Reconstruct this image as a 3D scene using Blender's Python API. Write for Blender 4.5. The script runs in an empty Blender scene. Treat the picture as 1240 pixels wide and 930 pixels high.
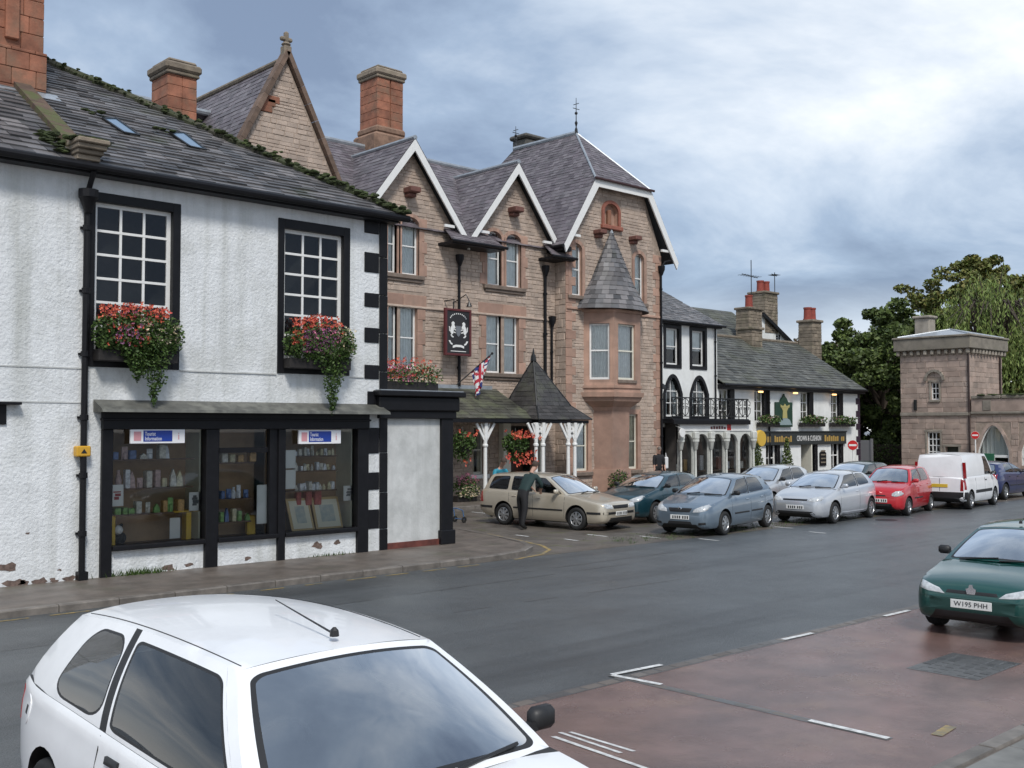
import bpy, bmesh, math, random
from mathutils import Vector, Matrix
from mathutils.geometry import tessellate_polygon
from mathutils.bvhtree import BVHTree
R = math.radians
rnd = random.Random(7)
scene = bpy.context.scene
COL = scene.collection

# ------------------------------------------------------------------ camera
F = 1290.0; CW, CH = 1240.0, 930.0
CAMZ = 2.75
YAW = -math.atan2(.683, .730); PITCH = R(2.26)
cam_d = bpy.data.cameras.new('camera'); cam = bpy.data.objects.new('camera', cam_d); COL.objects.link(cam)
cam.location = (0, 0, CAMZ); cam.rotation_euler = (math.pi/2 + PITCH, 0, YAW)
cam_d.sensor_width = 36; cam_d.lens = 36*F/CW; cam_d.clip_start = .1; cam_d.clip_end = 3000
scene.camera = cam
scene.render.resolution_x = 1024; scene.render.resolution_y = 768

# ------------------------------------------------------------------ sky, sun, exposure
SUN_EL, SUN_AZ = R(50), math.atan2(-.80, -.45)        # direction towards the sun (world angle), behind the camera
sun_dir = Vector((math.cos(SUN_AZ)*math.cos(SUN_EL), math.sin(SUN_AZ)*math.cos(SUN_EL), math.sin(SUN_EL)))
world = bpy.data.worlds.new('World'); scene.world = world; world.use_nodes = True
nt = world.node_tree; nt.nodes.clear()
def N(t, typ, **kw):
    n = t.nodes.new(typ)
    for k, v in kw.items():
        if k == 'inp':
            for i, val in v.items(): n.inputs[i].default_value = val
        else: setattr(n, k, v)
    return n
out = N(nt, 'ShaderNodeOutputWorld')
sky = N(nt, 'ShaderNodeTexSky', sky_type='NISHITA', sun_disc=False, sun_elevation=SUN_EL, sun_rotation=math.pi/2 - SUN_AZ)
tc = N(nt, 'ShaderNodeTexCoord'); sep = N(nt, 'ShaderNodeSeparateXYZ'); nt.links.new(tc.outputs['Generated'], sep.inputs[0])
zz = N(nt, 'ShaderNodeMath', operation='MAXIMUM', inp={1: 0.0}); nt.links.new(sep.outputs[2], zz.inputs[0])
zb = N(nt, 'ShaderNodeMath', operation='ADD', inp={1: .22}); nt.links.new(zz.outputs[0], zb.inputs[0])
dx = N(nt, 'ShaderNodeMath', operation='DIVIDE'); nt.links.new(sep.outputs[0], dx.inputs[0]); nt.links.new(zb.outputs[0], dx.inputs[1])
dy = N(nt, 'ShaderNodeMath', operation='DIVIDE'); nt.links.new(sep.outputs[1], dy.inputs[0]); nt.links.new(zb.outputs[0], dy.inputs[1])
cv = N(nt, 'ShaderNodeCombineXYZ'); nt.links.new(dx.outputs[0], cv.inputs[0]); nt.links.new(dy.outputs[0], cv.inputs[1])
SKY_OFF = (1.7, 5.5, 3)
mp = N(nt, 'ShaderNodeMapping'); nt.links.new(cv.outputs[0], mp.inputs[0]); mp.inputs['Location'].default_value = SKY_OFF
n1 = N(nt, 'ShaderNodeTexNoise', inp={'Scale': 1.0, 'Detail': 7.0, 'Roughness': .58, 'Distortion': .35}); nt.links.new(mp.outputs[0], n1.inputs['Vector'])
n2 = N(nt, 'ShaderNodeTexNoise', inp={'Scale': .55, 'Detail': 2.0, 'Roughness': .5}); nt.links.new(mp.outputs[0], n2.inputs['Vector'])
mixn = N(nt, 'ShaderNodeMix', data_type='FLOAT', inp={0: .45}); nt.links.new(n1.outputs[0], mixn.inputs[2]); nt.links.new(n2.outputs[0], mixn.inputs[3])
cr = N(nt, 'ShaderNodeValToRGB'); nt.links.new(mixn.outputs[0], cr.inputs[0])
e = cr.color_ramp.elements
e[0].position = .42; e[0].color = (.23, .30, .43, 1)
e[1].position = .635; e[1].color = (1.05, 1.08, 1.10, 1)
m = cr.color_ramp.elements.new(.485); m.color = (.38, .48, .63, 1)
m = cr.color_ramp.elements.new(.545); m.color = (.62, .71, .83, 1)
hz = N(nt, 'ShaderNodeMapRange', inp={1: .0, 2: .13, 3: 1.0, 4: 0.0}); nt.links.new(zz.outputs[0], hz.inputs[0])
hn = N(nt, 'ShaderNodeMapRange', inp={1: .28, 2: .42, 3: 0.0, 4: 1.0}); nt.links.new(n2.outputs[0], hn.inputs[0])
hm = N(nt, 'ShaderNodeMath', operation='MULTIPLY'); nt.links.new(hz.outputs[0], hm.inputs[0]); nt.links.new(hn.outputs[0], hm.inputs[1])
hmix = N(nt, 'ShaderNodeMix', data_type='RGBA', inp={7: (1.05, 1.07, 1.08, 1)}); nt.links.new(hm.outputs[0], hmix.inputs[0]); nt.links.new(cr.outputs[0], hmix.inputs[6])
bg1 = N(nt, 'ShaderNodeBackground', inp={1: .10}); nt.links.new(sky.outputs[0], bg1.inputs[0])
bg2 = N(nt, 'ShaderNodeBackground', inp={1: .58}); nt.links.new(hmix.outputs[2], bg2.inputs[0])
ms = N(nt, 'ShaderNodeMixShader', inp={0: .9}); nt.links.new(bg1.outputs[0], ms.inputs[1]); nt.links.new(bg2.outputs[0], ms.inputs[2])
nt.links.new(ms.outputs[0], out.inputs[0])
sl = bpy.data.lights.new('sun', 'SUN'); sl.energy = 1.5; sl.angle = R(12); sl.color = (1, .96, .9)
so = bpy.data.objects.new('sun', sl); COL.objects.link(so)
so.rotation_euler = (-sun_dir).to_track_quat('-Z', 'Y').to_euler()
scene.view_settings.view_transform = 'Standard'; scene.view_settings.look = 'None'
scene.view_settings.exposure = 0.88; scene.view_settings.gamma = 1.0

# ------------------------------------------------------------------ photo pixel -> place
CM = Matrix.Rotation(YAW, 3, 'Z') @ Matrix.Rotation(math.pi/2 + PITCH, 3, 'X')
CAMP = Vector((0, 0, CAMZ))
def ray(u, v): return CM @ Vector(((u-CW/2)/F, -(v-CH/2)/F, -1))
def onZ(u, v, z=0.0):
    d = ray(u, v); t = (z-CAMZ)/d.z; return CAMP + d*t
def onY(u, v, y):
    d = ray(u, v); return CAMP + d*(y/d.y)
def onX(u, v, x):
    d = ray(u, v); return CAMP + d*(x/d.x)
def XZ(u, v, y):
    p = onY(u, v, y); return (p.x, p.z)
def rectY(u0, v0, u1, v1, y):
    """photo rectangle on a wall facing the street -> x0, x1, z0, z1"""
    um, vm = (u0+u1)/2, (v0+v1)/2
    return onY(u0, vm, y).x, onY(u1, vm, y).x, onY(um, v1, y).z, onY(um, v0, y).z
def rectX(u0, v0, u1, v1, x):
    um, vm = (u0+u1)/2, (v0+v1)/2
    return onX(u1, vm, x).y, onX(u0, vm, x).y, onX(um, v1, x).z, onX(um, v0, x).z

# ------------------------------------------------------------------ materials
MATS = {}
def mat(name, col=(.5,.5,.5), rough=.6, var=.0, vscale=4.0, var2=None, bump=0.0, bscale=20.0, metal=0.0, spec=.5, coat=0.0,
        island=0.0, coord='Object', emit=None, detail=4.0, rvar=0.0, trans=0.0, col_b=None, stain=None, streak=None):
    if name in MATS: return MATS[name]
    m = bpy.data.materials.new(name); m.use_nodes = True; t = m.node_tree; t.nodes.clear()
    o = N(t, 'ShaderNodeOutputMaterial'); b = N(t, 'ShaderNodeBsdfPrincipled'); t.links.new(b.outputs[0], o.inputs[0])
    b.inputs['Roughness'].default_value = rough; b.inputs['Metallic'].default_value = metal
    b.inputs['Specular IOR Level'].default_value = spec; b.inputs['Coat Weight'].default_value = coat; b.inputs['Coat Roughness'].default_value = .04
    c = N(t, 'ShaderNodeTexCoord')
    g = N(t, 'ShaderNodeNewGeometry')
    vec = g.outputs['Position'] if coord == 'World' else c.outputs[coord]
    cur = None
    rgb = N(t, 'ShaderNodeRGB'); rgb.outputs[0].default_value = (*col, 1); cur = rgb.outputs[0]
    def mixc(fac, a, bcol, blend='MIX'):
        mx = N(t, 'ShaderNodeMix', data_type='RGBA', blend_type=blend)
        if isinstance(fac, (int, float)): mx.inputs[0].default_value = fac
        else: t.links.new(fac, mx.inputs[0])
        t.links.new(a, mx.inputs[6])
        if isinstance(bcol, tuple): mx.inputs[7].default_value = (*bcol, 1)
        else: t.links.new(bcol, mx.inputs[7])
        return mx.outputs[2]
    def ramp(src, a, bb):
        r = N(t, 'ShaderNodeMapRange', inp={1: a, 2: bb, 3: 0.0, 4: 1.0}); t.links.new(src, r.inputs[0]); return r.outputs[0]
    if island:
        oi = N(t, 'ShaderNodeObjectInfo')
        ad = N(t, 'ShaderNodeMath', operation='ADD'); t.links.new(g.outputs['Random Per Island'], ad.inputs[0]); t.links.new(oi.outputs['Random'], ad.inputs[1])
        fr = N(t, 'ShaderNodeMath', operation='FRACT'); t.links.new(ad.outputs[0], fr.inputs[0])
        if col_b: cur = mixc(fr.outputs[0], cur, col_b)
        mm = N(t, 'ShaderNodeMath', operation='MULTIPLY', inp={1: 7.31}); t.links.new(fr.outputs[0], mm.inputs[0])
        f2 = N(t, 'ShaderNodeMath', operation='FRACT'); t.links.new(mm.outputs[0], f2.inputs[0])
        mr = N(t, 'ShaderNodeMapRange', inp={1: 0.0, 2: 1.0, 3: 1-island, 4: 1+island}); t.links.new(f2.outputs[0], mr.inputs[0])
        hs = N(t, 'ShaderNodeHueSaturation'); t.links.new(cur, hs.inputs['Color']); t.links.new(mr.outputs[0], hs.inputs['Value']); cur = hs.outputs[0]
    if var:
        nz = N(t, 'ShaderNodeTexNoise', inp={'Scale': vscale, 'Detail': detail, 'Roughness': .6}); t.links.new(vec, nz.inputs['Vector'])
        f = ramp(nz.outputs[0], .35, .68)
        c2 = var2 if var2 else tuple(x*(1-var) for x in col)
        if var2:
            fm = N(t, 'ShaderNodeMath', operation='MULTIPLY', inp={1: var}); t.links.new(f, fm.inputs[0]); f = fm.outputs[0]
            cur = mixc(f, cur, c2)
        else:
            mr = N(t, 'ShaderNodeMapRange', inp={1: 0.0, 2: 1.0, 3: 1-var, 4: 1+var*.4}); t.links.new(f, mr.inputs[0])
            hs = N(t, 'ShaderNodeHueSaturation'); t.links.new(cur, hs.inputs['Color']); t.links.new(mr.outputs[0], hs.inputs['Value']); cur = hs.outputs[0]
    if stain:   # (colour, noise scale, lo, hi, amount)
        nz = N(t, 'ShaderNodeTexNoise', inp={'Scale': stain[1], 'Detail': 6.0, 'Roughness': .65})
        t.links.new(g.outputs['Position'], nz.inputs['Vector'])
        f = ramp(nz.outputs[0], stain[2], stain[3])
        fm = N(t, 'ShaderNodeMath', operation='MULTIPLY', inp={1: stain[4]}); t.links.new(f, fm.inputs[0])
        cur = mixc(fm.outputs[0], cur, stain[0])
    if streak:  # rain streaks: (colour, amount)
        mp_ = N(t, 'ShaderNodeMapping'); mp_.inputs['Scale'].default_value = streak[2] if len(streak) > 2 else (2.6, 2.6, .16); t.links.new(g.outputs['Position'], mp_.inputs[0])
        nz = N(t, 'ShaderNodeTexNoise', inp={'Scale': 1.0, 'Detail': 5.0, 'Roughness': .6}); t.links.new(mp_.outputs[0], nz.inputs['Vector'])
        f = ramp(nz.outputs[0], .50, .74); fm = N(t, 'ShaderNodeMath', operation='MULTIPLY', inp={1: streak[1]}); t.links.new(f, fm.inputs[0])
        cur = mixc(fm.outputs[0], cur, streak[0])
    t.links.new(cur, b.inputs['Base Color'])
    if rvar:
        nz = N(t, 'ShaderNodeTexNoise', inp={'Scale': .9, 'Detail': 5.0, 'Roughness': .6}); t.links.new(g.outputs['Position'], nz.inputs['Vector'])
        mr = N(t, 'ShaderNodeMapRange', inp={1: .35, 2: .65, 3: max(.02, rough-rvar), 4: rough+rvar}); t.links.new(nz.outputs[0], mr.inputs[0])
        t.links.new(mr.outputs[0], b.inputs['Roughness'])
    if bump:
        nz = N(t, 'ShaderNodeTexNoise', inp={'Scale': bscale, 'Detail': 6.0, 'Roughness': .65}); t.links.new(vec, nz.inputs['Vector'])
        bp = N(t, 'ShaderNodeBump', inp={'Strength': min(1, bump), 'Distance': .02*bump}); t.links.new(nz.outputs[0], bp.inputs['Height'])
        t.links.new(bp.outputs[0], b.inputs['Normal'])
    if emit:
        b.inputs['Emission Color'].default_value = (*emit[0], 1); b.inputs['Emission Strength'].default_value = emit[1]
    if trans: b.inputs['Transmission Weight'].default_value = trans
    MATS[name] = m; return m
def glass(name, tint=(.8,.85,.85), ior=1.5, rough=.02, boost=1.0):
    if name in MATS: return MATS[name]
    m = bpy.data.materials.new(name); m.use_nodes = True; t = m.node_tree; t.nodes.clear()
    o = N(t, 'ShaderNodeOutputMaterial'); fr = N(t, 'ShaderNodeFresnel', inp={0: ior})
    tr = N(t, 'ShaderNodeBsdfTransparent', inp={0: (*tint, 1)}); gl = N(t, 'ShaderNodeBsdfGlossy', inp={0: (1,1,1,1), 1: rough})
    mu = N(t, 'ShaderNodeMath', operation='MULTIPLY', use_clamp=True, inp={1: boost}); t.links.new(fr.outputs[0], mu.inputs[0])
    mx = N(t, 'ShaderNodeMixShader'); t.links.new(mu.outputs[0], mx.inputs[0]); t.links.new(tr.outputs[0], mx.inputs[1]); t.links.new(gl.outputs[0], mx.inputs[2])
    t.links.new(mx.outputs[0], o.inputs[0]); MATS[name] = m; return m

mat('asphalt', (.092,.100,.105), .35, var=.22, vscale=.7, bump=1.0, bscale=42, coord='World', rvar=.06, spec=.5, stain=((.15,.155,.155), 30, .52, .70, .75), streak=((.036,.038,.040), .85, (.05,.9,1)))
mat('red_tarmac', (.195,.125,.110), .21, var=.3, vscale=1.3, bump=.5, bscale=45, coord='World', rvar=.13, stain=((.23,.15,.115), 1.1, .54, .66, .6), streak=((.085,.062,.06), .6, (.5,.9,1)))
mat('pavement', (.15,.125,.105), .5, var=.35, vscale=2.2, bump=.3, bscale=60, coord='World', rvar=.1, stain=((.07,.075,.045), .8, .55, .7, .5))
mat('flagstone', (.16,.155,.14), .42, var=.3, vscale=3, bump=.3, bscale=40, coord='World', island=.15, rvar=.1)
mat('kerb', (.17,.15,.13), .5, var=.35, vscale=5, bump=.3, bscale=30, coord='World', island=.15)
mat('sett', (.14,.115,.095), .45, island=.3, col_b=(.10,.095,.09), bump=.3, bscale=30, coord='World', rvar=.1)
mat('sett_dark', (.075,.075,.075), .35, island=.3, bump=.3, bscale=30, coord='World')
mat('sett_ground', (.125,.108,.092), .45, var=.35, vscale=1.4, bump=.5, bscale=40, coord='World', rvar=.12, stain=((.09,.10,.035), 1.2, .57, .66, .8))
mat('moss', (.045,.062,.018), .9, var=.5, vscale=8, bump=.8, bscale=30, island=.25, coord='World')
mat('road_paint', (.72,.72,.70), .5, var=.3, vscale=14, coord='World', stain=((.2,.2,.2), 9, .5, .68, .6))
mat('yellow_paint', (.40,.28,.09), .55, var=.3, vscale=14, coord='World', stain=((.15,.14,.11), 6, .42, .6, .9))
mat('white_render', (.76,.78,.79), .8, var=.10, vscale=2.5, bump=1.3, bscale=17, coord='World', stain=((.46,.47,.44), .9, .52, .74, .55), streak=((.36,.37,.33), .55))
mat('white_wall', (.78,.79,.77), .8, var=.08, vscale=2, bump=.4, bscale=20, coord='World', stain=((.55,.56,.52), .8, .54, .74, .4), streak=((.5,.5,.46), .35))
mat('panel_render', (.60,.61,.60), .75, var=.12, vscale=3, bump=.5, bscale=22, coord='World', stain=((.36,.37,.36), 1.6, .44, .66, .6), streak=((.30,.31,.29), .5))
mat('black_paint', (.009,.009,.011), .45, spec=.25, var=.25, vscale=6, coord='World', bump=.1, bscale=20)
mat('dark_iron', (.012,.013,.014), .42, bump=.1, bscale=40)
mat('white_paint', (.78,.78,.76), .45, var=.05, vscale=9)
mat('cream_paint', (.70,.68,.58), .45, var=.06, vscale=9)
mat('pane_glass', (.02,.022,.025), .05)
glass('window_glass', (.94,.96,.96), 1.5, .015, 1.3)
glass('car_glass', (.60,.66,.64), 1.62, .01, 6.5); glass('side_glass', (.42,.47,.46), 1.5, .01, 1.6)
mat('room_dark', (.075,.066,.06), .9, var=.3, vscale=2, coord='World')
mat('curtain', (.88,.90,.88), .9, var=.1, vscale=6)
mat('curtain_warm', (.70,.66,.52), .9, var=.15, vscale=6)
SLATE = mat('slate', (.105,.105,.110), .45, island=.42, col_b=(.165,.155,.155), bump=.4, bscale=18, coord='World', var=.2, vscale=2.0, stain=((.09,.10,.055), .9, .58, .72, .55), spec=.4)
mat('slate_purple', (.135,.115,.130), .5, island=.28, col_b=(.165,.150,.160), bump=.3, bscale=18, coord='World', var=.2, vscale=1.2, spec=.35)
mat('slate_green', (.085,.088,.080), .55, island=.28, col_b=(.12,.12,.108), bump=.4, bscale=12, coord='World', var=.3, vscale=1.2, stain=((.075,.08,.04), .6, .5, .7, .6), spec=.3)
mat('slate_deck', (.05,.05,.052), .8)
mat('lead', (.36,.39,.42), .35, var=.2, vscale=4, coord='World', metal=.3)
mat('rubble', (.50,.395,.32), .85, island=.12, col_b=(.43,.345,.285), bump=.8, bscale=22, coord='World', var=.2, vscale=2.5, stain=((.15,.125,.105), .7, .55, .75, .5))
mat('mortar', (.36,.285,.23), .9, var=.25, vscale=6, coord='World', bump=.5, bscale=30)
mat('pink_stone', (.47,.295,.22), .8, island=.16, col_b=(.37,.235,.18), bump=.35, bscale=25, coord='World', var=.2, vscale=2.2, stain=((.26,.19,.15), .8, .52, .70, .6), streak=((.24,.165,.13), .55))
mat('red_stone', (.33,.135,.08), .8, island=.2, bump=.6, bscale=20, coord='World', var=.35, vscale=3, stain=((.20,.135,.09), 1.3, .48, .66, .75))
mat('grey_stone', (.25,.205,.155), .85, island=.25, bump=.7, bscale=18, coord='World', var=.35, vscale=3, stain=((.12,.115,.065), 1.4, .52, .7, .55))
mat('tower_stone', (.46,.345,.285), .85, island=.15, col_b=(.39,.305,.255), bump=.6, bscale=16, coord='World', var=.25, vscale=1.5, stain=((.14,.12,.10), .5, .52, .72, .5))
mat('tower_grey', (.30,.265,.22), .85, island=.2, bump=.6, bscale=16, coord='World', var=.3, vscale=2)
mat('terracotta', (.28,.055,.038), .75, var=.25, vscale=8)
mat('bark', (.06,.045,.035), .9, bump=.8, bscale=14)
mat('leaf_dark', (.060,.092,.024), .6, island=.5, col_b=(.10,.135,.034), spec=.4)
mat('leaf_mid', (.11,.15,.034), .6, island=.45, col_b=(.18,.16,.045), spec=.4)
mat('leaf_willow', (.13,.19,.045), .6, island=.35, col_b=(.18,.22,.055), spec=.4)
mat('leaf_autumn', (.075,.065,.02), .6, island=.4, col_b=(.10,.05,.02), spec=.3)
mat('leaf_plant', (.035,.075,.016), .55, island=.45, col_b=(.07,.11,.028), spec=.3)
mat('bloom_red', (.50,.035,.03), .55, island=.35, col_b=(.58,.15,.07))
mat('bloom_pink', (.50,.10,.22), .55, island=.3, col_b=(.60,.22,.30))
mat('bloom_purple', (.22,.075,.17), .55, island=.3)
mat('bloom_pale', (.62,.48,.26), .55, island=.25, col_b=(.66,.60,.48))
mat('wood_box', (.018,.015,.014), .7)
mat('brown_wood', (.16,.095,.055), .6, var=.3, vscale=7)

# ------------------------------------------------------------------ mesh helpers
ROOT = {}
def link(o, parent=None):
    COL.objects.link(o)
    if parent is not None:
        o.parent = parent; ROOT[o.name] = ROOT.get(parent.name, Vector((0,0,0)))
    return o
def tag(o, label=None, cat=None, group=None, kind=None):
    if label: o['label'] = label
    if cat: o['category'] = cat
    if group: o['group'] = group
    if kind: o['kind'] = kind
    return o
def thing(name, label, cat, loc=(0,0,0), rotz=0.0, group=None):
    o = bpy.data.objects.new(name, None); o.empty_display_size = .3; COL.objects.link(o)
    o.location = loc; o.rotation_euler = (0, 0, rotz)
    ROOT[o.name] = Vector(loc) if not rotz else Vector((0,0,0))
    return tag(o, label, cat, group)
class MB:
    def __init__(s): s.v = []; s.f = []; s.mi = []
    def add(s, vs, fs, mi=0):
        n = len(s.v); s.v += [tuple(p) for p in vs]
        for f in fs: s.f.append([i+n for i in f]); s.mi.append(mi)
        return s
    def box(s, x0, x1, y0, y1, z0, z1, mi=0):
        if x0 > x1: x0, x1 = x1, x0
        if y0 > y1: y0, y1 = y1, y0
        if z0 > z1: z0, z1 = z1, z0
        return s.add([(x0,y0,z0),(x1,y0,z0),(x1,y1,z0),(x0,y1,z0),(x0,y0,z1),(x1,y0,z1),(x1,y1,z1),(x0,y1,z1)],
                     [(0,3,2,1),(4,5,6,7),(0,1,5,4),(1,2,6,5),(2,3,7,6),(3,0,4,7)], mi)
    def bevbox(s, x0, x1, y0, y1, z0, z1, b=.01, mi=0):
        """box with chamfered edges"""
        if x0 > x1: x0, x1 = x1, x0
        if y0 > y1: y0, y1 = y1, y0
        if z0 > z1: z0, z1 = z1, z0
        b = min(b, (x1-x0)*.45, (y1-y0)*.45, (z1-z0)*.45)
        bm = bmesh.new(); bmesh.ops.create_cube(bm, size=1)
        for v in bm.verts: v.co = Vector((x0 if v.co.x < 0 else x1, y0 if v.co.y < 0 else y1, z0 if v.co.z < 0 else z1))
        bmesh.ops.bevel(bm, geom=bm.edges[:], offset=b, segments=1, affect='EDGES')
        bm.verts.index_update()
        s.add([v.co[:] for v in bm.verts], [[v.index for v in f.verts] for f in bm.faces], mi); bm.free(); return s
    def quad(s, a, b, c, d, mi=0): return s.add([a, b, c, d], [(0,1,2,3)], mi)
    def poly(s, pts, mi=0): return s.add(pts, [tuple(range(len(pts)))], mi)
    def bar(s, a, b, w, h=None, up=(0,0,1), mi=0):
        """rectangular bar from a to b"""
        h = h or w; a = Vector(a); b = Vector(b); d = (b-a).normalized(); u = Vector(up)
        if abs(d.dot(u)) > .98: u = Vector((0,1,0))
        r = d.cross(u).normalized(); u = r.cross(d)
        vs = []
        for p in (a, b):
            for sx, sz in ((-1,-1),(1,-1),(1,1),(-1,1)): vs.append(p + r*(sx*w/2) + u*(sz*h/2))
        return s.add(vs, [(0,1,2,3),(7,6,5,4),(0,4,5,1),(1,5,6,2),(2,6,7,3),(3,7,4,0)], mi)
    def tube(s, pts, rad, n=8, cap=True, mi=0):
        pts = [Vector(p) for p in pts]; k = len(pts); rads = rad if isinstance(rad, (list, tuple)) else [rad]*k
        base = len(s.v); prev = None
        for i, p in enumerate(pts):
            d = (pts[min(i+1,k-1)] - pts[max(i-1,0)]).normalized()
            if prev is None:
                u = Vector((0,0,1)) if abs(d.z) < .9 else Vector((1,0,0)); r = d.cross(u).normalized()
            else: r = (prev - d*prev.dot(d)).normalized()
            prev = r; q = d.cross(r)
            for j in range(n):
                a = 2*math.pi*j/n; s.v.append(tuple(p + (r*math.cos(a) + q*math.sin(a))*rads[i]))
        for i in range(k-1):
            for j in range(n):
                j2 = (j+1) % n; s.f.append([base+i*n+j, base+i*n+j2, base+(i+1)*n+j2, base+(i+1)*n+j]); s.mi.append(mi)
        if cap:
            s.f.append([base+j for j in range(n)][::-1]); s.mi.append(mi); s.f.append([base+(k-1)*n+j for j in range(n)]); s.mi.append(mi)
        return s
    def lathe(s, prof, c=(0,0,0), axis='z', n=24, mi=0, a0=0.0, a1=2*math.pi):
        """prof: (radius, height) list about an axis through c"""
        full = abs(a1-a0-2*math.pi) < 1e-4; m = n if full else n+1; base = len(s.v)
        for r, h in prof:
            for j in range(m):
                a = a0 + (a1-a0)*j/n; x, y = r*math.cos(a), r*math.sin(a)
                p = (x, y, h) if axis == 'z' else ((x, h, y) if axis == 'y' else (h, x, y))
                s.v.append((p[0]+c[0], p[1]+c[1], p[2]+c[2]))
        for i in range(len(prof)-1):
            for j in range(n):
                j2 = (j+1) % m; s.f.append([base+i*m+j, base+i*m+j2, base+(i+1)*m+j2, base+(i+1)*m+j]); s.mi.append(mi)
        return s
    def prism(s, poly, a, b, axis='y', mi=0):
        """extrude a 2-D polygon along an axis between a and b"""
        def P(p, h): return (p[0], h, p[1]) if axis == 'y' else ((h, p[0], p[1]) if axis == 'x' else (p[0], p[1], h))
        n = len(poly); base = len(s.v)
        s.v += [P(p, a) for p in poly] + [P(p, b) for p in poly]
        s.f.append([base+i for i in range(n)]); s.mi.append(mi); s.f.append([base+n+i for i in range(n)][::-1]); s.mi.append(mi)
        for i in range(n):
            j = (i+1) % n; s.f.append([base+i, base+j, base+n+j, base+n+i][::-1]); s.mi.append(mi)
        return s
    def sphere(s, c, r, n=8, m=6, sc=(1,1,1), mi=0):
        return s.lathe([(max(1e-4, r*math.sin(math.pi*i/m)), -r*math.cos(math.pi*i/m)) for i in range(m+1)], (0,0,0), 'z', n, mi) if False else s._sph(c, r, n, m, sc, mi)
    def _sph(s, c, r, n, m, sc, mi):
        base = len(s.v)
        for i in range(m+1):
            th = math.pi*i/m
            for j in range(n):
                a = 2*math.pi*j/n; s.v.append((c[0]+r*sc[0]*math.sin(th)*math.cos(a), c[1]+r*sc[1]*math.sin(th)*math.sin(a), c[2]-r*sc[2]*math.cos(th)))
        for i in range(m):
            for j in range(n):
                j2 = (j+1) % n; s.f.append([base+i*n+j, base+i*n+j2, base+(i+1)*n+j2, base+(i+1)*n+j]); s.mi.append(mi)
        return s
    def build(s, name, mats, parent=None, local=False, smooth=False, kind=None, fix=True, sharp=35):
        me = bpy.data.meshes.new(name)
        off = Vector((0,0,0)) if (local or parent is None) else ROOT.get(parent.name, Vector((0,0,0)))
        me.from_pydata([(p[0]-off.x, p[1]-off.y, p[2]-off.z) for p in s.v], [], s.f)
        mats = mats if isinstance(mats, (list, tuple)) else [mats]
        for m in mats: me.materials.append(MATS[m] if isinstance(m, str) else m)
        if len(mats) > 1: me.polygons.foreach_set('material_index', s.mi)
        if fix:
            bm = bmesh.new(); bm.from_mesh(me); bmesh.ops.recalc_face_normals(bm, faces=bm.faces); bm.to_mesh(me); bm.free()
        if smooth:
            me.polygons.foreach_set('use_smooth', [True]*len(me.polygons)); me.set_sharp_from_angle(angle=R(sharp))
        me.update()
        o = bpy.data.objects.new(name, me); link(o, parent)
        if kind: o['kind'] = kind
        return o
def text_mb(txt, size, origin, right, up, depth=.004, align='CENTER', squeeze=1.0):
    """lettering as real geometry"""
    cu = bpy.data.curves.new('lettering', 'FONT'); cu.body = txt; cu.size = size; cu.extrude = depth/2; cu.align_x = align; cu.align_y = 'CENTER'; cu.resolution_u = 2
    ob = bpy.data.objects.new('lettering_tmp', cu); COL.objects.link(ob)
    dg = bpy.context.evaluated_depsgraph_get(); me = ob.evaluated_get(dg).to_mesh()
    right = Vector(right).normalized(); up = Vector(up).normalized(); nor = right.cross(up); o = Vector(origin)
    b = MB(); b.add([o + right*(v.co.x*squeeze) + up*v.co.y + nor*v.co.z for v in me.vertices], [list(p.vertices) for p in me.polygons])
    ob.evaluated_get(dg).to_mesh_clear(); bpy.data.objects.remove(ob); bpy.data.curves.remove(cu)
    return b
def inside(p, poly):
    x, y = p; c = False; n = len(poly)
    for i in range(n):
        x0, y0 = poly[i]; x1, y1 = poly[(i+1) % n]
        if (y0 > y) != (y1 > y) and x < (x1-x0)*(y-y0)/(y1-y0)+x0: c = not c
    return c
def area2(p): return sum(p[i][0]*p[(i+1)%len(p)][1]-p[(i+1)%len(p)][0]*p[i][1] for i in range(len(p)))/2
def lift(axis, plane):
    """2-D wall coordinates -> world. axis 'y': (x,z) wall facing -Y; axis 'x': (y,z) wall facing -X; d = depth into the wall"""
    if axis == 'y': return lambda p, d=0: (p[0], plane+d, p[1])
    return lambda p, d=0: (plane+d, p[0], p[1])
def wall(name, outline, holes, axis, plane, depth, m, parent, reveal_mat=None):
    L = lift(axis, plane); b = MB()
    loops = [[Vector((x, z, 0)) for x, z in outline]] + [[Vector((x, z, 0)) for x, z in h] for h in holes]
    flat = [L((p.x, p.y)) for l in loops for p in l]
    b.add(flat, [list(t) for t in tessellate_polygon(loops)], 0)
    for h in holes:
        n = len(h)
        for i in range(n):
            p, q = h[i], h[(i+1) % n]; b.quad(L(p), L(q), L(q, depth), L(p, depth), 1)
    return b.build(name, [m, reveal_mat or m], parent, fix=False)
def rect(x0, x1, z0, z1): return [(x0,z0),(x1,z0),(x1,z1),(x0,z1)]
def arch(x0, x1, z0, zs, rise, n=8, pointed=False):
    """opening with an arched head: zs = springing height"""
    pts = [(x0,z0),(x1,z0),(x1,zs)]; c = (x0+x1)/2; hw = (x1-x0)/2
    for i in range(1, 2*n):
        k = i/n
        if pointed:
            a = k if k <= 1 else 2-k
            xx = hw*(1-a**1.0); yy = rise*math.sin(math.acos(min(1, max(0, 1-a)))*1.0) if False else rise*(1-(1-a)**1.9)
            pts.append((c + (xx if k <= 1 else -xx), zs+yy))
        else:
            a = math.pi*k/2; pts.append((c+hw*math.cos(a), zs+rise*math.sin(a)))
    pts.append((x0, zs)); return pts
def bbox(h): return min(p[0] for p in h), max(p[0] for p in h), min(p[1] for p in h), max(p[1] for p in h)
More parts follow.
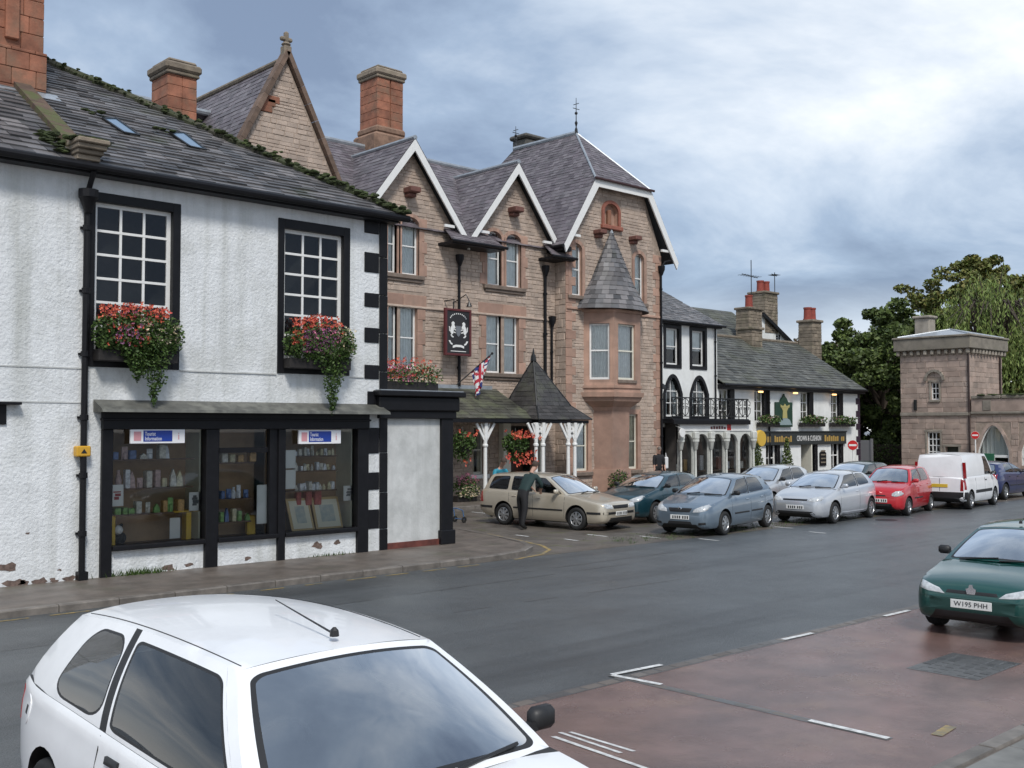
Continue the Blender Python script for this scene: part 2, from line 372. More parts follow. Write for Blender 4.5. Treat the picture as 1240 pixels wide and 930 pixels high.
def stones(parent, outline, holes, axis, plane, m, sh=(.16,.26), sw=(.25,.6), proud=.02, gap=.012, seed=1, name='stonework', pad=0.0):
    r = random.Random(seed); b = MB(); L = lift(axis, plane)
    x0, x1, z0, z1 = bbox(outline); hb = [bbox(h) for h in holes]
    z = z0
    while z < z1:
        h = r.uniform(*sh); x = x0 - r.uniform(0, sw[1])
        while x < x1:
            w = r.uniform(*sw); a, c = max(x, x0)+gap/2, min(x+w, x1)-gap/2; x += w
            segs = [(a, c)]
            for (hx0, hx1, hz0, hz1) in hb:
                if z+h > hz0-pad and z < hz1+pad:
                    ns = []
                    for (p, q) in segs:
                        if q <= hx0-pad or p >= hx1+pad: ns.append((p, q))
                        else:
                            if p < hx0-pad: ns.append((p, hx0-pad-gap/2))
                            if q > hx1+pad: ns.append((hx1+pad+gap/2, q))
                    segs = ns
            for (p, q) in segs:
                if q-p < .06: continue
                zt, zb_ = z+h-gap/2, z+gap/2
                while q-p > .06 and not (inside((p, zt), outline) and inside((p, zb_), outline)): p += .06
                while q-p > .06 and not (inside((q, zt), outline) and inside((q, zb_), outline)): q -= .06
                if q-p < .06: continue
                d = -proud*r.uniform(.3, 1.2); e_ = .012
                P = [L((p,zb_)), L((q,zb_)), L((q,zt)), L((p,zt)), L((p+e_,zb_+e_), d), L((q-e_,zb_+e_), d), L((q-e_,zt-e_), d), L((p+e_,zt-e_), d)]
                b.add(P, [(4,5,6,7),(0,1,5,4),(1,2,6,5),(2,3,7,6),(3,0,4,7)])
        z += h
    return b.build(name, m, parent, kind='stuff')
def slates(parent, eL, eR, rR, rL, m, course=.22, width=.32, seed=1, nparts=0, deck=True, name='slate_courses', thick=.018, skip=None):
    """a slated slope between eave (left, right) and ridge (right, left)"""
    r = random.Random(seed); eL, eR, rR, rL = (Vector(p) for p in (eL, eR, rR, rL))
    nrm = (eR-eL).cross(rL-eL if (rL-eL).length > .1 else rR-eR).normalized()
    if nrm.z < 0: nrm = -nrm
    if deck:
        MB().poly([eL-nrm*.012, eR-nrm*.012] + ([rR-nrm*.012, rL-nrm*.012] if (rR-rL).length > .05 else [rR-nrm*.012])).build('roof_deck', 'slate_deck', parent)
    ln = max((rL-eL).length, (rR-eR).length); rows = max(2, int(ln/course)); items = []
    hd = (eR-eL).normalized()
    for i in range(rows):
        t0, t1 = i/rows, min(1, (i+1.25)/rows)
        a, c = eL.lerp(rL, t0), eR.lerp(rR, t0); a1, c1 = eL.lerp(rL, t1), eR.lerp(rR, t1)
        W = (c-a).length
        if W < .08: continue
        up = nrm.cross(hd).normalized(); rise = (a1-a).dot(up)
        x = -width*(.5 if i % 2 else 0) - r.uniform(0, .04)
        tl, tr = (a1-a).dot(hd), W + (c1-c).dot(hd)
        while x < W:
            w = width*r.uniform(.82, 1.18); p, q = max(0, x), min(W, x+w-.006); x += w
            if q-p < .05: continue
            pt, qt = max(p, tl), min(q, tr)
            if qt-pt < .02: continue
            k = r.uniform(.7, 1.5)*thick; dz = r.uniform(-.008, .008)
            A = a + hd*p + up*dz; B = a + hd*q + up*dz; C = a + hd*qt + up*rise; D = a + hd*pt + up*rise
            if skip and skip((A+B+C+D)/4): continue
            items.append((A, B, C, D, k))
    def wedge(b, it, o=Vector((0,0,0))):
        A, B, C, D, k = it
        b.add([A-o, B-o, C-o, D-o, A-o+nrm*k, B-o+nrm*k, C-o+nrm*.006, D-o+nrm*.006], [(4,5,6,7),(0,1,5,4),(1,2,6,5),(3,0,4,7)])
    if nparts:
        items.sort(key=lambda it: (it[0]-CAMP).length)
        for it in items[:nparts]:
            b = MB(); wedge(b, it); b.build('slate', m, parent)
        items = items[nparts:]
    if items:
        b = MB()
        for it in items: wedge(b, it)
        b.build(name, m, parent, kind='stuff')
def frame_window(parent, x0, x1, z0, z1, axis, plane, cols=1, rows=2, fmat='white_paint', fw=.06, bar_=.025, name='window', curtain=None, room=.9, panes=True, head=None, sash=True):
    """sash window set at depth plane: frame > pane(s), curtain"""
    L = lift(axis, plane); b = MB()
    def bx(p0, p1, q0, q1, d0, d1):
        A, B = L((p0, q0), d0), L((p1, q1), d1); b.box(A[0], B[0], A[1], B[1], A[2], B[2])
    bx(x0, x0+fw, z0, z1, 0, .06); bx(x1-fw, x1, z0, z1, 0, .06); bx(x0+fw, x1-fw, z0, z0+fw*1.2, 0, .06); bx(x0+fw, x1-fw, z1-fw, z1, 0, .06)
    ix0, ix1, iz0, iz1 = x0+fw, x1-fw, z0+fw*1.2, z1-fw
    mid = (iz0+iz1)/2
    for i in range(1, cols):
        xx = ix0+(ix1-ix0)*i/cols; bx(xx-bar_/2, xx+bar_/2, iz0, iz1, .008, .045)
    for j in range(1, rows):
        zc = iz0+(iz1-iz0)*j/rows; w = .045 if (sash and rows % 2 == 0 and j == rows//2) else bar_
        bx(ix0, ix1, zc-w/2, zc+w/2, .004, .05)
    if head:   # arched head: fill the corners above an arch
        zs, pts = head
    o = b.build(name, fmat, parent)
    pc = [(i, j) for i in range(cols) for j in range(rows)] if panes else [(0, 0)]
    nc, nr = (cols, rows) if panes else (1, 1)
    for i, j in pc:
        a0, a1 = ix0+(ix1-ix0)*i/nc, ix0+(ix1-ix0)*(i+1)/nc; c0, c1 = iz0+(iz1-iz0)*j/nr, iz0+(iz1-iz0)*(j+1)/nr
        tl = rnd.uniform(-.004, .004); t2 = rnd.uniform(-.004, .004)
        MB().add([L((a0,c0), .028+tl), L((a1,c0), .028-tl), L((a1,c1), .028+t2), L((a0,c1), .028-t2)], [(0,1,2,3)]).build('pane', 'window_glass', o, fix=False)
    if curtain:
        kind, cm = curtain; n = 28
        def drape(p0, p1, q0, q1):
            c = MB(); vs = []
            for k in range(n+1):
                xx = p0+(p1-p0)*k/n; d = .085+.02*math.sin(k*1.9)+.012*math.sin(k*.7)
                vs += [L((xx, q0), d), L((xx, q1), d)]
            c.add(vs, [(2*k, 2*k+2, 2*k+3, 2*k+1) for k in range(n)]); c.build('curtain', cm, o, smooth=True, fix=False)
        w = ix1-ix0
        if kind == 'net': drape(ix0, ix1, iz0, iz1)
        elif kind == 'half': drape(ix0, ix1, iz0+(iz1-iz0)*.42, iz1)
        elif kind == 'sides': drape(ix0, ix0+w*.3, iz0, iz1); drape(ix1-w*.3, ix1, iz0, iz1)
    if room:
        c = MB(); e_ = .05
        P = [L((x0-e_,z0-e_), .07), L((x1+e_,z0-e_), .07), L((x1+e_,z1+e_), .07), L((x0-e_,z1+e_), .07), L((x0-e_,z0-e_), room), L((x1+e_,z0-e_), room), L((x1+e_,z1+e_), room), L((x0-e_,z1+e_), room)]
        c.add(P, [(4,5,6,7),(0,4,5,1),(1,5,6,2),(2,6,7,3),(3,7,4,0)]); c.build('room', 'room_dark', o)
    return o
def surround(parent, h, axis, plane, w, proud, m, name='window_surround', back=0.0, sill=0):
    """raised band round an opening (polygon h), as one moulding"""
    L = lift(axis, plane); n = len(h); cx = sum(p[0] for p in h)/n; b = MB()
    x0, x1, z0, z1 = bbox(h)
    outp = []
    for i in range(n):
        p0, p, p1 = Vector(h[i-1]), Vector(h[i]), Vector(h[(i+1) % n])
        d0 = (p-p0); d1 = (p1-p)
        if d0.length < 1e-6: d0 = d1
        if d1.length < 1e-6: d1 = d0
        d0.normalize(); d1.normalize()
        n0, n1 = Vector((d0.y, -d0.x)), Vector((d1.y, -d1.x)); k = (n0+n1); k.normalize()
        s = w/max(.4, k.dot(n0)); outp.append((p.x+k.x*s, p.y+k.y*s))
    sgn = 1 if area2(h) > 0 else -1
    if sgn < 0: outp = [(2*h[i][0]-outp[i][0], 2*h[i][1]-outp[i][1]) for i in range(n)]
    for i in range(n):
        j = (i+1) % n
        b.quad(L(h[i], -proud), L(h[j], -proud), L(outp[j], -proud), L(outp[i], -proud))
        b.quad(L(outp[i], -proud), L(outp[j], -proud), L(outp[j], back), L(outp[i], back))
        b.quad(L(h[i], -proud), L(h[j], -proud), L(h[j], back), L(h[i], back))
    return b.build(name, m, parent)
def leaves(b, c, rx, ry, rz, n, size, r, hollow=.35, squash=1.0):
    """leaf-sized faces spread through an ellipsoid volume"""
    for _ in range(n):
        while True:
            x, y, z = r.uniform(-1,1), r.uniform(-1,1), r.uniform(-1,1); q = x*x+y*y+z*z
            if q <= 1 and q >= hollow*hollow*r.random(): break
        p = Vector((c[0]+x*rx, c[1]+y*ry, c[2]+z*rz)); s = size*r.uniform(.6, 1.4)
        d = Vector((r.gauss(0,1), r.gauss(0,1), r.gauss(0,.7)-.2)).normalized(); e_ = d.cross(Vector((r.gauss(0,1), r.gauss(0,1), r.gauss(0,1)))).normalized()
        b.add([p-d*s*.5, p+e_*s*.32, p+d*s*.5, p-e_*s*.32], [(0,1,2,3)])
# ================================================================== ground
def sm(t): t = max(0, min(1, t)); return t*t*(3-2*t)
def ground_rise(x, y):
    """the parking area climbs gently away from the road at its near end"""
    return .28*sm((7.72-y)/1.1)*(1-sm((x-4.4)/3.4))
def onG(u, v):
    p = onZ(u, v, 0.0)
    for _ in range(8): p = onZ(u, v, ground_rise(p.x, p.y))
    return p
def drape(name, xs, ys, z, m):
    b = MB(); nx, ny = len(xs), len(ys); b.v = [(x, y, z+ground_rise(x, y)) for x in xs for y in ys]
    b.f = [[i*ny+j, (i+1)*ny+j, (i+1)*ny+j+1, i*ny+j+1] for i in range(nx-1) for j in range(ny-1)]; b.mi = [0]*len(b.f)
    o = b.build(name, m, fix=False, smooth=True, sharp=180); o['kind'] = 'structure'; return o
def sheet(name, pts, z, m, kind='structure'):
    o = MB().poly([(p[0], p[1], z) for p in pts]).build(name, m, fix=False)
    if o.data.polygons[0].normal.z < 0: o.data.flip_normals()
    o['kind'] = kind; return o
YN, YF = 7.72, 16.15         # near and far edge of the carriageway
YS = 18.6                    # shop front plane
YH = 30.0                    # hotel front plane
YG = 29.4                    # projecting right bay of the hotel
ground = sheet('ground', [(-400,-400),(500,-400),(500,500),(-400,500)], -.03, 'asphalt')
road = sheet('road', [(-60,YN),(75,YN),(75,YF),(-60,YF)], 0.0, 'asphalt')
XSG = [-40]+[-8+.5*i for i in range(45)]+[60]
area = drape('parking_area', XSG, [4.0+(YN-4.0)*i/14 for i in range(15)], .004, 'red_tarmac')
fore = sheet('forecourt', [(13,YF),(62,YF),(62,26.7),(13,26.7)], .002, 'sett_ground')

def setts_row(parent, a, b, w, ln, z, m, name='sett', r=rnd, h=.012):
    a, b = Vector((*a[:2], 0)), Vector((*b[:2], 0)); d = (b-a); L = d.length; d.normalize(); n = Vector((-d.y, d.x, 0)); s = 0
    while s < L:
        l = ln*r.uniform(.8, 1.25); p, q = a+d*(s+.008), a+d*(min(L, s+l)-.008); s += l
        if (q-p).length < .04: continue
        hw = w/2*r.uniform(.9, 1.0); z_in = z; zq_ = ground_rise((p.x+q.x)/2, (p.y+q.y)/2); zt = z_in+zq_+h*r.uniform(.4, 1.2); e_ = .012
        zl = z_in+zq_-.01; bb = MB(); bb.add([p-n*hw+Vector((0,0,zl)), q-n*hw+Vector((0,0,zl)), q+n*hw+Vector((0,0,zl)), p+n*hw+Vector((0,0,zl)),
                           p-n*(hw-e_)+d*e_+Vector((0,0,zt)), q-n*(hw-e_)-d*e_+Vector((0,0,zt)), q+n*(hw-e_)-d*e_+Vector((0,0,zt)), p+n*(hw-e_)+d*e_+Vector((0,0,zt))],
                          [(4,5,6,7),(0,1,5,4),(1,2,6,5),(2,3,7,6),(3,0,4,7)]).build(name, m, parent)
# channel of small setts between tarmac and carriageway
g = sheet('gutter_bed', [(4.5,YN-.09),(30,YN-.09),(30,YN+.09),(4.5,YN+.09)], .0055, 'sett_dark')
setts_row(g, (5.0, YN), (17.5, YN), .15, .24, .004, 'sett', h=.006)
P0 = onG(740, 818); P1 = onG(1078, 896)
def strip(name, p, q, w, z, m):
    p, q = Vector((p[0],p[1],0)), Vector((q[0],q[1],0)); d = (q-p).normalized(); n = Vector((-d.y,d.x,0)); k = max(1, int((q-p).length/.3)); b = MB()
    for i in range(k+1):
        c = p.lerp(q, i/k)
        for s_ in (-1, 1): a = c+n*(s_*w/2); b.v.append((a.x, a.y, z+ground_rise(a.x, a.y)))
    b.f = [[2*i, 2*i+2, 2*i+3, 2*i+1] for i in range(k)]; b.mi = [0]*k
    o = b.build(name, m, fix=False)
    if o.data.polygons[0].normal.z < 0: o.data.flip_normals()
    o['kind'] = 'structure'; return o
ch = strip('bay_channel_bed', P0, P1, .12, .0065, 'sett_dark')
setts_row(ch, P0, P1, .10, .20, .004, 'sett', h=.005)
# dark sett patch round a gully by the green car
pt = sheet('gully_bed', [(11.6,5.05),(12.8,5.05),(12.8,5.86),(11.6,5.86)], .0065, 'sett_dark')
for i in range(6):
    yy = 5.12+i*.135; setts_row(pt, (11.62+(i%2)*.03, yy), (12.78, yy), .12, .15, .005, 'sett_dark', h=.007)
# flagged footway at the bottom right
fl = drape('footway', XSG, [-30,-5,0,1,2,3,4.0], .012, 'pavement')
for i in range(9):
    for j in range(3):
        x = 6.6+i*.92+(j%2)*.4; y = 3.82-j*.66
        zg_ = ground_rise(x+.45, 3.5); MB().bevbox(x+.006, x+.91, y-.65, y-.006, .0+zg_-.01, .028+zg_+rnd.uniform(0,.004), .006).build('flagstone', 'flagstone', fl)
setts_row(fl, (4.5, 3.93), (16, 3.93), .17, .9, .016, 'kerb', name='kerb_stone', h=.02)
# painted lines
def line(p, q, w, m='road_paint', z=.0095, name='road_marking', d0=0, d1=0):
    return strip(name, p, q, w, z, m)
def px_line(u0, v0, u1, v1, w, m='road_paint', z=.0095): return line(onG(u0,v0), onG(u1,v1), w, m, z)
px_line(741,818, 801,806, .075, z=.0135); px_line(741,818.5, 801,830, .075, z=.0125)
px_line(948,775.5, 984,767.5, .075, z=.0135); px_line(1071,747, 1101,740, .075, z=.0135)
px_line(980,873.5, 1076,895.5, .075, z=.0125)
px_line(690,887.5, 768,911, .05); px_line(678,888, 752,913, .05); px_line(670,893, 800,938, .06)
px_line(1134,891.5, 1152,880.5, .10, 'yellow_paint')
# broken yellow line along the shop kerb and round the corner
def kerb_line(pts, m, w, z, gaps=False):
    for a, b_ in zip(pts[:-1], pts[1:]): line(a, b_, w, m, z)
# shop footway: polygon with a rounded corner, kerbstones as pieces
KC = [(-14,YF),(13.2,YF),(14.8,YF+.08),(15.8,YF+.32),(16.5,YF+.8),(16.95,YF+1.5),(17.3,YF+2.6),(17.8,YF+4.4),(18.2,YF+7),(18.4,26.7)]
pave = sheet('pavement', [(p[0]-.0, p[1]+.02) for p in KC] + [(18.4,29.5),(-14,29.5)], .105, 'pavement')
def kerbs(parent, pts, z, ln=.92, w=.15, h=.105):
    for a, b_ in zip(pts[:-1], pts[1:]):
        a, b_ = Vector((*a,0)), Vector((*b_,0)); L = (b_-a).length; n = max(1, round(L/ln)); d = (b_-a).normalized(); nn = Vector((-d.y,d.x,0))
        for i in range(n):
            p, q = a.lerp(b_, i/n)+d*.006, a.lerp(b_, (i+1)/n)-d*.006; zt = z+rnd.uniform(-.004,.004); e_ = .018
            bb = MB(); bb.add([p, q, q+nn*w, p+nn*w, p+Vector((0,0,zt-e_)), q+Vector((0,0,zt-e_)), q+nn*w+Vector((0,0,zt)), p+nn*w+Vector((0,0,zt)), p+nn*e_+Vector((0,0,zt)), q+nn*e_+Vector((0,0,zt))],
                   [(0,1,5,4),(4,5,9,8),(8,9,6,7),(1,2,6,9,5),(3,0,4,8,7)]).build('kerb_stone', 'kerb', parent)
kerbs(pave, KC, .112)
for k in range(22):
    x = -2+k*.86
    if x < 14: line((x, YF-.20), (x+rnd.uniform(.3,.7), YF-.20), .07, 'yellow_paint', .0062)
yl = [(KC[i][0]+.10, KC[i][1]-.14) for i in range(2, 8)]
for i in range(len(yl)-1): line((yl[i][0]+.22+.02*i, yl[i][1]-.02+.0*i), (yl[i+1][0]+.22+.02*i, yl[i+1][1]-.02), .09, 'yellow_paint', .0062)
hp = sheet('hotel_pavement', [(18.4,26.7),(62,26.7),(62,31),(18.4,31)], .10, 'pavement')
kerbs(hp, [(18.4,26.7),(40,26.7)], .112, ln=1.0)
# wavering construction joints in the carriageway
for (xa, xb, yy, sd) in ((-4, 17, 13.9, 1), (6, 30, 12.1, 2), (13.5, 18.5, 14.6, 3)):
    r_ = random.Random(sd); pts = []; x = xa; y = yy
    while x < xb: pts.append((x, y)); x += .7; y += r_.gauss(0, .03)
    for a, c in zip(pts[:-1], pts[1:]):
        if r_.random() < .62: strip('road_joint', a, c, r_.uniform(.012,.03), .003, 'sett_dark')
# worn bay paint and weeds between the parked cars
for (u, v, l) in ((700,655,.5),(735,650,.7),(960,640,.6),(1000,646,.5),(800,652,.7),(870,655,.6),(590,622,.8),(640,650,.5)):
    p = onZ(u, v); line((p.x, p.y), (p.x+.04, p.y+l), .08, 'road_paint', .0068)
r_ = random.Random(5); wb = MB()
for k in range(260):
    x, y = r_.uniform(19, 34), YF + abs(r_.gauss(.25, .5)) + r_.random()*.6
    for q in range(7):
        a = r_.uniform(0, 6.28); l = r_.uniform(.03,.09); p = Vector((x+r_.gauss(0,.06), y+r_.gauss(0,.05), .003))
        wb.add([p, p+Vector((.012*math.cos(a+1.5), .012*math.sin(a+1.5), 0)), p+Vector((l*.7*math.cos(a), l*.7*math.sin(a), l*.7))], [(0,1,2)])
tag(wb.build('weeds', 'leaf_plant', fix=False), 'low weeds growing along the edge of the cobbled parking strip', 'weeds', kind='stuff')
gc = MB().lathe([(.01,.012),(.30,.012),(.32,.002)], (29.35, 15.35, 0), 'z', 20).build('drain_cover', 'dark_iron')
tag(gc, 'round dark drain cover in the road by the silver hatchback', 'drain cover')
# ================================================================== white corner shop and its neighbour
def X_(u, v=500, y=YS): return onY(u, v, y).x
XP = X_(100, 450); XC = X_(468.5, 450); ZE = 7.22
XB1 = X_(547, 600)
def Zat(u, v, y=YS): return onY(u, v, y).z
shop = thing('corner_shop', 'white roughcast corner shop with black window surrounds and flower filled upper windows', 'shop', (XP, YS, 0))
house = thing('white_house', 'blank white roughcast house adjoining the shop at the left edge', 'house', (XP-9, YS, 0))
w1o = rectY(105, 239, 217.6, 446, YS); w1h = rectY(114, 250, 208.5, 431, YS)
w2o = rectY(336, 270, 423, 453.6, YS); w2h = rectY(343.5, 281, 415.5, 437, YS)
zg0, zg1 = Zat(190, 657), Zat(190, 520)
gl = [(X_(134.5,590), X_(247,590)), (X_(264,590), X_(327,590)), (X_(345.5,590), X_(431,590))]
xs0, xs1 = X_(121,600), X_(444,600)
zf0, zf1 = zg1, Zat(190, 497)
holes = [rect(*w1h), rect(*w2h)] + [rect(a, b, zg0, zg1) for a, b in gl]
wall('wall', rect(XP, XC, 0, ZE), holes, 'y', YS, .14, 'white_render', shop, 'black_paint')
MB().quad((XC,YS,0),(XC,29.6,0),(XC,29.6,ZE),(XC,YS,ZE)).quad((XP,29.6,0),(XC,29.6,0),(XC,29.6,ZE),(XP,29.6,ZE)).build('rear_wall', 'white_render', shop)
wall('wall', rect(XP-9, XP, 0, ZE+.05), [rect(X_(-30,500), X_(3.5,500), Zat(0,513), Zat(0,490))], 'y', YS, .1, 'white_render', house, 'black_paint')
MB().quad((XP-9,YS,0),(XP-9,29.6,0),(XP-9,29.6,ZE),(XP-9,YS,ZE)).quad((XP-9,29.6,0),(XP,29.6,0),(XP,29.6,ZE),(XP-9,29.6,ZE)).build('rear_wall', 'white_render', house)
a0, a1 = X_(-60,500), X_(22,500)
MB().bevbox(a0, X_(23,490), YS-.16, YS, Zat(0,490), Zat(0,486.5), .01).box(X_(-60,500), X_(7,505), YS-.03, YS+.0, Zat(0,514), Zat(0,490)).build('window_hood', 'black_paint', house)
# string grooves in the render (thin dark beads)
def zline(u, v): return Zat(u, v)
for v_ in (442.5, 486): MB().box(XP-9, XP-.02, YS-.012, YS, zline(0,v_)-.012, zline(0,v_)+.012).build('string_course', 'panel_render', house)
for p, q in ((w1o[1]+.02, w2o[0]-.02), (w2o[1]+.02, X_(440)), (XP+.1, w1o[0]-.02)): MB().box(p, q, YS-.022, YS, w1o[2]-.02, w1o[2]+.006).build('string_course', 'panel_render', shop)
for (o_, h_), nm in (((w1o, w1h), 1), ((w2o, w2h), 2)):
    b = MB(); pr = YS-.03
    b.bevbox(o_[0], h_[0], pr, YS+.01, o_[2], o_[3], .008); b.bevbox(h_[1], o_[1], pr, YS+.01, o_[2], o_[3], .008)
    b.bevbox(h_[0], h_[1], pr+.002, YS+.01, h_[3], o_[3]-.001, .006); b.bevbox(h_[0], h_[1], pr+.002, YS+.01, o_[2]+.001, h_[2], .006)
    b.build('window_surround', 'black_paint', shop)
    frame_window(shop, h_[0], h_[1], h_[2], h_[3], 'y', YS+.09, 3, 6, 'white_paint', .075, .045, room=1.1)
# quoins, shared block
def quoin(u0, v0, u1, v1, m='black_paint', par=shop, y=YS, proud=.025):
    x0, x1, z0, z1 = rectY(u0, v0, u1, v1, y); return MB().bevbox(x0, x1, y-proud, y+.005, z0, z1, .012).build('quoin', m, par)
for v0, v1 in ((262,283),(306,330),(355,372),(397,415),(442,459),(474,497),(518,549),(572,593),(617,640)):
    quoin(441 if v0 < 470 else 444.5, v0, 458.6, v1)
prev = 264
for v0, v1 in zip((262,312,358,404,450,500,548,596,640), (312,358,404,450,500,548,596,640,674)): quoin(459, v0+.6, 468.5, v1, proud=.035)
# shopfront joinery
zc0 = Zat(190, 668)
MB().bevbox(xs0, gl[0][0], YS-.08, YS+.02, .0, zg1, .01).build('shopfront_post', 'black_paint', shop)
MB().bevbox(gl[0][1], X_(262,590), YS-.09, YS+.02, .0, zg1, .01).build('shopfront_post', 'black_paint', shop)
MB().bevbox(X_(335,590), X_(343.5,590), YS-.08, YS+.02, 0, zg1, .01).build('shopfront_post', 'black_paint', shop)
MB().bevbox(gl[2][1], xs1, YS-.08, YS+.02, 0, zg1, .01).build('shopfront_post', 'black_paint', shop)
MB().bevbox(xs0, xs1, YS-.11, YS+.02, zf0, zf1-.03, .012).bevbox(xs0-.02, xs1+.02, YS-.14, YS-.0, zf0+.16, zf0+.2, .01).build('fascia', 'black_paint', shop)
for (p, q) in ((gl[0][0]+.004, gl[0][1]-.004), (X_(262,590)+.004, X_(335,590)-.004), (X_(343.5,590)+.004, gl[2][1]-.004)):
    MB().bevbox(p, q, YS-.12, YS+.03, zg0-.085, zg0, .012).build('window_cill', 'black_paint', shop)
# door light: transom and stiles
p, q = gl[1]; zt = Zat(295, 545)
MB().box(p, q, YS+.02, YS+.07, zt-.05, zt+.05).box(X_(262,590)-.02, p+.03, YS+.02, YS+.07, zg0, zg1).box(q-.03, X_(335,590)+.02, YS-.03, YS+.07, zg0, zg1).build('transom', 'black_paint', shop)
for p, q in gl: MB().quad((p,YS+.05,zg0),(q,YS+.05,zg0),(q,YS+.05,zg1),(p,YS+.05,zg1)).build('shop_pane', 'window_glass', shop, fix=False)
# lead covered hood over the shopfront
hx0, hx1 = X_(113,488), X_(459,500); zh = Zat(190, 489)
MB().prism([(YS-.42, zh-.16), (YS-.40, zh-.11), (YS, zh+.06), (YS, zh-.16)], hx0, hx1, 'x').build('shopfront_hood', mat('hood_lead', (.12,.12,.105), .5, var=.4, vscale=4, coord='World', stain=((.2,.2,.17), 2, .5, .65, .6)), shop)
# shop interior, lit only through the panes
MB().add([(xs0,YS+.15,.02),(xs1,YS+.15,.02),(xs1,YS+.15,zf1),(xs0,YS+.15,zf1),(xs0,22.5,.02),(xs1,22.5,.02),(xs1,22.5,zf1),(xs0,22.5,zf1)],
         [(4,5,6,7),(0,4,5,1),(1,5,6,2),(2,6,7,3),(3,7,4,0)]).build('interior', mat('shop_wall', (.36,.26,.16), .9, var=.3, vscale=1.5, coord='World'), shop)
cream = mat('cream_wall', (.66,.67,.54), .8, var=.06)
for (p, q) in gl[:1]+gl[2:]:
    MB().box(q-.02, q+.10, YS+.16, YS+1.15, zg0-.02, zg1+.05).build('display_partition', cream, shop)
    MB().box(p, q, YS+.16, YS+1.2, zg0-.12, zg0-.03).build('display_base', 'brown_wood', shop)
MB().box(gl[1][0], gl[1][1], YS+.16, YS+1.2, zg0-.12, zg0-.03).build('display_base', 'brown_wood', shop)
for (p, q) in gl: MB().box(p-.05, q+.05, YS+.72, YS+.76, zg0-.1, zg1+.06).build('display_back', mat('display_board', (.42,.28,.16), .8, var=.6, vscale=1.6, coord='World', var2=(.16,.11,.07)), shop)
# shelves behind the panes
SHELVES = []
def shelf(p, q, z, y=YS+.18, d=.26):
    SHELVES.append(MB().box(p, q, y, y+d, z-.025, z).build('shelf', 'brown_wood', shop)); return z
cols = [(.70,.68,.60),(.45,.10,.08),(.70,.64,.42),(.15,.22,.42),(.24,.46,.14),(.62,.38,.15),(.76,.78,.80),(.55,.40,.38)]
for i, c_ in enumerate(cols): mat('goods_%d' % i, c_, .5, var=.35, vscale=18)
ORD = ('first','second','third','fourth','fifth','sixth','seventh','eighth','ninth','tenth','eleventh')
def goods(n, p, q, z, y, label, grp, hmin=.08, hmax=.28, mats=range(8), cat='souvenir', nm='souvenir'):
    r = random.Random(int(z*100)+n)
    for i in range(n):
        x = p+(q-p)*(i+.5+r.uniform(-.25,.25))/n; w = (q-p)/n*r.uniform(.28,.44); h = r.uniform(hmin, hmax); d = r.uniform(.04,.1); mt = 'goods_%d' % r.choice(list(mats)); k = r.choice((0,0,0,1,2,3))
        b = MB(); yy = y+.1
        if k == 3: h *= 1.15; b.bevbox(x-w*.9, x+w*.9, yy-.012, yy+.012, z, z+h, .004); b.bevbox(x-w*.6, x+w*.6, yy-.05, yy-.014, z, z+h*.55, .01)
        elif k == 0: b.bevbox(x-w, x+w, yy-d, yy+d, z, z+h, .012)
        elif k == 1: w2 = min(w, .07); b.lathe([(.001,0),(w2,0),(w2*1.15,h*.45),(w2*.75,h*.7),(w2*.5,h*.78),(w2*.6,h),(.001,h)], (x, yy, z), 'z', 10)
        else: b.prism([(x-w,z),(x+w,z),(x+w*.8,z+h*.55),(x,z+h),(x-w*.85,z+h*.6)], yy-.03, yy+.03)
        tag(b.build(nm, mt), '%s, %s from the left' % (label, ORD[i]), cat, grp)
A0, A1 = gl[0]; B0, B1 = gl[2]; D0, D1 = gl[1]
s = shelf(A0, A1-.12, Zat(190, 556)); goods(7, A0+.1, A1-.5, s, YS+.18, 'small ornament on the top shelf, left shop window', 'ornaments on the top shelf, left window', mats=(0,3,7,6))
s = shelf(A0, A1-.12, Zat(190, 591)); goods(9, A0+.15, A1-.3, s, YS+.18, 'pale ornament on the middle shelf, left shop window', 'ornaments on the middle shelf, left window', .12, .34, (0,6,2,0,7))
s = shelf(A0, A1-.12, Zat(190, 622)); goods(9, A0+.1, A1-.3, s, YS+.18, 'colourful gift on the bottom shelf, left shop window', 'gifts on the bottom shelf, left window', .1, .26, (4,5,1,4,0,7))
for k, v in enumerate((548, 566, 590)):
    s = shelf(B0+.05, B1-.35, Zat(388, v+4)); goods(10, B0+.35, B1-.35, s, YS+.18, 'white ornament on the %s shelf, right shop window' % ('top','middle','lower')[k], 'mugs on the %s shelf, right window' % ('top','middle','lower')[k], .08, .2, (6,6,0,2))
for k, v in enumerate((590, 618)):
    s = shelf(D0, D1-.3, Zat(295, v+14)); goods(6, D0, D1-.3, s, YS+.18, 'gift on the %s shelf, narrow middle window' % ('upper','lower')[k], 'goods on the %s shelf, middle window' % ('upper','lower')[k], .12, .3, (0,6,4,3,2))
shelf(D0, D1-.25, Zat(295, 560)); goods(5, D0, D1-.2, Zat(295, 560), YS+.18, 'pale box at the top of the middle window', 'boxes at the top, middle window', .1, .22, (2,0,5))
goods(3, B0+.5, B1-.6, Zat(388, 613), YS+.36, 'tall red book behind the pictures, right window', 'red books, right window', .3, .36, (1,1))
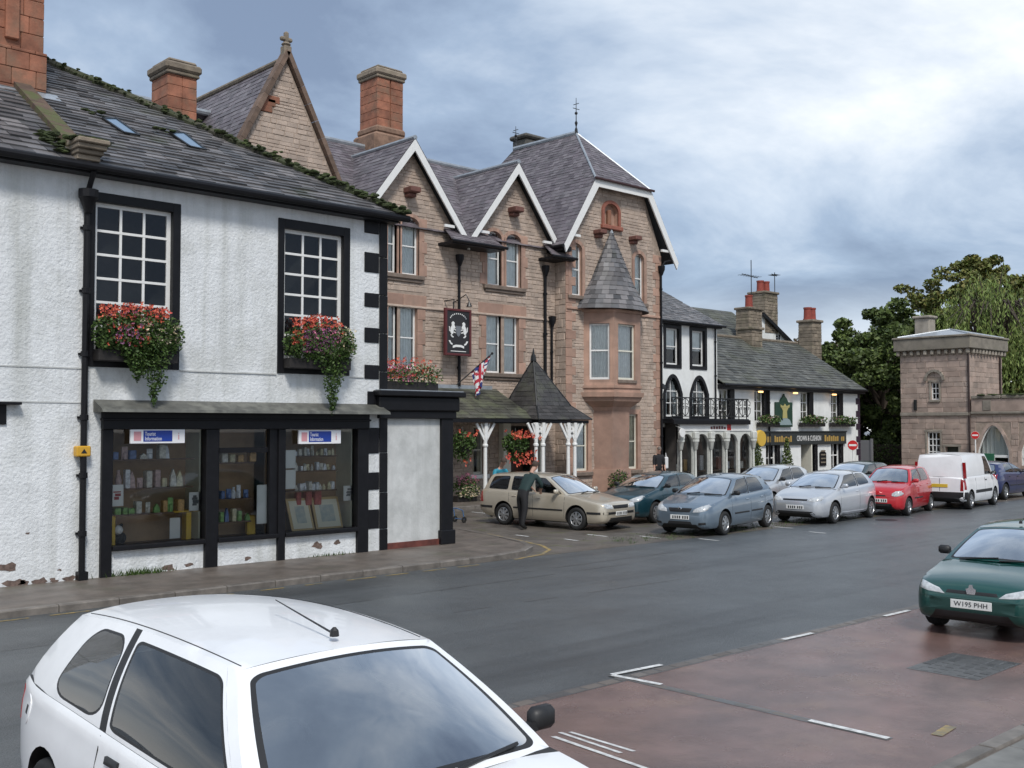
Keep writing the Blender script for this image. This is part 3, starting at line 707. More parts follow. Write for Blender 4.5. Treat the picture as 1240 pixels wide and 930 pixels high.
# framed prints leaning in the right window
def print_(x0, x1, tilt, lab, art):
    z0 = zg0-.03; t = thing('framed_print', lab, 'picture', ((x0+x1)/2, YS+.35, z0)); h = .66
    def P(x, z, d=0): return (x + z*tilt, YS+.28+z*.25-d, z0+z)
    MB().add([P(x0,0),P(x1,0),P(x1,h),P(x0,h),P(x0,0,-.03),P(x1,0,-.03),P(x1,h,-.03),P(x0,h,-.03)],[(0,1,2,3),(4,7,6,5),(0,4,5,1),(1,5,6,2),(2,6,7,3),(3,7,4,0)]).build('frame', mat('gilt', (.50,.36,.16), .5), t)
    e_ = .05; MB().quad(P(x0+e_,e_,.006),P(x1-e_,e_,.006),P(x1-e_,h-e_,.006),P(x0+e_,h-e_,.006)).build('mount', mat('mount', (.68,.66,.52), .7), t, fix=False)
    e_ = .16; MB().quad(P(x0+e_,e_,.012),P(x1-e_,e_,.012),P(x1-e_,h-e_,.012),P(x0+e_,h-e_,.012)).build('picture', mat(art, (.36,.42,.40), .7, var=.8, vscale=9, var2=(.60,.60,.50)), t, fix=False)
w_ = B1-B0
print_(B0+.20*w_, B0+.52*w_, -.10, 'framed landscape print leaning in the right shop window, nearer the door', 'print_art_a')
print_(B0+.54*w_, B0+.93*w_, -.06, 'framed pale print leaning at the right end of the right shop window', 'print_art_b')
tag(MB().prism([(B0+.02,zg0-.02),(B0+.2,zg0-.02),(B0+.12,zg0+.62),(B0+.02,zg0+.6)], YS+.5, YS+.54).build('board', 'goods_7'), 'buff board leaning at the left end of the right shop window', 'board')
# notices stuck inside the panes
def notice(u0, v0, u1, v1, lab, d=.075, m='notice_paper', marks=3, mm=(.12,.12,.12)):
    x0, x1, z0, z1 = rectY(u0, v0, u1, v1, YS+d); t = thing('notice', lab, 'notice', ((x0+x1)/2, YS+d, z0))
    MB().box(x0, x1, YS+d, YS+d+.004, z0, z1).build('sheet', mat(m, (.66,.67,.64), .6), t)
    if marks:
        r = random.Random(int(u0)); b = MB(); w, h = x1-x0, z1-z0
        for i in range(marks): c = z0+h*(.3+.5*i/marks); b.box(x0+w*r.uniform(.2,.35), x0+w*r.uniform(.6,.85), YS+d-.003, YS+d+.001, c, c+h*r.uniform(.05,.14))
        b.build('print', mat('print_%d' % int(u0), mm, .7), t)
notice(134, 587, 149.5, 613, 'white notice with a dark red mark at the left of the left shop window', mm=(.3,.05,.05))
notice(205.5, 627, 218, 652, 'plain white card standing low in the left shop window', d=.2, marks=0)
notice(311, 587, 325.5, 634, 'tall white notice in the narrow middle window', marks=0)
notice(346, 545, 358, 567, 'upper white sheet at the left of the right shop window', marks=0)
notice(346, 569, 358, 592, 'lower white sheet at the left of the right shop window', marks=0)
notice(229, 596, 243, 619, 'notice with dark figures on the right side of the left window', d=.16, marks=5)
notice(416, 588, 429.5, 606, 'notice with dark figures on the right side of the right window', d=.16, marks=5)
# yellow stands and soft toy
yp = mat('yellow_stand', (.62,.40,.03), .5)
x0, x1, z0, z1 = rectY(134.5, 625, 140, 656, YS+.12); tag(MB().bevbox(x0, x1, YS+.12, YS+.3, zg0-.03, z1, .01).build('leaflet_box', yp), 'narrow yellow box in the left corner of the left shop window', 'box')
x0, x1, z0, z1 = rectY(222, 618, 235, 650, YS+.2); t = thing('display_stand', 'yellow display stand at the right of the left shop window', 'stand', ((x0+x1)/2, YS+.25, zg0-.03))
MB().bevbox(x0+.06, x1-.05, YS+.2, YS+.4, zg0-.03, z1-.03, .01).build('column', yp, t); MB().bevbox(x0-.2, x1+.2, YS+.16, YS+.5, z1-.028, z1, .008).build('top', yp, t)
x0, x1, z0, z1 = rectY(300, 624, 310, 645, YS+.3); tag(MB().bevbox(x0, x1, YS+.3, YS+.42, zg0-.03, z1, .02).build('leaflet_box', yp), 'yellow holder low in the narrow middle window', 'box')
x0, x1, z0, z1 = rectY(140, 638, 154, 655, YS+.35); xm = (x0+x1)/2; t = thing('soft_toy', 'black and white soft toy at the bottom of the left shop window', 'toy', (xm, YS+.4, zg0-.03))
MB()._sph((xm, YS+.42, zg0+.09), .12, 10, 8, (1,.9,.95), 0).build('body', mat('toy_black', (.02,.02,.02), .9), t, smooth=True)
h = MB()._sph((xm-.06, YS+.36, zg0+.24), .09, 10, 8, (1,1,.95), 0).build('head', mat('toy_white', (.75,.75,.72), .9), t, smooth=True)
MB()._sph((xm-.12, YS+.36, zg0+.31), .035, 8, 6, (1,1,1), 0)._sph((xm, YS+.36, zg0+.32), .035, 8, 6, (1,1,1), 0).build('ear', 'toy_black', h)
# tourist information signs at the top of both windows
def ti_sign(u0, v0, u1, v1, lab):
    y = YS-.10; x0, x1, z0, z1 = rectY(u0, v0, u1, v1, y+.0); w, h = x1-x0, z1-z0
    t = thing('information_sign', lab, 'sign', ((x0+x1)/2, y, z0))
    MB().bevbox(x0, x1, y, y+.05, z0, z1, .006).build('board', mat('sign_white', (.80,.80,.82), .35), t)
    MB().box(x0+w*.23, x1-w*.24, y-.004, y+.001, z0+h*.14, z1-h*.07).build('blue_field', mat('sign_blue', (.012,.045,.30), .4), t)
    for s, zz2 in (('Tourist', .68), ('Information', .34)):
        tb = text_mb(s, h*.40, (x0+w*.255, y-.006, z0+h*zz2), (1,0,0), (0,0,1), .004, 'LEFT', .82*w/ (h*5.0)); tb.build('lettering', 'sign_white', t)
    b = MB(); b.box(x0+w*.06, x0+w*.19, y-.004, y+.001, z0+h*.2, z1-h*.15); b.build('emblem', mat('sign_rose', (.62,.30,.33), .5), t)
    tb = text_mb('i', h*.75, (x1-w*.12, y-.004, z0+h*.5), (1,0,0), (0,0,1), .004); tb.build('lettering', 'sign_rose', t)
ti_sign(158, 520, 224, 537, 'blue and white tourist information sign over the left shop window')
ti_sign(362, 521, 413, 537.5, 'blue and white tourist information sign over the right shop window')

# ---- roof: hipped at the street corner, slates as pieces
PT = .627; ye = YS-.30; zr = 10.75; yr = 23.95
def slopeZ(y): return ZE+.06+(y-ye)*(zr-ZE-.06)/(yr-ye)
hipx = XC+.22-(yr-ye)
PL = (Vector((0, ye, ZE+.06)), Vector((0, -(zr-ZE-.06), yr-ye)).normalized())
def onslope(u, v, off=0.0):
    d = ray(u, v); p0, n = PL; t = (p0+n*off-CAMP).dot(n)/d.dot(n); return CAMP + d*t
sk = [[onslope(*p) for p in q] for q in (((124,146),(140,146.5),(168,166.5),(149,163)), ((205,163.5),(222,163.5),(248.5,184),(229.5,180)))]
def skiptest(c):
    for q in sk:
        if min(p.x for p in q)+.1 < c.x < max(p.x for p in q)-.1 and min(p.y for p in q)+.1 < c.y < max(p.y for p in q)-.1: return True
    return False
slates(shop, (XP+.02, ye, ZE+.06), (XC+.22, ye, ZE+.06), (hipx, yr, zr), (XP+.02, yr, zr), 'slate', .255, .36, 3, nparts=290, skip=skiptest, thick=.034)
slates(shop, (XC+.22, ye, ZE+.06), (XC+.22, 29.6, ZE+.06), (hipx, yr, zr), (hipx, yr, zr), 'slate', .25, .35, 4)
MB().poly([(XP+.02,29.7,ZE),(XC+.22,29.7,ZE),(hipx,yr,zr),(XP+.02,yr,zr)]).build('rear_roof', 'slate', shop)
slates(house, (XP-9, ye, ZE+.06), (XP-.03, ye, ZE+.06), (XP-.03, yr, zr), (XP-9, yr, zr), 'slate', .255, .36, 8, nparts=120, thick=.034)
MB().poly([(XP-9,29.7,ZE),(XP-.03,29.7,ZE),(XP-.03,yr,zr),(XP-9,yr,zr)]).build('rear_roof', 'slate', house)
# mossy hip and ridge
r_ = random.Random(11); rg = MB(); ms_ = MB(); A = Vector((XC+.24, ye-.02, ZE+.10)); B = Vector((hipx, yr, zr+.06)); n = 26
for i in range(n):
    p, q = A.lerp(B, i/n), A.lerp(B, (i+.96)/n); rg.tube([p, q], .085, 8)
rg.build('hip_tiles', mat('mossy_tile', (.085,.082,.06), .85, island=.2, var=.4, vscale=5, bump=.8, bscale=14, coord='World', stain=((.04,.055,.018), 1.6, .42, .6, .9)), shop)
rr = MB()
for i in range(5): rr.tube([(hipx-.55*i, yr, zr+.06), (hipx-.55*(i+.96), yr, zr+.06)], .10, 8)
rr.build('ridge_tiles', 'grey_stone', shop)
def lump(b, c, s, r):
    k = len(b.v); b._sph(c, 1, 6, 4, (s[0], s[1], s[2]), 0)
    for i in range(k, len(b.v)):
        v = b.v[i]; b.v[i] = (v[0]+r.gauss(0,.15)*s[0], v[1]+r.gauss(0,.15)*s[1], v[2]+r.gauss(0,.15)*s[2])
for i in range(520):
    t = r_.random()**1.3; p = A.lerp(B, t) + Vector((r_.gauss(0,.08), r_.gauss(0,.10), .03)); s = r_.uniform(.025,.07)*(1.35-.7*t); lump(ms_, p, (s*1.3, s, s*.55), r_)
ms_.build('moss', 'moss', shop, kind='stuff')
for q in sk:
    c = sum(q, Vector())/4; n_ = PL[1]; b = MB()
    MB().quad(*[p+n_*.05 for p in q]).build('skylight', mat('sky_pane', (.16,.24,.34), .03, spec=.9), shop)
    for i in range(4): b.bar(q[i]+n_*.04, q[(i+1)%4]+n_*.04, .05, .05, up=n_)
    b.build('skylight_frame', 'dark_iron', shop)
# party coping with moulded kneeler
cop = MB(); nz_ = PL[1]
for i in range(7):
    y0, y1 = ye+.15+i*.55, ye+.15+(i+.97)*.55
    cop.add([(XP-.26,y0,slopeZ(y0)),(XP+.06,y0,slopeZ(y0)),(XP+.06,y1,slopeZ(y1)),(XP-.26,y1,slopeZ(y1)),(XP-.26,y0,slopeZ(y0)+.15),(XP+.06,y0,slopeZ(y0)+.15),(XP+.06,y1,slopeZ(y1)+.15),(XP-.26,y1,slopeZ(y1)+.15)],
            [(4,5,6,7),(0,1,5,4),(1,2,6,5),(2,3,7,6),(3,0,4,7)])
cop.build('coping', mat('coping_stone', (.13,.085,.062), .85, var=.3, vscale=4, bump=.5, bscale=15, coord='World', island=.15, stain=((.08,.10,.03),2.2,.5,.62,.8)), house)
kn = MB(); kz = ZE+.10
for k, (o_, h0, h1) in enumerate(((.0,0,.10),(.07,.10,.18),(.14,.18,.27),(.20,.27,.35))): kn.bevbox(XP-.28-.02*k, XP+.12+.03*k, ye-o_-.05, ye+.3, kz+h0, kz+h1, .015)
kn.build('kneeler', 'grey_stone', house)
mk = MB()
for i in range(40): lump(mk, (XP-.1+r_.gauss(0,.2), ye-.1+r_.random()*.35, kz+.37), (.09,.08,.04), r_)
for i in range(36):
    y = ye+.2+r_.random()*.9; lump(mk, (XP-.42+r_.gauss(0,.10), y, slopeZ(y)+.04), (.09,.12,.03), r_)
for (u, v) in ((109,136),(112,138),(199,158),(204,160)):
    p = onslope(u, v, .03)
    for i in range(5): lump(mk, (p.x+r_.gauss(0,.1), p.y+r_.gauss(0,.1), p.z+r_.gauss(0,.02)), (.09,.08,.03), r_)
mk.build('moss', 'moss', house, kind='stuff')
# eaves gutter and downpipe with hopper
MB().tube([(XP-9, ye-.06, ZE+.0), (XC+.30, ye-.06, ZE+.0)], .075, 10).box(XP-9, XC+.1, ye+.02, YS, ZE-.10, ZE+.04).build('gutter', 'black_paint', shop)
dp = MB(); zx = X_(101, 400); dp.tube([(zx, YS-.09, 6.75), (zx, YS-.09, .12)], .055, 10)
dp.lathe([(.06,6.45),(.15,6.70),(.17,6.72),(.17,6.86),(.10,6.87),(.001,6.87)], (zx, YS-.13, 0), 'z', 10).tube([(zx, YS-.13, 6.85),(zx, ye-.06, 7.15)], .05, 8)
for zc in (6.2, 5.1, 4.0, 2.9, 1.9, .9): dp.lathe([(.056,zc-.05),(.075,zc-.045),(.075,zc+.045),(.056,zc+.05)], (zx, YS-.09, 0), 'z', 10).box(zx-.09, zx+.09, YS-.05, YS, zc-.02, zc+.02)
dp.box(zx-.08, zx+.08, YS-.18, YS-.02, .11, .25).build('downpipe', 'black_paint', shop, smooth=True)
# alarm box on the pipe
x0, x1, z0, z1 = rectY(92.5, 540, 110, 553, YS-.15); t = thing('alarm_box', 'small yellow alarm box beside the black downpipe', 'alarm box', ((x0+x1)/2, YS-.1, z0))
MB().bevbox(x0, x1, YS-.17, YS-.001, z0, z1, .02).build('case', mat('alarm_yellow', (.60,.33,.03), .45), t); MB().prism([((x0+x1)/2-.05, z0+.06), ((x0+x1)/2+.05, z0+.06), ((x0+x1)/2, z1-.05)], YS-.178, YS-.168).build('emblem', 'dark_iron', t)
# big red chimney rising out of the top left corner
cx = onslope(25, 112).x; cy = onslope(25, 112).y
chm = MB(); c0, c1 = XP-1.15, X_(49, 60, 22.0)
cz = slopeZ(21.3)-.4
stn = [(c0, c1, 21.6, 22.7, cz, 10.15), (c0+.05, c1-.05, 21.66, 22.64, 10.15, 14.2)]
for (p, q, y0, y1, z0, z1) in stn:
    z = z0
    while z < z1:
        hh = min(.34, z1-z); x = p
        while x < q-.05:
            ww = min(rnd.uniform(.35,.6), q-x)
            if q-x-ww < .15: ww = q-x
            chm.bevbox(x+.003, x+ww-.003, y0+rnd.uniform(0,.012), y1, z+.003, z+hh-.003, .012); x += ww
        z += hh
for xx in (c0+.30, c0+.72): chm.bevbox(xx, xx+.26, 21.59, 21.7, 10.3, 14.2, .02)
chm.build('chimney', 'red_stone', house)
MB().quad((c0-.05,21.3,slopeZ(21.3)+.03),(c1+.2,21.3,slopeZ(21.3)+.03),(c1+.2,21.62,slopeZ(21.62)+.04),(c0-.05,21.62,slopeZ(21.62)+.04)).build('flashing', 'lead', house)
# ---- single-storey screen wall with heavy black cornice to the right of the corner
zt0, zt1 = Zat(505, 507), Zat(505, 474); xr = XB1
MB().quad((XC+.02,YS+.02,.22),(xr-.02,YS+.02,.22),(xr-.02,YS+.02,zt0),(XC+.02,YS+.02,zt0)).build('side_panel', 'panel_render', shop)
MB().box(XC+.02, X_(533,660)-.005, YS-.015, YS+.03, .1, .235).build('plinth', mat('plinth_red', (.14,.04,.03), .7, var=.4, vscale=6, coord='World'), shop)
MB().bevbox(X_(533,600), xr, YS-.06, YS+.3, .1, zt0, .012).bevbox(X_(533,600)-.04, xr+.04, YS-.10, YS+.34, .1, .42, .015).build('corner_post', 'black_paint', shop)
MB().bevbox(XC-.25, xr+.06, YS-.10, YS+2.6, zt0, zt0+.16, .012).bevbox(XC-.30, xr+.12, YS-.16, YS+2.6, zt0+.16, zt1-.12, .03).bevbox(XC-.36, xr+.22, YS-.26, YS+2.7, zt1-.12, zt1, .02).build('cornice', 'black_paint', shop)
MB().box(XC-.3, xr+.18, YS-.2, YS+2.6, zt1, zt1+.02).build('flat_roof', 'lead', shop)
MB().quad((xr-.03,YS+.3,.1),(xr-.03,YS+2.5,.1),(xr-.03,YS+2.5,zt0),(xr-.03,YS+.3,zt0)).build('end_panel', 'black_paint', shop)
ZCOR = zt1+.02; XCOR = (XC, xr)
# ---- planted window boxes
def planter(name, label, cat, p0, p1, y, z, hgt, bl, seed, trail=None, box=True, deep=.26, n=900, leaf=.06):
    """box with foliage and blossom; bl = [(material, count, zone)]"""
    r = random.Random(seed); t = thing(name, label, cat, ((p0+p1)/2, y, z))
    if box: MB().bevbox(p0, p1, y-deep/2, y+deep/2, z, z+.2, .01).build('box', 'wood_box', t)
    b = MB(); w = p1-p0; k = max(3, int(w/.22))
    for i in range(k):
        c = p0+w*(i+.5)/k; leaves(b, (c, y-.1, z+.16+hgt*.38), .24, deep*.95, hgt*.58*(1-.35*abs(2*(i+.5)/k-1)), n//k, leaf, r, .1)
    if trail:
        for (tx, dz, tw) in trail:
            for q in range(12): f = q/11; leaves(b, (p0+w*tx+r.gauss(0,.02), y-deep/2-.08, z+.35-dz*f), tw*1.25*(1-f*.9), .16*(1-f*.6), .14, int(190*(1-f*.7)), leaf*.9, r, 0)
    b.build('foliage', 'leaf_plant', t, fix=False)
    for (m, cnt, (fx0, fx1, fz0, fz1)) in bl:
        b = MB()
        for i in range(cnt):
            fx = r.uniform(fx0, fx1); c = Vector((p0+w*fx, y-deep*.5-r.uniform(.02,.2)*(1 if fz1 < .75 else .5)+ (r.uniform(0,.2) if fz1 > .8 else 0), z+.12+hgt*r.uniform(fz0, fz1)*(1-.25*abs(fx-.5)))); s = r.uniform(.018,.036)
            for pt_ in range(4):
                a = r.uniform(0,6.28); d = Vector((math.cos(a), -.5, math.sin(a))).normalized(); e_ = Vector((-math.sin(a), r.uniform(-.6,.2), math.cos(a))).normalized()
                b.add([c, c+d*s+e_*s*.5, c+d*s*1.5, c+d*s-e_*s*.5], [(0,1,2,3)])
        b.build('blossom', m, t, fix=False)
    return t
yb_ = YS-.18
planter('flower_box', 'overflowing red and orange flower box under the upper window by the downpipe', 'flower box', w1h[0]-.02, w1h[1]-.02, yb_, w1o[2]+.10, .86,
        [('bloom_red', 230, (0,.9,.75,1.1)), ('bloom_red', 60, (.05,.6,.2,.7)), ('bloom_pale', 90, (.45,1,.25,.75)), ('bloom_pink', 60, (.1,.7,.5,.95)), ('bloom_purple', 60, (.15,.5,.2,.6))], 21, [(.66,1.0,.38),(.44,.6,.34)], n=4200)
planter('flower_box', 'flower box of red, purple and pale blooms under the upper window near the black quoins', 'flower box', w2h[0]-.02, w2h[1]+.0, yb_, w2o[2]+.10, .88,
        [('bloom_red', 190, (.05,.85,.78,1.12)), ('bloom_purple', 260, (.15,.7,.25,.8)), ('bloom_pink', 60, (.2,.8,.2,.8)), ('bloom_pale', 100, (.65,1.05,.35,.95)), ('bloom_red', 40, (0,.2,.4,.8))], 22, [(.66,1.15,.36)], n=3600)
planter('flower_box', 'red flower box on the black cornice beside the corner shop', 'flower box', XC+.05, X_(520, 460, YS+.5), YS+.3, ZCOR, .55,
        [('bloom_red', 160, (0,.9,.3,1.15)), ('bloom_pink', 80, (0,.6,.2,.9)), ('bloom_pale', 60, (.4,1,.2,.9))], 23, None, n=900)
# weeds at the foot of the wall
for (u, v, lab) in ((165, 695, 'tuft of green weeds at the foot of the left stallriser'), (398, 668, 'thin weeds at the foot of the right stallriser')):
    r = random.Random(int(u)); b = MB(); c = X_(u, v)
    for i in range(150 if u < 200 else 50):
        x = c+r.gauss(0,.26); a = r.uniform(0,6.28); l = r.uniform(.06,.16)*(1 if u < 200 else .6); p = Vector((x, YS-.03-abs(r.gauss(0,.05)), .10))
        b.add([p, p+Vector((.02,0,0)), p+Vector((l*.5*math.cos(a), -abs(l*.4*math.sin(a)), l))], [(0,1,2)])
    tag(b.build('weed_tuft', 'leaf_plant', fix=False), lab, 'weeds', kind='stuff')

# chips and splashes where the render has come away near the pavement
chip_m = mat('bare_stone', (.17,.12,.10), .9, var=.4, vscale=14, coord='World', bump=.6, bscale=30); r_ = random.Random(17)
for (u, v, w_, par) in ((8,688,.20,house),(30,706,.12,house),(48,708,.16,house),(64,705,.10,house),(84,708,.14,house),(18,712,.24,house),(72,690,.05,house),(34,646,.05,house),(205,688,.16,shop),(228,684,.12,shop),(300,676,.10,shop),(385,660,.18,shop),(408,657,.12,shop),(150,505,.06,shop)):
    x, z = XZ(u, v, YS); z = max(.13, z); k = 11; pts = []
    for q in range(k): a = 2*math.pi*q/k; rr_ = w_*r_.uniform(.35,1.0); pts.append((x+rr_*math.cos(a), max(.105, z+rr_*.55*math.sin(a))))
    MB().poly([(p[0], YS-.004, p[1]) for p in pts]).build('render_chip', chip_m, par, fix=False)
# ================================================================== stone hotel
hotel = thing('stone_hotel', 'large three storey stone hotel with steep slate gables and white bargeboards', 'hotel', (25, YH, 0))
ZHE = 9.85                                  # eaves
G0 = (18.0, 14.65); G1 = (onY(494.3,170,YH).x, 12.75); G2 = (onY(619.5,201,YH).x, 12.75); SL = 1.30
xL, xM = 14.2, 30.45
gw = (12.75-ZHE)/SL
outl = [(xL,0),(xM,0),(xM,ZHE),(G2[0]+gw,ZHE),G2,(G2[0]-gw,ZHE),(G1[0]+gw,ZHE),G1,(G1[0]-gw,ZHE),(20.25,ZHE),(20.25,10.3),G0,(15.75,10.3),(15.75,ZHE),(xL,ZHE)]
def wrect(u0,v0,u1,v1,y=YH): return rectY(u0,v0,u1,v1,y)
H = []     # (hole polygon, kind, frame rect, plane)
def hole_arch(u0,v0,u1,v1,y=YH,rise=.28):
    x0,x1,z0,z1 = rectY(u0,v0,u1,v1,y); return arch(x0,x1,z0,z1-rise,rise,6), (x0,x1,z0,z1)
def hole_rect(u0,v0,u1,v1,y=YH):
    r4 = rectY(u0,v0,u1,v1,y); return rect(*r4), r4
wins = [hole_arch(469,266,480.5,331), hole_arch(486,263,507,332), hole_arch(589.5,276,607,346), hole_arch(612.5,281,630.5,348)]
first = [hole_rect(469.5,371,481,444), hole_rect(484.5,371,505,445), hole_rect(588.5,380,607,453), hole_rect(610.5,382,628,454.5)]
# level the sills and heads of each storey
def level(lst, arched, rise=.28):
    z0 = sum(w[1][2] for w in lst)/len(lst); z1 = sum(w[1][3] for w in lst)/len(lst); o = []
    for _, (a,b,_,_) in lst: o.append((arch(a,b,z0,z1-rise,rise,6) if arched else rect(a,b,z0,z1), (a,b,z0,z1)))
    return o
wins = level(wins, True); first = level(first, False)
ground_w = [hole_rect(573,535,586,572), hole_rect(640,520,668,600)]
ground_w = [(rect(ground_w[0][1][0], ground_w[0][1][1], .95, 2.75), (ground_w[0][1][0], ground_w[0][1][1], .95, 2.75)),
            (rect(27.85, 29.25, .10, 2.75), (27.85, 29.25, .10, 2.75))]
allh = [w[0] for w in wins+first+ground_w]
wall('wall', outl, allh, 'y', YH, .22, 'mortar', hotel, 'pink_stone')
def mullion_group(pair, sill=True, arched=False):
    """pink dressings round a pair of lights"""
    (h0, r0), (h1, r1) = pair; a, b, z0, z1 = r0[0], r1[1], r0[2], r0[3]; w = .24; pr = YH-.035; mb = MB()
    mb.bevbox(r0[1], r1[0], pr+.05, YH+.2, z0, z1-(.18 if arched else 0), .015).build('mullion', 'pink_stone', hotel)
    n = 5
    for k in range(n):
        q0, q1 = z0+(z1-z0)*k/n, z0+(z1-z0)*(k+1)/n-.006; ww = w if k % 2 else w*1.5
        MB().bevbox(a-ww, a, pr, YH+.02, q0, q1, .012).build('jamb_stone', 'pink_stone', hotel); MB().bevbox(b, b+ww, pr, YH+.02, q0, q1, .012).build('jamb_stone', 'pink_stone', hotel)
    if not arched: MB().bevbox(a-.4, (a+b)/2-.003, pr, YH+.02, z1+.004, z1+.42, .012).bevbox((a+b)/2+.003, b+.4, pr, YH+.02, z1+.004, z1+.42, .012).build('lintel', 'pink_stone', hotel)
    else:
        for h in (h0, h1): surround(hotel, h, 'y', YH, .13, .04, 'pink_stone', 'arch_moulding', .02)
    if sill: MB().bevbox(a-.2, b+.2, YH-.14, YH+.1, z0-.16, z0-.004, .02).bevbox(a-.12, b+.12, YH-.08, YH+.02, z0-.26, z0-.162, .01).build('sill', mat('sill_stone', (.20,.155,.125), .8, var=.25, vscale=5, coord='World'), hotel)
mullion_group(wins[:2], arched=True); mullion_group(wins[2:], arched=True); mullion_group(first[:2]); mullion_group(first[2:])
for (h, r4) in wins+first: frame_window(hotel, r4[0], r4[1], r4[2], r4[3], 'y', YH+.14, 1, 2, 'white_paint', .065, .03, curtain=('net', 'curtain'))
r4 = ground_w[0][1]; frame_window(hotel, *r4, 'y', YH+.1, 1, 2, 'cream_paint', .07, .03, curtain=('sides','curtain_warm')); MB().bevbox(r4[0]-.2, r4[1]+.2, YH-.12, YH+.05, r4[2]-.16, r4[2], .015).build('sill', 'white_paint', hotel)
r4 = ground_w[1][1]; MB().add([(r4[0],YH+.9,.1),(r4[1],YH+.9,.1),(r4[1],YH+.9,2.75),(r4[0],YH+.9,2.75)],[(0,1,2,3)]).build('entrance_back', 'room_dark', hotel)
MB().bevbox(r4[0]+.12, r4[1]-.12, YH+.5, YH+.55, .1, 2.3, .01).build('door', mat('door_brown', (.09,.035,.02), .4, var=.3, vscale=6), hotel)
grp_holes = [h for h in allh]
def padded(pair, pad): return rect(pair[0][1][0]-pad, pair[1][1][1]+pad, pair[0][1][2]-.26, pair[0][1][3]+(.42 if pair[0][0] == rect(*pair[0][1]) else 0))
st_holes = [padded(wins[:2], .24), padded(wins[2:], .24), padded(first[:2], .36), padded(first[2:], .36)] + [w[0] for w in ground_w]
stones(hotel, outl, st_holes, 'y', YH, 'rubble', (.10,.19), (.16,.46), .022, .012, 31)
# gable corbels above the windows
for gx in (G1[0], G2[0]):
    MB().bevbox(gx-.22, gx+.22, YH-.50, YH, 11.0, 11.2, .03).bevbox(gx-.17, gx+.17, YH-.30, YH, 10.86, 10.998, .03).build('gable_corbel', mat('corbel_red', (.16,.07,.055), .8, var=.3, vscale=6, coord='World'), hotel)
# string course on the gable front
MB().bevbox(xL, xM, YH-.07, YH+.02, 7.02-.08, 7.02, .015).build('string_course', 'rubble', hotel)
# roofs --------------------------------------------------------
YR, ZR = 34.2, 13.65
def mainroof(x0, x1, seed, zb=ZHE-.05, y0=YH-.35):
    slates(hotel, (x0,y0,zb), (x1,y0,zb), (x1,YR,ZR), (x0,YR,ZR), 'slate_purple', .2, .28, seed)
mainroof(19.9, xM+.3, 41, y0=YH-.1)
MB().poly([(xL,38.6,ZHE),(xM+.3,38.6,ZHE),(xM+.3,YR,ZR),(xL,YR,ZR)]).build('rear_roof', 'slate_purple', hotel)
MB().tube([(xL,YR,ZR+.04),(xM+2,YR,ZR+.04)], .11, 8).build('ridge_tiles', 'lead', hotel)
def gable_roof(c, seed, half=None, yb=33.5, over=.42, zfoot=ZHE-.25):
    gx, gz = c; hw = (gz+.18-zfoot)/SL; yf = YH-over; ztop = gz+.18
    slates(hotel, (gx-hw, yf, zfoot), (gx-hw, yb, zfoot), (gx, yb, ztop), (gx, yf, ztop), 'slate_purple', .2, .28, seed)
    slates(hotel, (gx+hw, yf, zfoot), (gx+hw, yb, zfoot), (gx, yb, ztop), (gx, yf, ztop), 'slate_purple', .2, .28, seed+1)
    MB().tube([(gx,yf,ztop+.03),(gx,yb,ztop+.03)], .09, 8).build('ridge_tiles', 'lead', hotel)
    for s in (-1, 1):
        A = Vector((gx+s*.0, yf, ztop-.02)); B = Vector((gx+s*hw, yf, zfoot-.02)); d = (B-A).normalized(); n = Vector((d.z*-s, 0, d.x*s)) if False else Vector((0,0,-1))
        b = MB(); b.add([A, B, B+n*.34, A+n*.42, A+Vector((0,.06,0)), B+Vector((0,.06,0)), B+n*.34+Vector((0,.06,0)), A+n*.42+Vector((0,.06,0))], [(0,1,2,3),(4,7,6,5),(0,4,5,1),(1,5,6,2),(2,6,7,3),(3,7,4,0)])
        b.build('bargeboard', 'white_paint', hotel)
        # soffit bracket near the foot
        p = A.lerp(B, .74)+Vector((0,.05,-.4)); MB().bar(p+Vector((-s*.45,0.08,-.02)), p+Vector((0,.08,-.02)), .09, .10).build('bracket', 'white_paint', hotel)
gable_roof(G1, 51); gable_roof(G2, 53)
# slated eaves skirts in the valleys between gables
def skirt(x0, x1, seed):
    z1, z0 = ZHE+.15, ZHE-.42; slates(hotel, (x0-.25,YH-.85,z0), (x1+.25,YH-.85,z0), (x1,YH-.05,z1), (x0,YH-.05,z1), 'slate_purple', .16, .24, seed)
    MB().box(x0-.22, x1+.22, YH-.84, YH-.0, z0-.12, z0-.02).build('soffit', 'black_paint', hotel)
    MB().tube([(x0-.3,YH-.9,z0-.03),(x1+.3,YH-.9,z0-.03)], .06, 8).build('gutter', 'black_paint', hotel)
xa = onY(517,285,YH).x; xb = onY(597,298,YH-.5).x
skirt(24.6, 26.7, 61); skirt(29.7, 30.5, 62)
# rear-left coped gable with stone finial
b = MB(); zf = 10.3
for s in (-1, 1):
    A = Vector((G0[0], YH, G0[1]+.25)); B = Vector((G0[0]+s*2.4, YH, zf-.1)); n = 9
    for i in range(n):
        p, q = A.lerp(B, i/n), A.lerp(B, (i+.985)/n); b.bar(p, q, .36, .16, up=(s*.85,0,.5))
b.build('coping', mat('coping_red', (.17,.115,.085), .85, island=.2, var=.3, vscale=4, coord='World', bump=.4, bscale=15), hotel)
f = MB(); gx, gz = G0; gz += .30
f.bevbox(gx-.14,gx+.14,YH-.14,YH+.14,gz-.2,gz+.14,.03); f.lathe([(.10,gz+.14),(.16,gz+.2),(.09,gz+.28)], (gx,YH,0), 'z', 10); f.bevbox(gx-.22,gx+.22,YH-.07,YH+.07,gz+.30,gz+.44,.04); f.bevbox(gx-.075,gx+.075,YH-.08,YH+.08,gz+.26,gz+.62,.04)
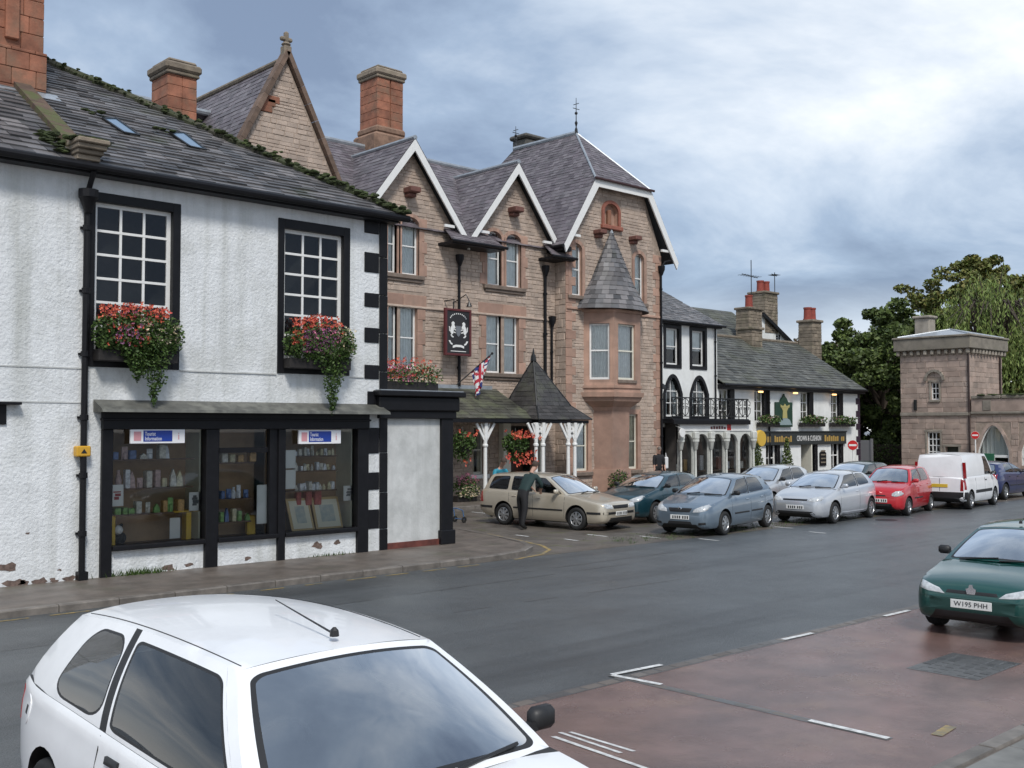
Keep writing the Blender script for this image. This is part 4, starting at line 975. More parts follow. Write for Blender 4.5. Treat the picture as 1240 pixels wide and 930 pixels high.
f.build('finial', 'grey_stone', hotel)
for s, sd in ((-1, 71), (1, 72)):
    slates(hotel, (gx+s*2.35, YH+.1, zf), (gx+s*2.35, 39, zf), (gx, 39, G0[1]), (gx, YH+.1, G0[1]), 'slate_purple', .2, .28, sd)
MB().tube([(gx,YH+.1,G0[1]+.05),(gx,39,G0[1]+.05)], .1, 8).build('ridge_tiles', 'grey_stone', hotel)
MB().quad((xL,YH,0),(xL,38.6,0),(xL,38.6,ZHE),(xL,YH,ZHE)).quad((xL,38.6,0),(37,38.6,0),(37,38.6,ZHE),(xL,38.6,ZHE)).build('rear_wall', 'mortar', hotel)
# red patch stones near the apex of the coped gable
for (u, v) in ((326,124),(331,121),(322,131)):
    x, z = XZ(u, v, YH); MB().bevbox(x-.22, x+.22, YH-.045, YH, z-.12, z+.12, .02).build('patch_stone', 'red_stone', hotel)
# chimneys
def chimney(x, y, z0, z1, wx, wy, par, m='red_stone', cap='grey_stone', split=True, capx=.12, seed=3):
    r = random.Random(seed); b = MB(); z = z0
    while z < z1-.5:
        h = min(r.uniform(.26,.36), z1-.5-z+.001)
        for (p, q) in (((x-wx/2, x-.03 if split else x), (x+.03 if split else x, x+wx/2))):
            b.bevbox(p+.002, q-.002, y-wy/2+r.uniform(0,.015), y+wy/2, z+.002, z+h-.002, .015)
        z += h
    if split: b.box(x-.04, x+.04, y-wy/2+.06, y+wy/2-.06, z0, z1-.5)
    b.build('chimney', m, par)
    c = MB(); c.bevbox(x-wx/2-capx*.5, x+wx/2+capx*.5, y-wy/2-capx*.5, y+wy/2+capx*.5, z1-.5, z1-.38, .03); c.bevbox(x-wx/2-capx, x+wx/2+capx, y-wy/2-capx, y+wy/2+capx, z1-.379, z1-.12, .06); c.bevbox(x-wx/2-.0, x+wx/2+.0, y-wy/2, y+wy/2, z1-.119, z1, .05)
    c.build('chimney_cap', cap, par)
p = onY(211, 110, 31.0); chimney(p.x, 31.0, 9.3, onY(211,78,31.0).z, .95, 1.15, hotel, split=False, seed=5)
p = onY(462, 130, 34.2); chimney(p.x, 34.2, 13.2, onY(462,86,34.2).z, 1.25, 1.2, hotel, seed=6)
MB().bevbox(p.x-.85, p.x+.85, 33.4, 35.0, 13.1, 14.2, .1).bevbox(p.x-.72, p.x+.72, 33.52, 34.9, 14.2, 14.5, .08).build('chimney_base', mat('chimney_base', (.26,.16,.11), .85, var=.4, vscale=4, bump=.5, bscale=12, coord='World'), hotel)
# ---------------------------------------------------------------- right-hand bay with half-hipped gable
GX = 33.55; zj = 12.75; hj, hf = 1.68, 3.05; zf3 = 10.25
gout = [(xM,0),(36.35,0),(36.35,zf3+.45),(GX+hj,zj),(GX-hj,zj),(xM,zf3+.2)]
gout = [(xM,0),(36.4,0),(36.4,zf3),(GX+hj,zj),(GX-hj,zj),(GX-2.9,zf3+.3),(xM,zf3)]
g2 = [hole_arch(691,293,704.5,357,YG), hole_arch(768,309,779.5,367.5,YG)]
g2 = level(g2, True)
gg = [hole_rect(696,511,711.5,569,YG), hole_rect(757,500,771.5,568,YG)]
gg = [(rect(w[1][0], w[1][1], .95, 2.95+.3*i), (w[1][0], w[1][1], .95, 2.95+.3*i)) for i, w in enumerate(gg)]
nx0, nx1, nz0, nz1 = rectY(731,247,748,273,YG); niche = arch(nx0,nx1,nz0,nz1-.35,.35,6)
gh = [w[0] for w in g2+gg] + [niche]
wall('bay_wall', gout, gh, 'y', YG, .2, 'mortar', hotel, 'pink_stone')
MB().quad((xM,YG,0),(xM,YH+.3,0),(xM,YH+.3,zf3),(xM,YG,zf3)).build('bay_return', 'mortar', hotel); stones(hotel, rect(YG+.01, YH-.01, .1, zf3), [], 'x', xM, 'rubble', (.2,.36), (.25,.5), .03, .014, 36)
MB().quad((36.4,YG,0),(36.4,38.6,0),(36.4,38.6,zf3),(36.4,YG,zf3)).build('bay_side', 'mortar', hotel)
MB().poly([(x, YG+.199, z) for x, z in niche]).build('niche_back', 'pink_stone', hotel, fix=False); surround(hotel, niche, 'y', YG, .14, .06, mat('niche_red', (.30,.11,.075), .8, var=.2, vscale=5), 'niche_moulding', .02)
MB().bevbox(nx0-.2, nx1+.2, YG-.16, YG+.05, nz0-.2, nz0-.02, .03).build('niche_sill', 'niche_red', hotel)
_m = (nx0+nx1)/2; MB().bevbox(_m-.1, _m+.1, YG+.02, YG+.19, nz0, nz1-.25, .04).build('niche_shield', 'red_stone', hotel)
for (h, r4) in g2:
    surround(hotel, h, 'y', YG, .15, .04, 'pink_stone', 'arch_moulding', .02); MB().bevbox(r4[0]-.2, r4[1]+.2, YG-.12, YG+.05, r4[2]-.16, r4[2]-.004, .02).build('sill', 'sill_stone', hotel)
    frame_window(hotel, *r4, 'y', YG+.13, 1, 2, 'white_paint', .06, .03, curtain=('net','curtain'))
for i, (h, r4) in enumerate(gg):
    surround(hotel, h, 'y', YG, .2, .04, 'pink_stone', 'window_dressing', .02); MB().bevbox(r4[0]-.22, r4[1]+.22, YG-.14, YG+.05, r4[2]-.2, r4[2]-.045, .02).build('sill', 'sill_stone', hotel)
    frame_window(hotel, *r4, 'y', YG+.08, 1, 2, 'cream_paint', .075, .03, curtain=('net','curtain_warm' if i else 'curtain'))
for q, gx in enumerate((onY(722,285,YG).x, onY(764.5,294,YG).x)):
    MB().bevbox(gx-.2, gx+.2, YG-.45, YG, 10.6, 10.78, .03).bevbox(gx-.15, gx+.15, YG-.26, YG, 10.46, 10.598, .03).build('gable_corbel', 'corbel_red', hotel)
# corner quoins of the bay
zq = 0.1
for k in range(28):
    hh = .36; w1 = .55 if k % 2 else .34
    if zq+hh > zf3: break
    MB().bevbox(xM-.02, xM+w1, YG-.03, YG+.02, zq, zq+hh-.008, .014).build('quoin', 'pink_stone', hotel)
    MB().bevbox(36.4-w1, 36.42, YG-.03, YG+.02, zq, zq+hh-.008, .014).build('quoin', 'pink_stone', hotel)
    zq += hh
b3 = [rect(w[1][0]-.2, w[1][1]+.2, w[1][2]-.2, w[1][3]+.2) for w in g2+gg] + [rect(nx0-.2,nx1+.2,nz0-.2,nz1+.15)]
stones(hotel, [(xM+.36,.1),(36.02,.1),(36.02,zf3),(GX+hj,zj),(GX-hj,zj),(GX-2.9,zf3+.3)], b3, 'y', YG, 'rubble', (.10,.19), (.16,.46), .022, .012, 33)
MB().bevbox(xM, 36.4, YG-.08, YG+.02, 7.42, 7.52, .015).build('string_course', 'pink_stone', hotel)
# main roof of the bay: ridge towards the back, hipped front over the clipped gable
ra, rb = (GX, 31.75, 15.55), (GX, 35.7, 15.6); yo = YG-.4; ex = hf+.55; ze3 = zf3-.35
slp = (15.55-ze3)/ex
def ex_at(z): return (15.55-z)/slp
ej = ex_at(zj+.05)
slates(hotel, (GX-ex, yo, ze3), (GX-ex, 39, ze3), rb, (GX, 31.75, 15.55), 'slate_purple', .2, .28, 81) if False else None
def roof_side(s, seed):
    # lower strip: eave to jerkin height keeps its front edge at the bargeboard; above it the hip cuts it back
    slates(hotel, (GX+s*ex, yo, ze3), (GX+s*ex, 39, ze3), (GX+s*ej, 37.6, zj+.05), (GX+s*ej, yo, zj+.05), 'slate_purple', .2, .28, seed)
    slates(hotel, (GX+s*ej, yo, zj+.05), (GX+s*ej, 37.6, zj+.05), rb, ra, 'slate_purple', .2, .28, seed+1)
roof_side(-1, 83); roof_side(1, 86)
slates(hotel, (GX-ej, yo, zj+.05), (GX+ej, yo, zj+.05), ra, ra, 'slate_purple', .2, .28, 88)
MB().tube([ra, rb], .11, 8).tube([ra, (GX-ej, yo, zj+.08)], .05, 6).tube([ra, (GX+ej, yo, zj+.08)], .05, 6).build('ridge_tiles', 'lead', hotel)
for s in (-1, 1):
    A = Vector((GX+s*ej, yo-.01, zj+.04)); B = Vector((GX+s*ex, yo-.01, ze3)); n = Vector((0,0,-1)); k = Vector((0,.06,0)); inn = Vector((-s*.18,0,0))
    MB().add([A, B, B+n*.3+inn*.6, A+n*.3+inn, A+k, B+k, B+n*.3+k+inn*.6, A+n*.3+k+inn], [(0,1,2,3),(4,7,6,5),(0,4,5,1),(1,5,6,2),(2,6,7,3),(3,7,4,0)]).build('bargeboard', 'white_paint', hotel)
    p = A.lerp(B, .72)+Vector((0,.1,-.35)); MB().bar(p+Vector((-s*.5,.03,0)), p+Vector((-s*.02,.03,0)), .1, .1).build('bracket', 'white_paint', hotel)
MB().box(GX-ej+.06, GX+ej-.06, yo-.006, yo+.05, zj-.26, zj+.03).build('bargeboard', 'white_paint', hotel)
MB().tube([(GX-ej-.1, yo-.08, zj+.06), (GX+ej+.1, yo-.08, zj+.06)], .055, 8).build('gutter', mat('gutter_brown', (.05,.02,.02), .5), hotel)
# iron finials
def iron_finial(x, y, z, h, par):
    b = MB(); b.tube([(x,y,z-.1),(x,y,z+h)], [.03,.012], 6); b.lathe([(.09,z-.1),(.06,z+.12),(.02,z+.22),(.07,z+.4),(.02,z+.5)], (x,y,0), 'z', 8)
    b.bar((x-.2,y,z+h*.68),(x+.2,y,z+h*.68), .02, .025); b.bar((x,y-.16,z+h*.82),(x,y+.16,z+h*.82), .02, .025); b._sph((x,y,z+h*.55), .07, 8, 6, (1,1,1), 0)
    b.build('finial', 'dark_iron', par)
iron_finial(GX, 31.75, 15.6, 1.5, hotel); iron_finial(GX, 35.6, 15.65, 1.0, hotel)
p = onY(642, 160, 37.2); b = MB(); b.bevbox(p.x-.75, p.x+.75, 36.7, 37.7, 13.0, p.z-.5, .06).bevbox(p.x-.88, p.x+.88, 36.58, 37.82, p.z-.5, p.z-.28, .08).build('chimney', mat('slab_dark', (.10,.095,.085), .85, var=.3, vscale=4, coord='World'), hotel)
# rear chimney at the right side of the bay
b = MB(); b.bevbox(36.2, 36.95, 30.9, 31.7, 8.8, 11.0, .05); b.bevbox(36.1, 37.05, 30.8, 31.8, 11.0, 11.2, .04); b.build('chimney', 'grey_stone', hotel)
# ---- oriel with slated cone
ow = [(31.45,YG),(32.2,YG-.98),(33.85,YG-.98),(34.6,YG)]; oc = (33.02, YG)
zo0, zo1 = 3.95, 7.35
ori = MB()
def ring(k, z): return [(oc[0]+(x-oc[0])*k, YG+(y-YG)*k, z) for x, y in ow]
def band(b, z0, z1, k0=1.0, k1=None):
    a, c = ring(k0, z0), ring(k1 if k1 else k0, z1); b.add(a+c, [(i,i+1,i+5,i+4) for i in range(3)])
    b.add(a, [(0,1,2,3)]); b.add(c, [(0,1,2,3)])
ow_z0, ow_z1 = onY(760,460,YG-.98).z, onY(760,393,YG-.98).z
band(ori, zo0, ow_z0-.12); band(ori, ow_z1+.1, zo1)
# facets with windows between
def facet(a, c, frac0, frac1):
    a, c = Vector((*a,0)), Vector((*c,0)); d = c-a
    p0, p1 = a+d*frac0, a+d*frac1; return a, p0, p1, c
for i, (f0, f1) in enumerate(((.20,.86),(.16,.80),(.2,.8))):
    a, p0, p1, c = facet(ow[i], ow[i+1], f0, f1)
    for (s, e_) in ((a, p0), (p1, c)): ori.quad((s.x,s.y,ow_z0-.12),(e_.x,e_.y,ow_z0-.12),(e_.x,e_.y,ow_z1+.1),(s.x,s.y,ow_z1+.1))
    for (z0, z1) in ((ow_z0-.12, ow_z0), (ow_z1, ow_z1+.1)): ori.quad((p0.x,p0.y,z0),(p1.x,p1.y,z0),(p1.x,p1.y,z1),(p0.x,p0.y,z1))
    d = (p1-p0).normalized(); n = Vector((-d.y, d.x, 0))       # into the wall
    if n.y < 0 and i == 1: n = -n
    for (s,) in ((p0,),(p1,)): ori.quad((s.x,s.y,ow_z0),(s.x+n.x*.2,s.y+n.y*.2,ow_z0),(s.x+n.x*.2,s.y+n.y*.2,ow_z1),(s.x,s.y,ow_z1))
    q0, q1 = p0+n*.09, p1+n*.09; wdt = (p1-p0).length; fr = MB()
    def seg(t0, t1, z0, z1, dd=.05):
        A, B = q0+d*t0, q0+d*t1; fr.add([(A.x,A.y,z0),(B.x,B.y,z0),(B.x,B.y,z1),(A.x,A.y,z1),(A.x+n.x*dd,A.y+n.y*dd,z0),(B.x+n.x*dd,B.y+n.y*dd,z0),(B.x+n.x*dd,B.y+n.y*dd,z1),(A.x+n.x*dd,A.y+n.y*dd,z1)], [(0,1,2,3),(4,7,6,5),(0,4,5,1),(1,5,6,2),(2,6,7,3),(3,7,4,0)])
    seg(0,.07,ow_z0,ow_z1); seg(wdt-.07,wdt,ow_z0,ow_z1); seg(.07,wdt-.07,ow_z0,ow_z0+.09); seg(.07,wdt-.07,ow_z1-.07,ow_z1); zm = ow_z0+(ow_z1-ow_z0)*.52; seg(.07,wdt-.07,zm-.03,zm+.03,.06)
    fo = fr.build('oriel_window', 'cream_paint' if i else 'white_paint', hotel)
    for z0, z1 in ((ow_z0+.09, zm), (zm, ow_z1-.07)):
        A, B = q0+n*.03, q1+n*.03; MB().quad((A.x,A.y,z0),(B.x,B.y,z0),(B.x,B.y,z1),(A.x,A.y,z1)).build('pane', 'window_glass', fo, fix=False)
    cb = MB(); vs = []
    for k in range(25):
        P = q0.lerp(q1, k/24)+n*(.15+.02*math.sin(k*1.9)); vs += [(P.x,P.y,ow_z0),(P.x,P.y,ow_z1)]
    cb.add(vs, [(2*k,2*k+2,2*k+3,2*k+1) for k in range(24)]); cb.build('curtain', 'curtain', fo, fix=False, smooth=True)
    MB().bevbox(min(p0.x,p1.x)-.05, max(p0.x,p1.x)+.05, min(p0.y,p1.y)-.06, min(p0.y,p1.y)+.1, ow_z0-.14, ow_z0-.01, .01).build('sill', 'sill_stone', hotel) if i == 1 else None
ori.build('oriel', 'pink_stone', hotel, fix=True)
mo = MB(); band(mo, zo1, zo1+.12, 1.06); mo.build('oriel_cornice', 'pink_stone', hotel); mo = MB(); band(mo, ow_z0-.34, ow_z0-.24, 1.05); band(mo, zo0-.02, zo0+.16, 1.09, 1.12); band(mo, zo0-.2, zo0-.02, .98, 1.05); band(mo, zo0-.42, zo0-.2, .72, .96); band(mo, zo0-.6, zo0-.42, .62, .70); band(mo, 0.1, zo0-.6, .60, .64); band(mo, .1, 1.0, .70, .68)
mo.build('oriel_moulding', 'pink_stone', hotel)
# slated semicone roof over the oriel
cone = MB(); apx = Vector((oc[0]+.05, YG-.1, 10.85)); nseg, nrow = 18, 16
def cone_slates(cx_, cy_, zb_, rb_x, rb_y, ap, rows, seg, m, par, flare=.0, a0=math.pi, a1=2*math.pi, top=0.02, name='cone_slates', seed=4):
    r = random.Random(seed); b = MB(); ctr = Vector((cx_, cy_, 0))
    def pt_(a, t): 
        k = (1-t)*(1+flare*max(0, .35-t)/.35)*(1-top)+top
        return Vector((cx_+(ap.x-cx_)*t+rb_x*k*math.cos(a), cy_+(ap.y-cy_)*t+rb_y*k*math.sin(a), zb_+(ap.z-zb_)*t))
    for i in range(rows):
        t0, t1 = i/rows, min(1, (i+1.2)/rows); nn = max(4, int(seg*(1-t0*.7))); sh = r.random()*.5
        for j in range(nn):
            b0, b1 = a0+(a1-a0)*max(0,(j-sh))/nn, a0+(a1-a0)*min(nn, j+1-sh if j < nn-1 else nn)/nn
            o_ = Vector((math.cos((b0+b1)/2), math.sin((b0+b1)/2), .3))*r.uniform(.015,.03)
            A, B, C, D = pt_(b0,t0)+o_, pt_(b1,t0)+o_, pt_(b1,t1), pt_(b0,t1); A2, B2 = pt_(b0,t0), pt_(b1,t0)
            b.add([A,B,C,D,A2,B2], [(0,1,2,3),(4,5,1,0),(4,0,3),(5,2,1)])
    return b.build(name, m, par, kind='stuff')
cone_slates(oc[0], YG+.02, zo1+.12, 1.78, 1.25, apx, 17, 16, 'slate', hotel, .12)
MB().lathe([(.001,10.65),(.1,10.75),(.03,10.9),(.06,10.95),(.001,11.1)], (apx.x, apx.y, 0), 'z', 8).build('finial', 'lead', hotel)
# ---- downpipes
def pipe(x, y, z0, z1, par, m='black_paint', r=.05, hopper=True):
    b = MB(); b.tube([(x,y,z0),(x,y,z1)], r, 8)
    if hopper: b.lathe([(r,z1-.3),(.15,z1-.05),(.16,z1+.12),(.001,z1+.12)], (x,y-.03,0), 'z', 8)
    z = z0+.6
    while z < z1-.4: b.lathe([(r,z-.05),(r*1.4,z-.04),(r*1.4,z+.04),(r,z+.05)], (x,y,0), 'z', 8); z += 1.6
    b.build('downpipe', m, par, smooth=True)
pipe(onY(554,350,YH).x, YH-.1, 4.3, 8.95, hotel)
pipe(onY(658,350,YH).x, YH-.1, 4.2, 9.0, hotel, r=.065); pipe(onY(666,400,YH).x, YH-.1, 3.5, 7.0, hotel)
pipe(36.3, YG-.1, .1, 9.6, hotel); MB().tube([(36.3,YG-.1,9.6),(36.45,YG-.2,9.9),(36.9,YG-.35,10.0)], .05, 8).build('gutter_elbow', 'black_paint', hotel)
MB().tube([(GX-ex-.04, yo, ze3-.05),(GX-ex-.04, YH+.3, ze3-.05)], .07, 8).box(GX-ex, xM+.02, yo+.1, YH+.2, ze3-.22, ze3-.04).build('gutter', 'black_paint', hotel)
# ---- verandah with cast posts, and bell roofed porch
YV = 27.95; zv = 3.02; xv0 = 20.2
slates(hotel, (xv0,YV-.15,zv), (27.2,YV-.15,zv), (27.2,YH,4.15), (xv0,YH,4.15), mat('verandah_slate', (.075,.075,.06), .5, island=.3, var=.5, vscale=1.2, coord='World', stain=((.13,.14,.085), 1.0, .48, .62, .8)), .22, .4, 91, name='verandah_roof')
MB().box(xv0, 27.3, YV-.17, YV-.02, zv-.14, zv-.02).build('verandah_beam', 'black_paint', hotel)
MB().bevbox(xv0, 27.0, YH-.06, YH+.0, 4.12, 4.26, .01).build('flashing', 'lead', hotel)
# steep pyramid roof over the entrance, flared at the eaves
px0_, px1_, py0_, py1_ = 26.95, 29.8, 27.4, YH+.1; apv = Vector((28.15, 28.9, 5.3)); zk = 3.5
ev = [Vector((px0_,py0_,zv-.03)), Vector((px1_,py0_,zv-.03)), Vector((px1_,py1_,zv-.03)), Vector((px0_,py1_,zv-.03))]
kv = [e_.lerp(Vector((apv.x, apv.y, 0)), .36) for e_ in ev]; kv = [Vector((k.x, k.y, zk)) for k in kv]
mat('porch_slate', (.060,.056,.055), .55, island=.3, col_b=(.045,.043,.042), bump=.4, bscale=14, coord='World', var=.3, vscale=1.3, stain=((.10,.105,.07), 1.0, .52, .68, .6))
for i in (0, 1, 3):
    j = (i+1) % 4
    slates(hotel, ev[i], ev[j], kv[j], kv[i], 'porch_slate', .2, .34, 95+i, name='porch_roof'); slates(hotel, kv[i], kv[j], apv, apv, 'porch_slate', .2, .30, 99+i, name='porch_roof')
b = MB()
for i in (0, 1): b.tube([ev[i], kv[i], apv], .035, 6)
b.tube([ev[3], kv[3], apv], .035, 6).build('hip_rolls', 'dark_iron', hotel)
MB().lathe([(.12,5.22),(.09,5.42),(.05,5.48),(.015,5.7)], (apv.x, apv.y, 0), 'z', 8).build('porch_finial', 'dark_iron', hotel)
b = MB(); b.bevbox(px0_+.1, px1_-.1, py0_+.08, py0_+.22, zv-.17, zv-.05, .01).build('porch_beam', 'black_paint', hotel); MB().bevbox(px0_+.1, px0_+.22, py0_+.23, YH, zv-.17, zv-.05, .01).build('porch_beam', 'black_paint', hotel)
MB().bevbox(px1_-.22, px1_-.1, py0_+.23, YH, zv-.17, zv-.05, .01).build('porch_beam', 'black_paint', hotel)
def post(x, y, z1=zv-.15):
    b = MB(); b.lathe([(.13,.1),(.13,.35),(.075,.42),(.065,2.0),(.10,2.04),(.10,2.1),(.07,2.13),(.075,2.35)], (x,y,0), 'z', 10); b.bevbox(x-.07,x+.07,y-.07,y+.07,2.3,z1,.01)
    for s in (-1,1): b.bar((x,y,2.2),(x+s*.42,y,z1-.02), .06, .09); b.bar((x,y,2.35),(x+s*.2,y,z1-.03), .04, .05)
    b.build('verandah_post', 'white_paint', hotel, smooth=True)
for u in (587.6,): post(onY(u,550,YV).x, YV)
post(onY(551,550,YV).x-1.6, YV)
for u in (649, 657.5, 688, 696): post(onY(u,550,27.5).x, 27.5)
# cream pilasters and porch flank
MB().bevbox(27.35, 27.75, YH-.3, YH-.01, .1, 2.9, .02).build('porch_pilaster', 'cream_paint', hotel); MB().bevbox(29.3, 29.6, YH-.3, YH-.01, .1, 2.9, .02).build('porch_pilaster', 'cream_paint', hotel)
# ---- hanging sign with painted crest
x0, x1, z0, z1 = rectY(539.5, 375, 570, 430, YH-.55); ys = YH-.55; xm = (x0+x1)/2; w, h = x1-x0, z1-z0
t = thing('hanging_sign', 'dark framed hotel sign with white crest hung high on the stone wall', 'sign', (xm, ys, z0))
MB().bevbox(x0, x1, ys, ys+.08, z0, z1, .015).build('board', mat('sign_black', (.02,.018,.02), .5), t)
b = MB()
for (p, q, r0, s0) in ((x0-.02,x0+.07,z0-.03,z1+.03),(x1-.07,x1+.02,z0-.03,z1+.03),(x0+.07,x1-.07,z0-.02,z0+.06),(x0+.07,x1-.07,z1-.06,z1+.02)): b.bevbox(p, q, ys-.03, ys+.1, r0, s0, .01)
b.build('frame', mat('sign_maroon', (.10,.018,.02), .5), t)
cr = MB(); wh = 'white_paint'
def blob(pts): MB().prism([(xm+px*w, z0+pz*h) for px, pz in pts], ys-.02, ys+.002).build('crest_piece', 'white_paint', t)
for s in (-1, 1):      # rearing supporters either side of the shield
    blob([(s*.12,.60),(s*.17,.66),(s*.15,.70),(s*.21,.735),(s*.27,.70),(s*.26,.64),(s*.31,.58),(s*.32,.50),(s*.27,.44),(s*.21,.47),(s*.19,.54)])
    blob([(s*.19,.58),(s*.11,.56),(s*.10,.535),(s*.19,.55)]); blob([(s*.21,.52),(s*.12,.50),(s*.11,.475),(s*.21,.49)])
    blob([(s*.27,.46),(s*.31,.43),(s*.26,.385),(s*.20,.38),(s*.19,.40),(s*.24,.41)]); blob([(s*.31,.50),(s*.36,.52),(s*.37,.62),(s*.345,.62),(s*.34,.54)])
    blob([(s*.24,.215),(s*.31,.235),(s*.39,.31),(s*.33,.315),(s*.29,.265),(s*.23,.25)])
blob([(-.22,.20),(-.10,.225),(.10,.225),(.22,.20),(.22,.15),(.10,.175),(-.10,.175),(-.22,.15)])
blob([(-.30,.09),(.30,.09),(.30,.075),(-.30,.075)])
for k in range(11):
    a = math.pi*(.12+.76*k/10); cr.bevbox(xm+w*.33*math.cos(a)-.02, xm+w*.33*math.cos(a)+.02, ys-.008, ys+.002, z0+h*(.76+.15*math.sin(a))-.025, z0+h*(.76+.15*math.sin(a))+.025, .004)
sd_ = MB(); sd_.prism([(xm+px*w, z0+pz*h) for px, pz in ((-.095,.64),(.095,.64),(.095,.50),(.06,.44),(0,.40),(-.06,.44),(-.095,.50))], ys-.016, ys+.001); sd_.build('shield', mat('shield_grey', (.16,.17,.19), .5), t)
cr.build('lettering', wh, t, kind='stuff')
b = MB(); b.tube([(xm-.2,YH,z1+.35),(xm-.2,ys,z1+.35),(xm-.2,ys+.04,z1)], .025, 6).tube([(xm+.2,YH,z1+.3),(xm+.2,ys-.2,z1+.55),(xm+.22,ys-.35,z1+.3)], .02, 6); b.lathe([(.02,z1+.3),(.1,z1+.12),(.11,z1+.1)], (xm+.22, ys-.35, 0), 'z', 10); b.build('bracket', 'dark_iron', t)
MB().tube([(onY(554,440,YH).x, YH-.12, 4.2), (onY(554,440,YH).x, YH-.12, z0)], .045, 8).build('lower_pipe', 'black_paint', hotel)
# ---- drooping union flag on an angled pole
A = onY(553, 466, YH-.6); B = onY(596, 428, YH-1.3); t = thing('flag', 'drooping union flag on a slanting pole above the verandah', 'flag', A)
MB().tube([A, B], .025, 6)._sph(B, .05, 8, 6, (1,1,1), 0).build('pole', 'dark_iron', t)
n, mrow = 14, 16; d = (B-A); vs = []; fl_ = []; mi = []
for i in range(n+1):
    for j in range(mrow+1):
        f = .42+.5*i/n; p = A+d*f; dr = j/mrow; hang = .95*dr
        x = p.x - (f-.62)*d.x*.75*dr + .05*math.sin(i*1.5+dr*2); y = p.y-(f-.62)*d.y*.6*dr + .07*math.sin(i*1.1+1)*(.3+dr); z = p.z-hang-.1*(f-.42)*0
        vs.append((x,y,z))
b = MB(); 
for i in range(n):
    for j in range(mrow):
        a_, c_ = (j+.5)/mrow-.5, (i+.5)/n-.5
        if abs(a_) < .09 or abs(c_) < .07: k = 0
        elif abs(a_) < .17 or abs(c_) < .13: k = 1
        elif abs(abs(a_)-abs(c_)) < .05: k = 0
        elif abs(abs(a_)-abs(c_)) < .12: k = 1
        else: k = 2
        q = [i*(mrow+1)+j, (i+1)*(mrow+1)+j, (i+1)*(mrow+1)+j+1, i*(mrow+1)+j+1]; b.f.append(q); b.mi.append(k)
b.v = vs; b.build('cloth', [mat('flag_red', (.45,.03,.05), .7), mat('flag_white', (.7,.7,.7), .7), mat('flag_blue', (.02,.03,.16), .7)], t, fix=False, smooth=True, sharp=180)
# ---- hanging baskets under the verandah
def basket(u, v, y, lab, seed, red):
    p = onY(u, v, y); t = thing('hanging_basket', lab, 'hanging basket', (p.x, y, p.z-.35)); r = random.Random(seed)
    b = MB(); leaves(b, (p.x, y, p.z), .55, .42, .42, 900, .10, r, .2); leaves(b, (p.x, y, p.z-.35), .35, .3, .35, 350, .09, r, .1); b.build('foliage', 'leaf_plant', t, fix=False)
    b = MB(); b.lathe([(.05,p.z-.42),(.24,p.z-.3),(.3,p.z-.1)], (p.x,y,0), 'z', 12).build('bowl', 'wood_box', t)
    b = MB()
    for a in (0, 2.1, 4.2): b.tube([(p.x+.28*math.cos(a), y+.28*math.sin(a), p.z-.1), (p.x, y, p.z+.55)], .008, 4)
    b.build('chain', 'dark_iron', t)
    if red:
        b = MB()
        for i in range(red):
            c = Vector((p.x+r.gauss(0,.33), y-r.uniform(.1,.45), p.z+r.choice((r.uniform(.2,.45), r.uniform(-.75,-.3))))); s = r.uniform(.04,.07)
            for k in range(4): a = r.uniform(0,6.28); d = Vector((math.cos(a),-.5,math.sin(a))); e_ = Vector((-math.sin(a),0,math.cos(a))); b.add([c, c+d*s+e_*s*.5, c+d*s*1.5, c+d*s-e_*s*.5], [(0,1,2,3)])
        b.build('blossom', 'bloom_red', t, fix=False)
basket(560, 536, YV-.1, 'bushy green hanging basket beside the black corner post', 3, 12)
basket(624, 537, YV-.1, 'green hanging basket with red flowers over the gold estate car', 4, 90)
# planters against the hotel wall
for (u, v, w_, lab, bm_, sd) in ((562, 590, .9, 'planter of pink and white flowers by the hotel wall', (('bloom_pink', 90, (0,1,.6,1.1)), ('bloom_pale', 90, (0,1,.1,.6))), 5), (748, 583, .8, 'low dark planter against the bay of the hotel', (('bloom_purple', 30, (0,1,.4,1)),), 6)):
    p = onZ(u, v+12, .1); yy = 28.6 if u < 700 else 28.3; x = onY(u, v, yy).x
    planter('planter', lab, 'planter', x-w_/2, x+w_/2, yy, .1, .8, list(bm_), sd, None, deep=.4, n=700, leaf=.09)
# ================================================================== white house with arched windows and balcony
XD0, XD1 = onY(792,450,YH).x, onY(868.5,450,YH).x; ZD = onY(830,391,YH).z
arc = thing('white_house', 'narrow white house with black arched windows beside the stone hotel', 'house', (XD0, YH, 0))
dw = [rectY(806,398,822,441,YH), rectY(837.5,400,853,444,YH)]
z0 = (dw[0][2]+dw[1][2])/2; z1 = (dw[0][3]+dw[1][3])/2; dw = [(a,b,z0,z1) for a,b,_,_ in dw]
da = [rectY(805.5,457,823.5,504,YH), rectY(837.5,459,855.5,505,YH)]
z0 = (da[0][2]+da[1][2])/2; z1 = (da[0][3]+da[1][3])/2; da = [(a,b,z0,z1) for a,b,_,_ in da]
dh = [rect(*r) for r in dw]+[arch(a,b,z0,z1-.75,.75,7,pointed=True) for a,b,z0,z1 in da]
px0, px1 = onY(796,540,YH).x, onY(823,540,YH).x
passage = rect(px0+.1, px1-.1, .1, 2.7)
wall('wall', rect(XD0, XD1, 0, ZD), dh+[passage], 'y', YH, .25, 'white_wall', arc, 'black_paint')
MB().quad((XD1,YH,4),(XD1,38,4),(XD1,38,ZD),(XD1,YH,ZD)).quad((XD0,38,0),(XD1,38,0),(XD1,38,ZD),(XD0,38,ZD)).build('side_wall', 'white_wall', arc)
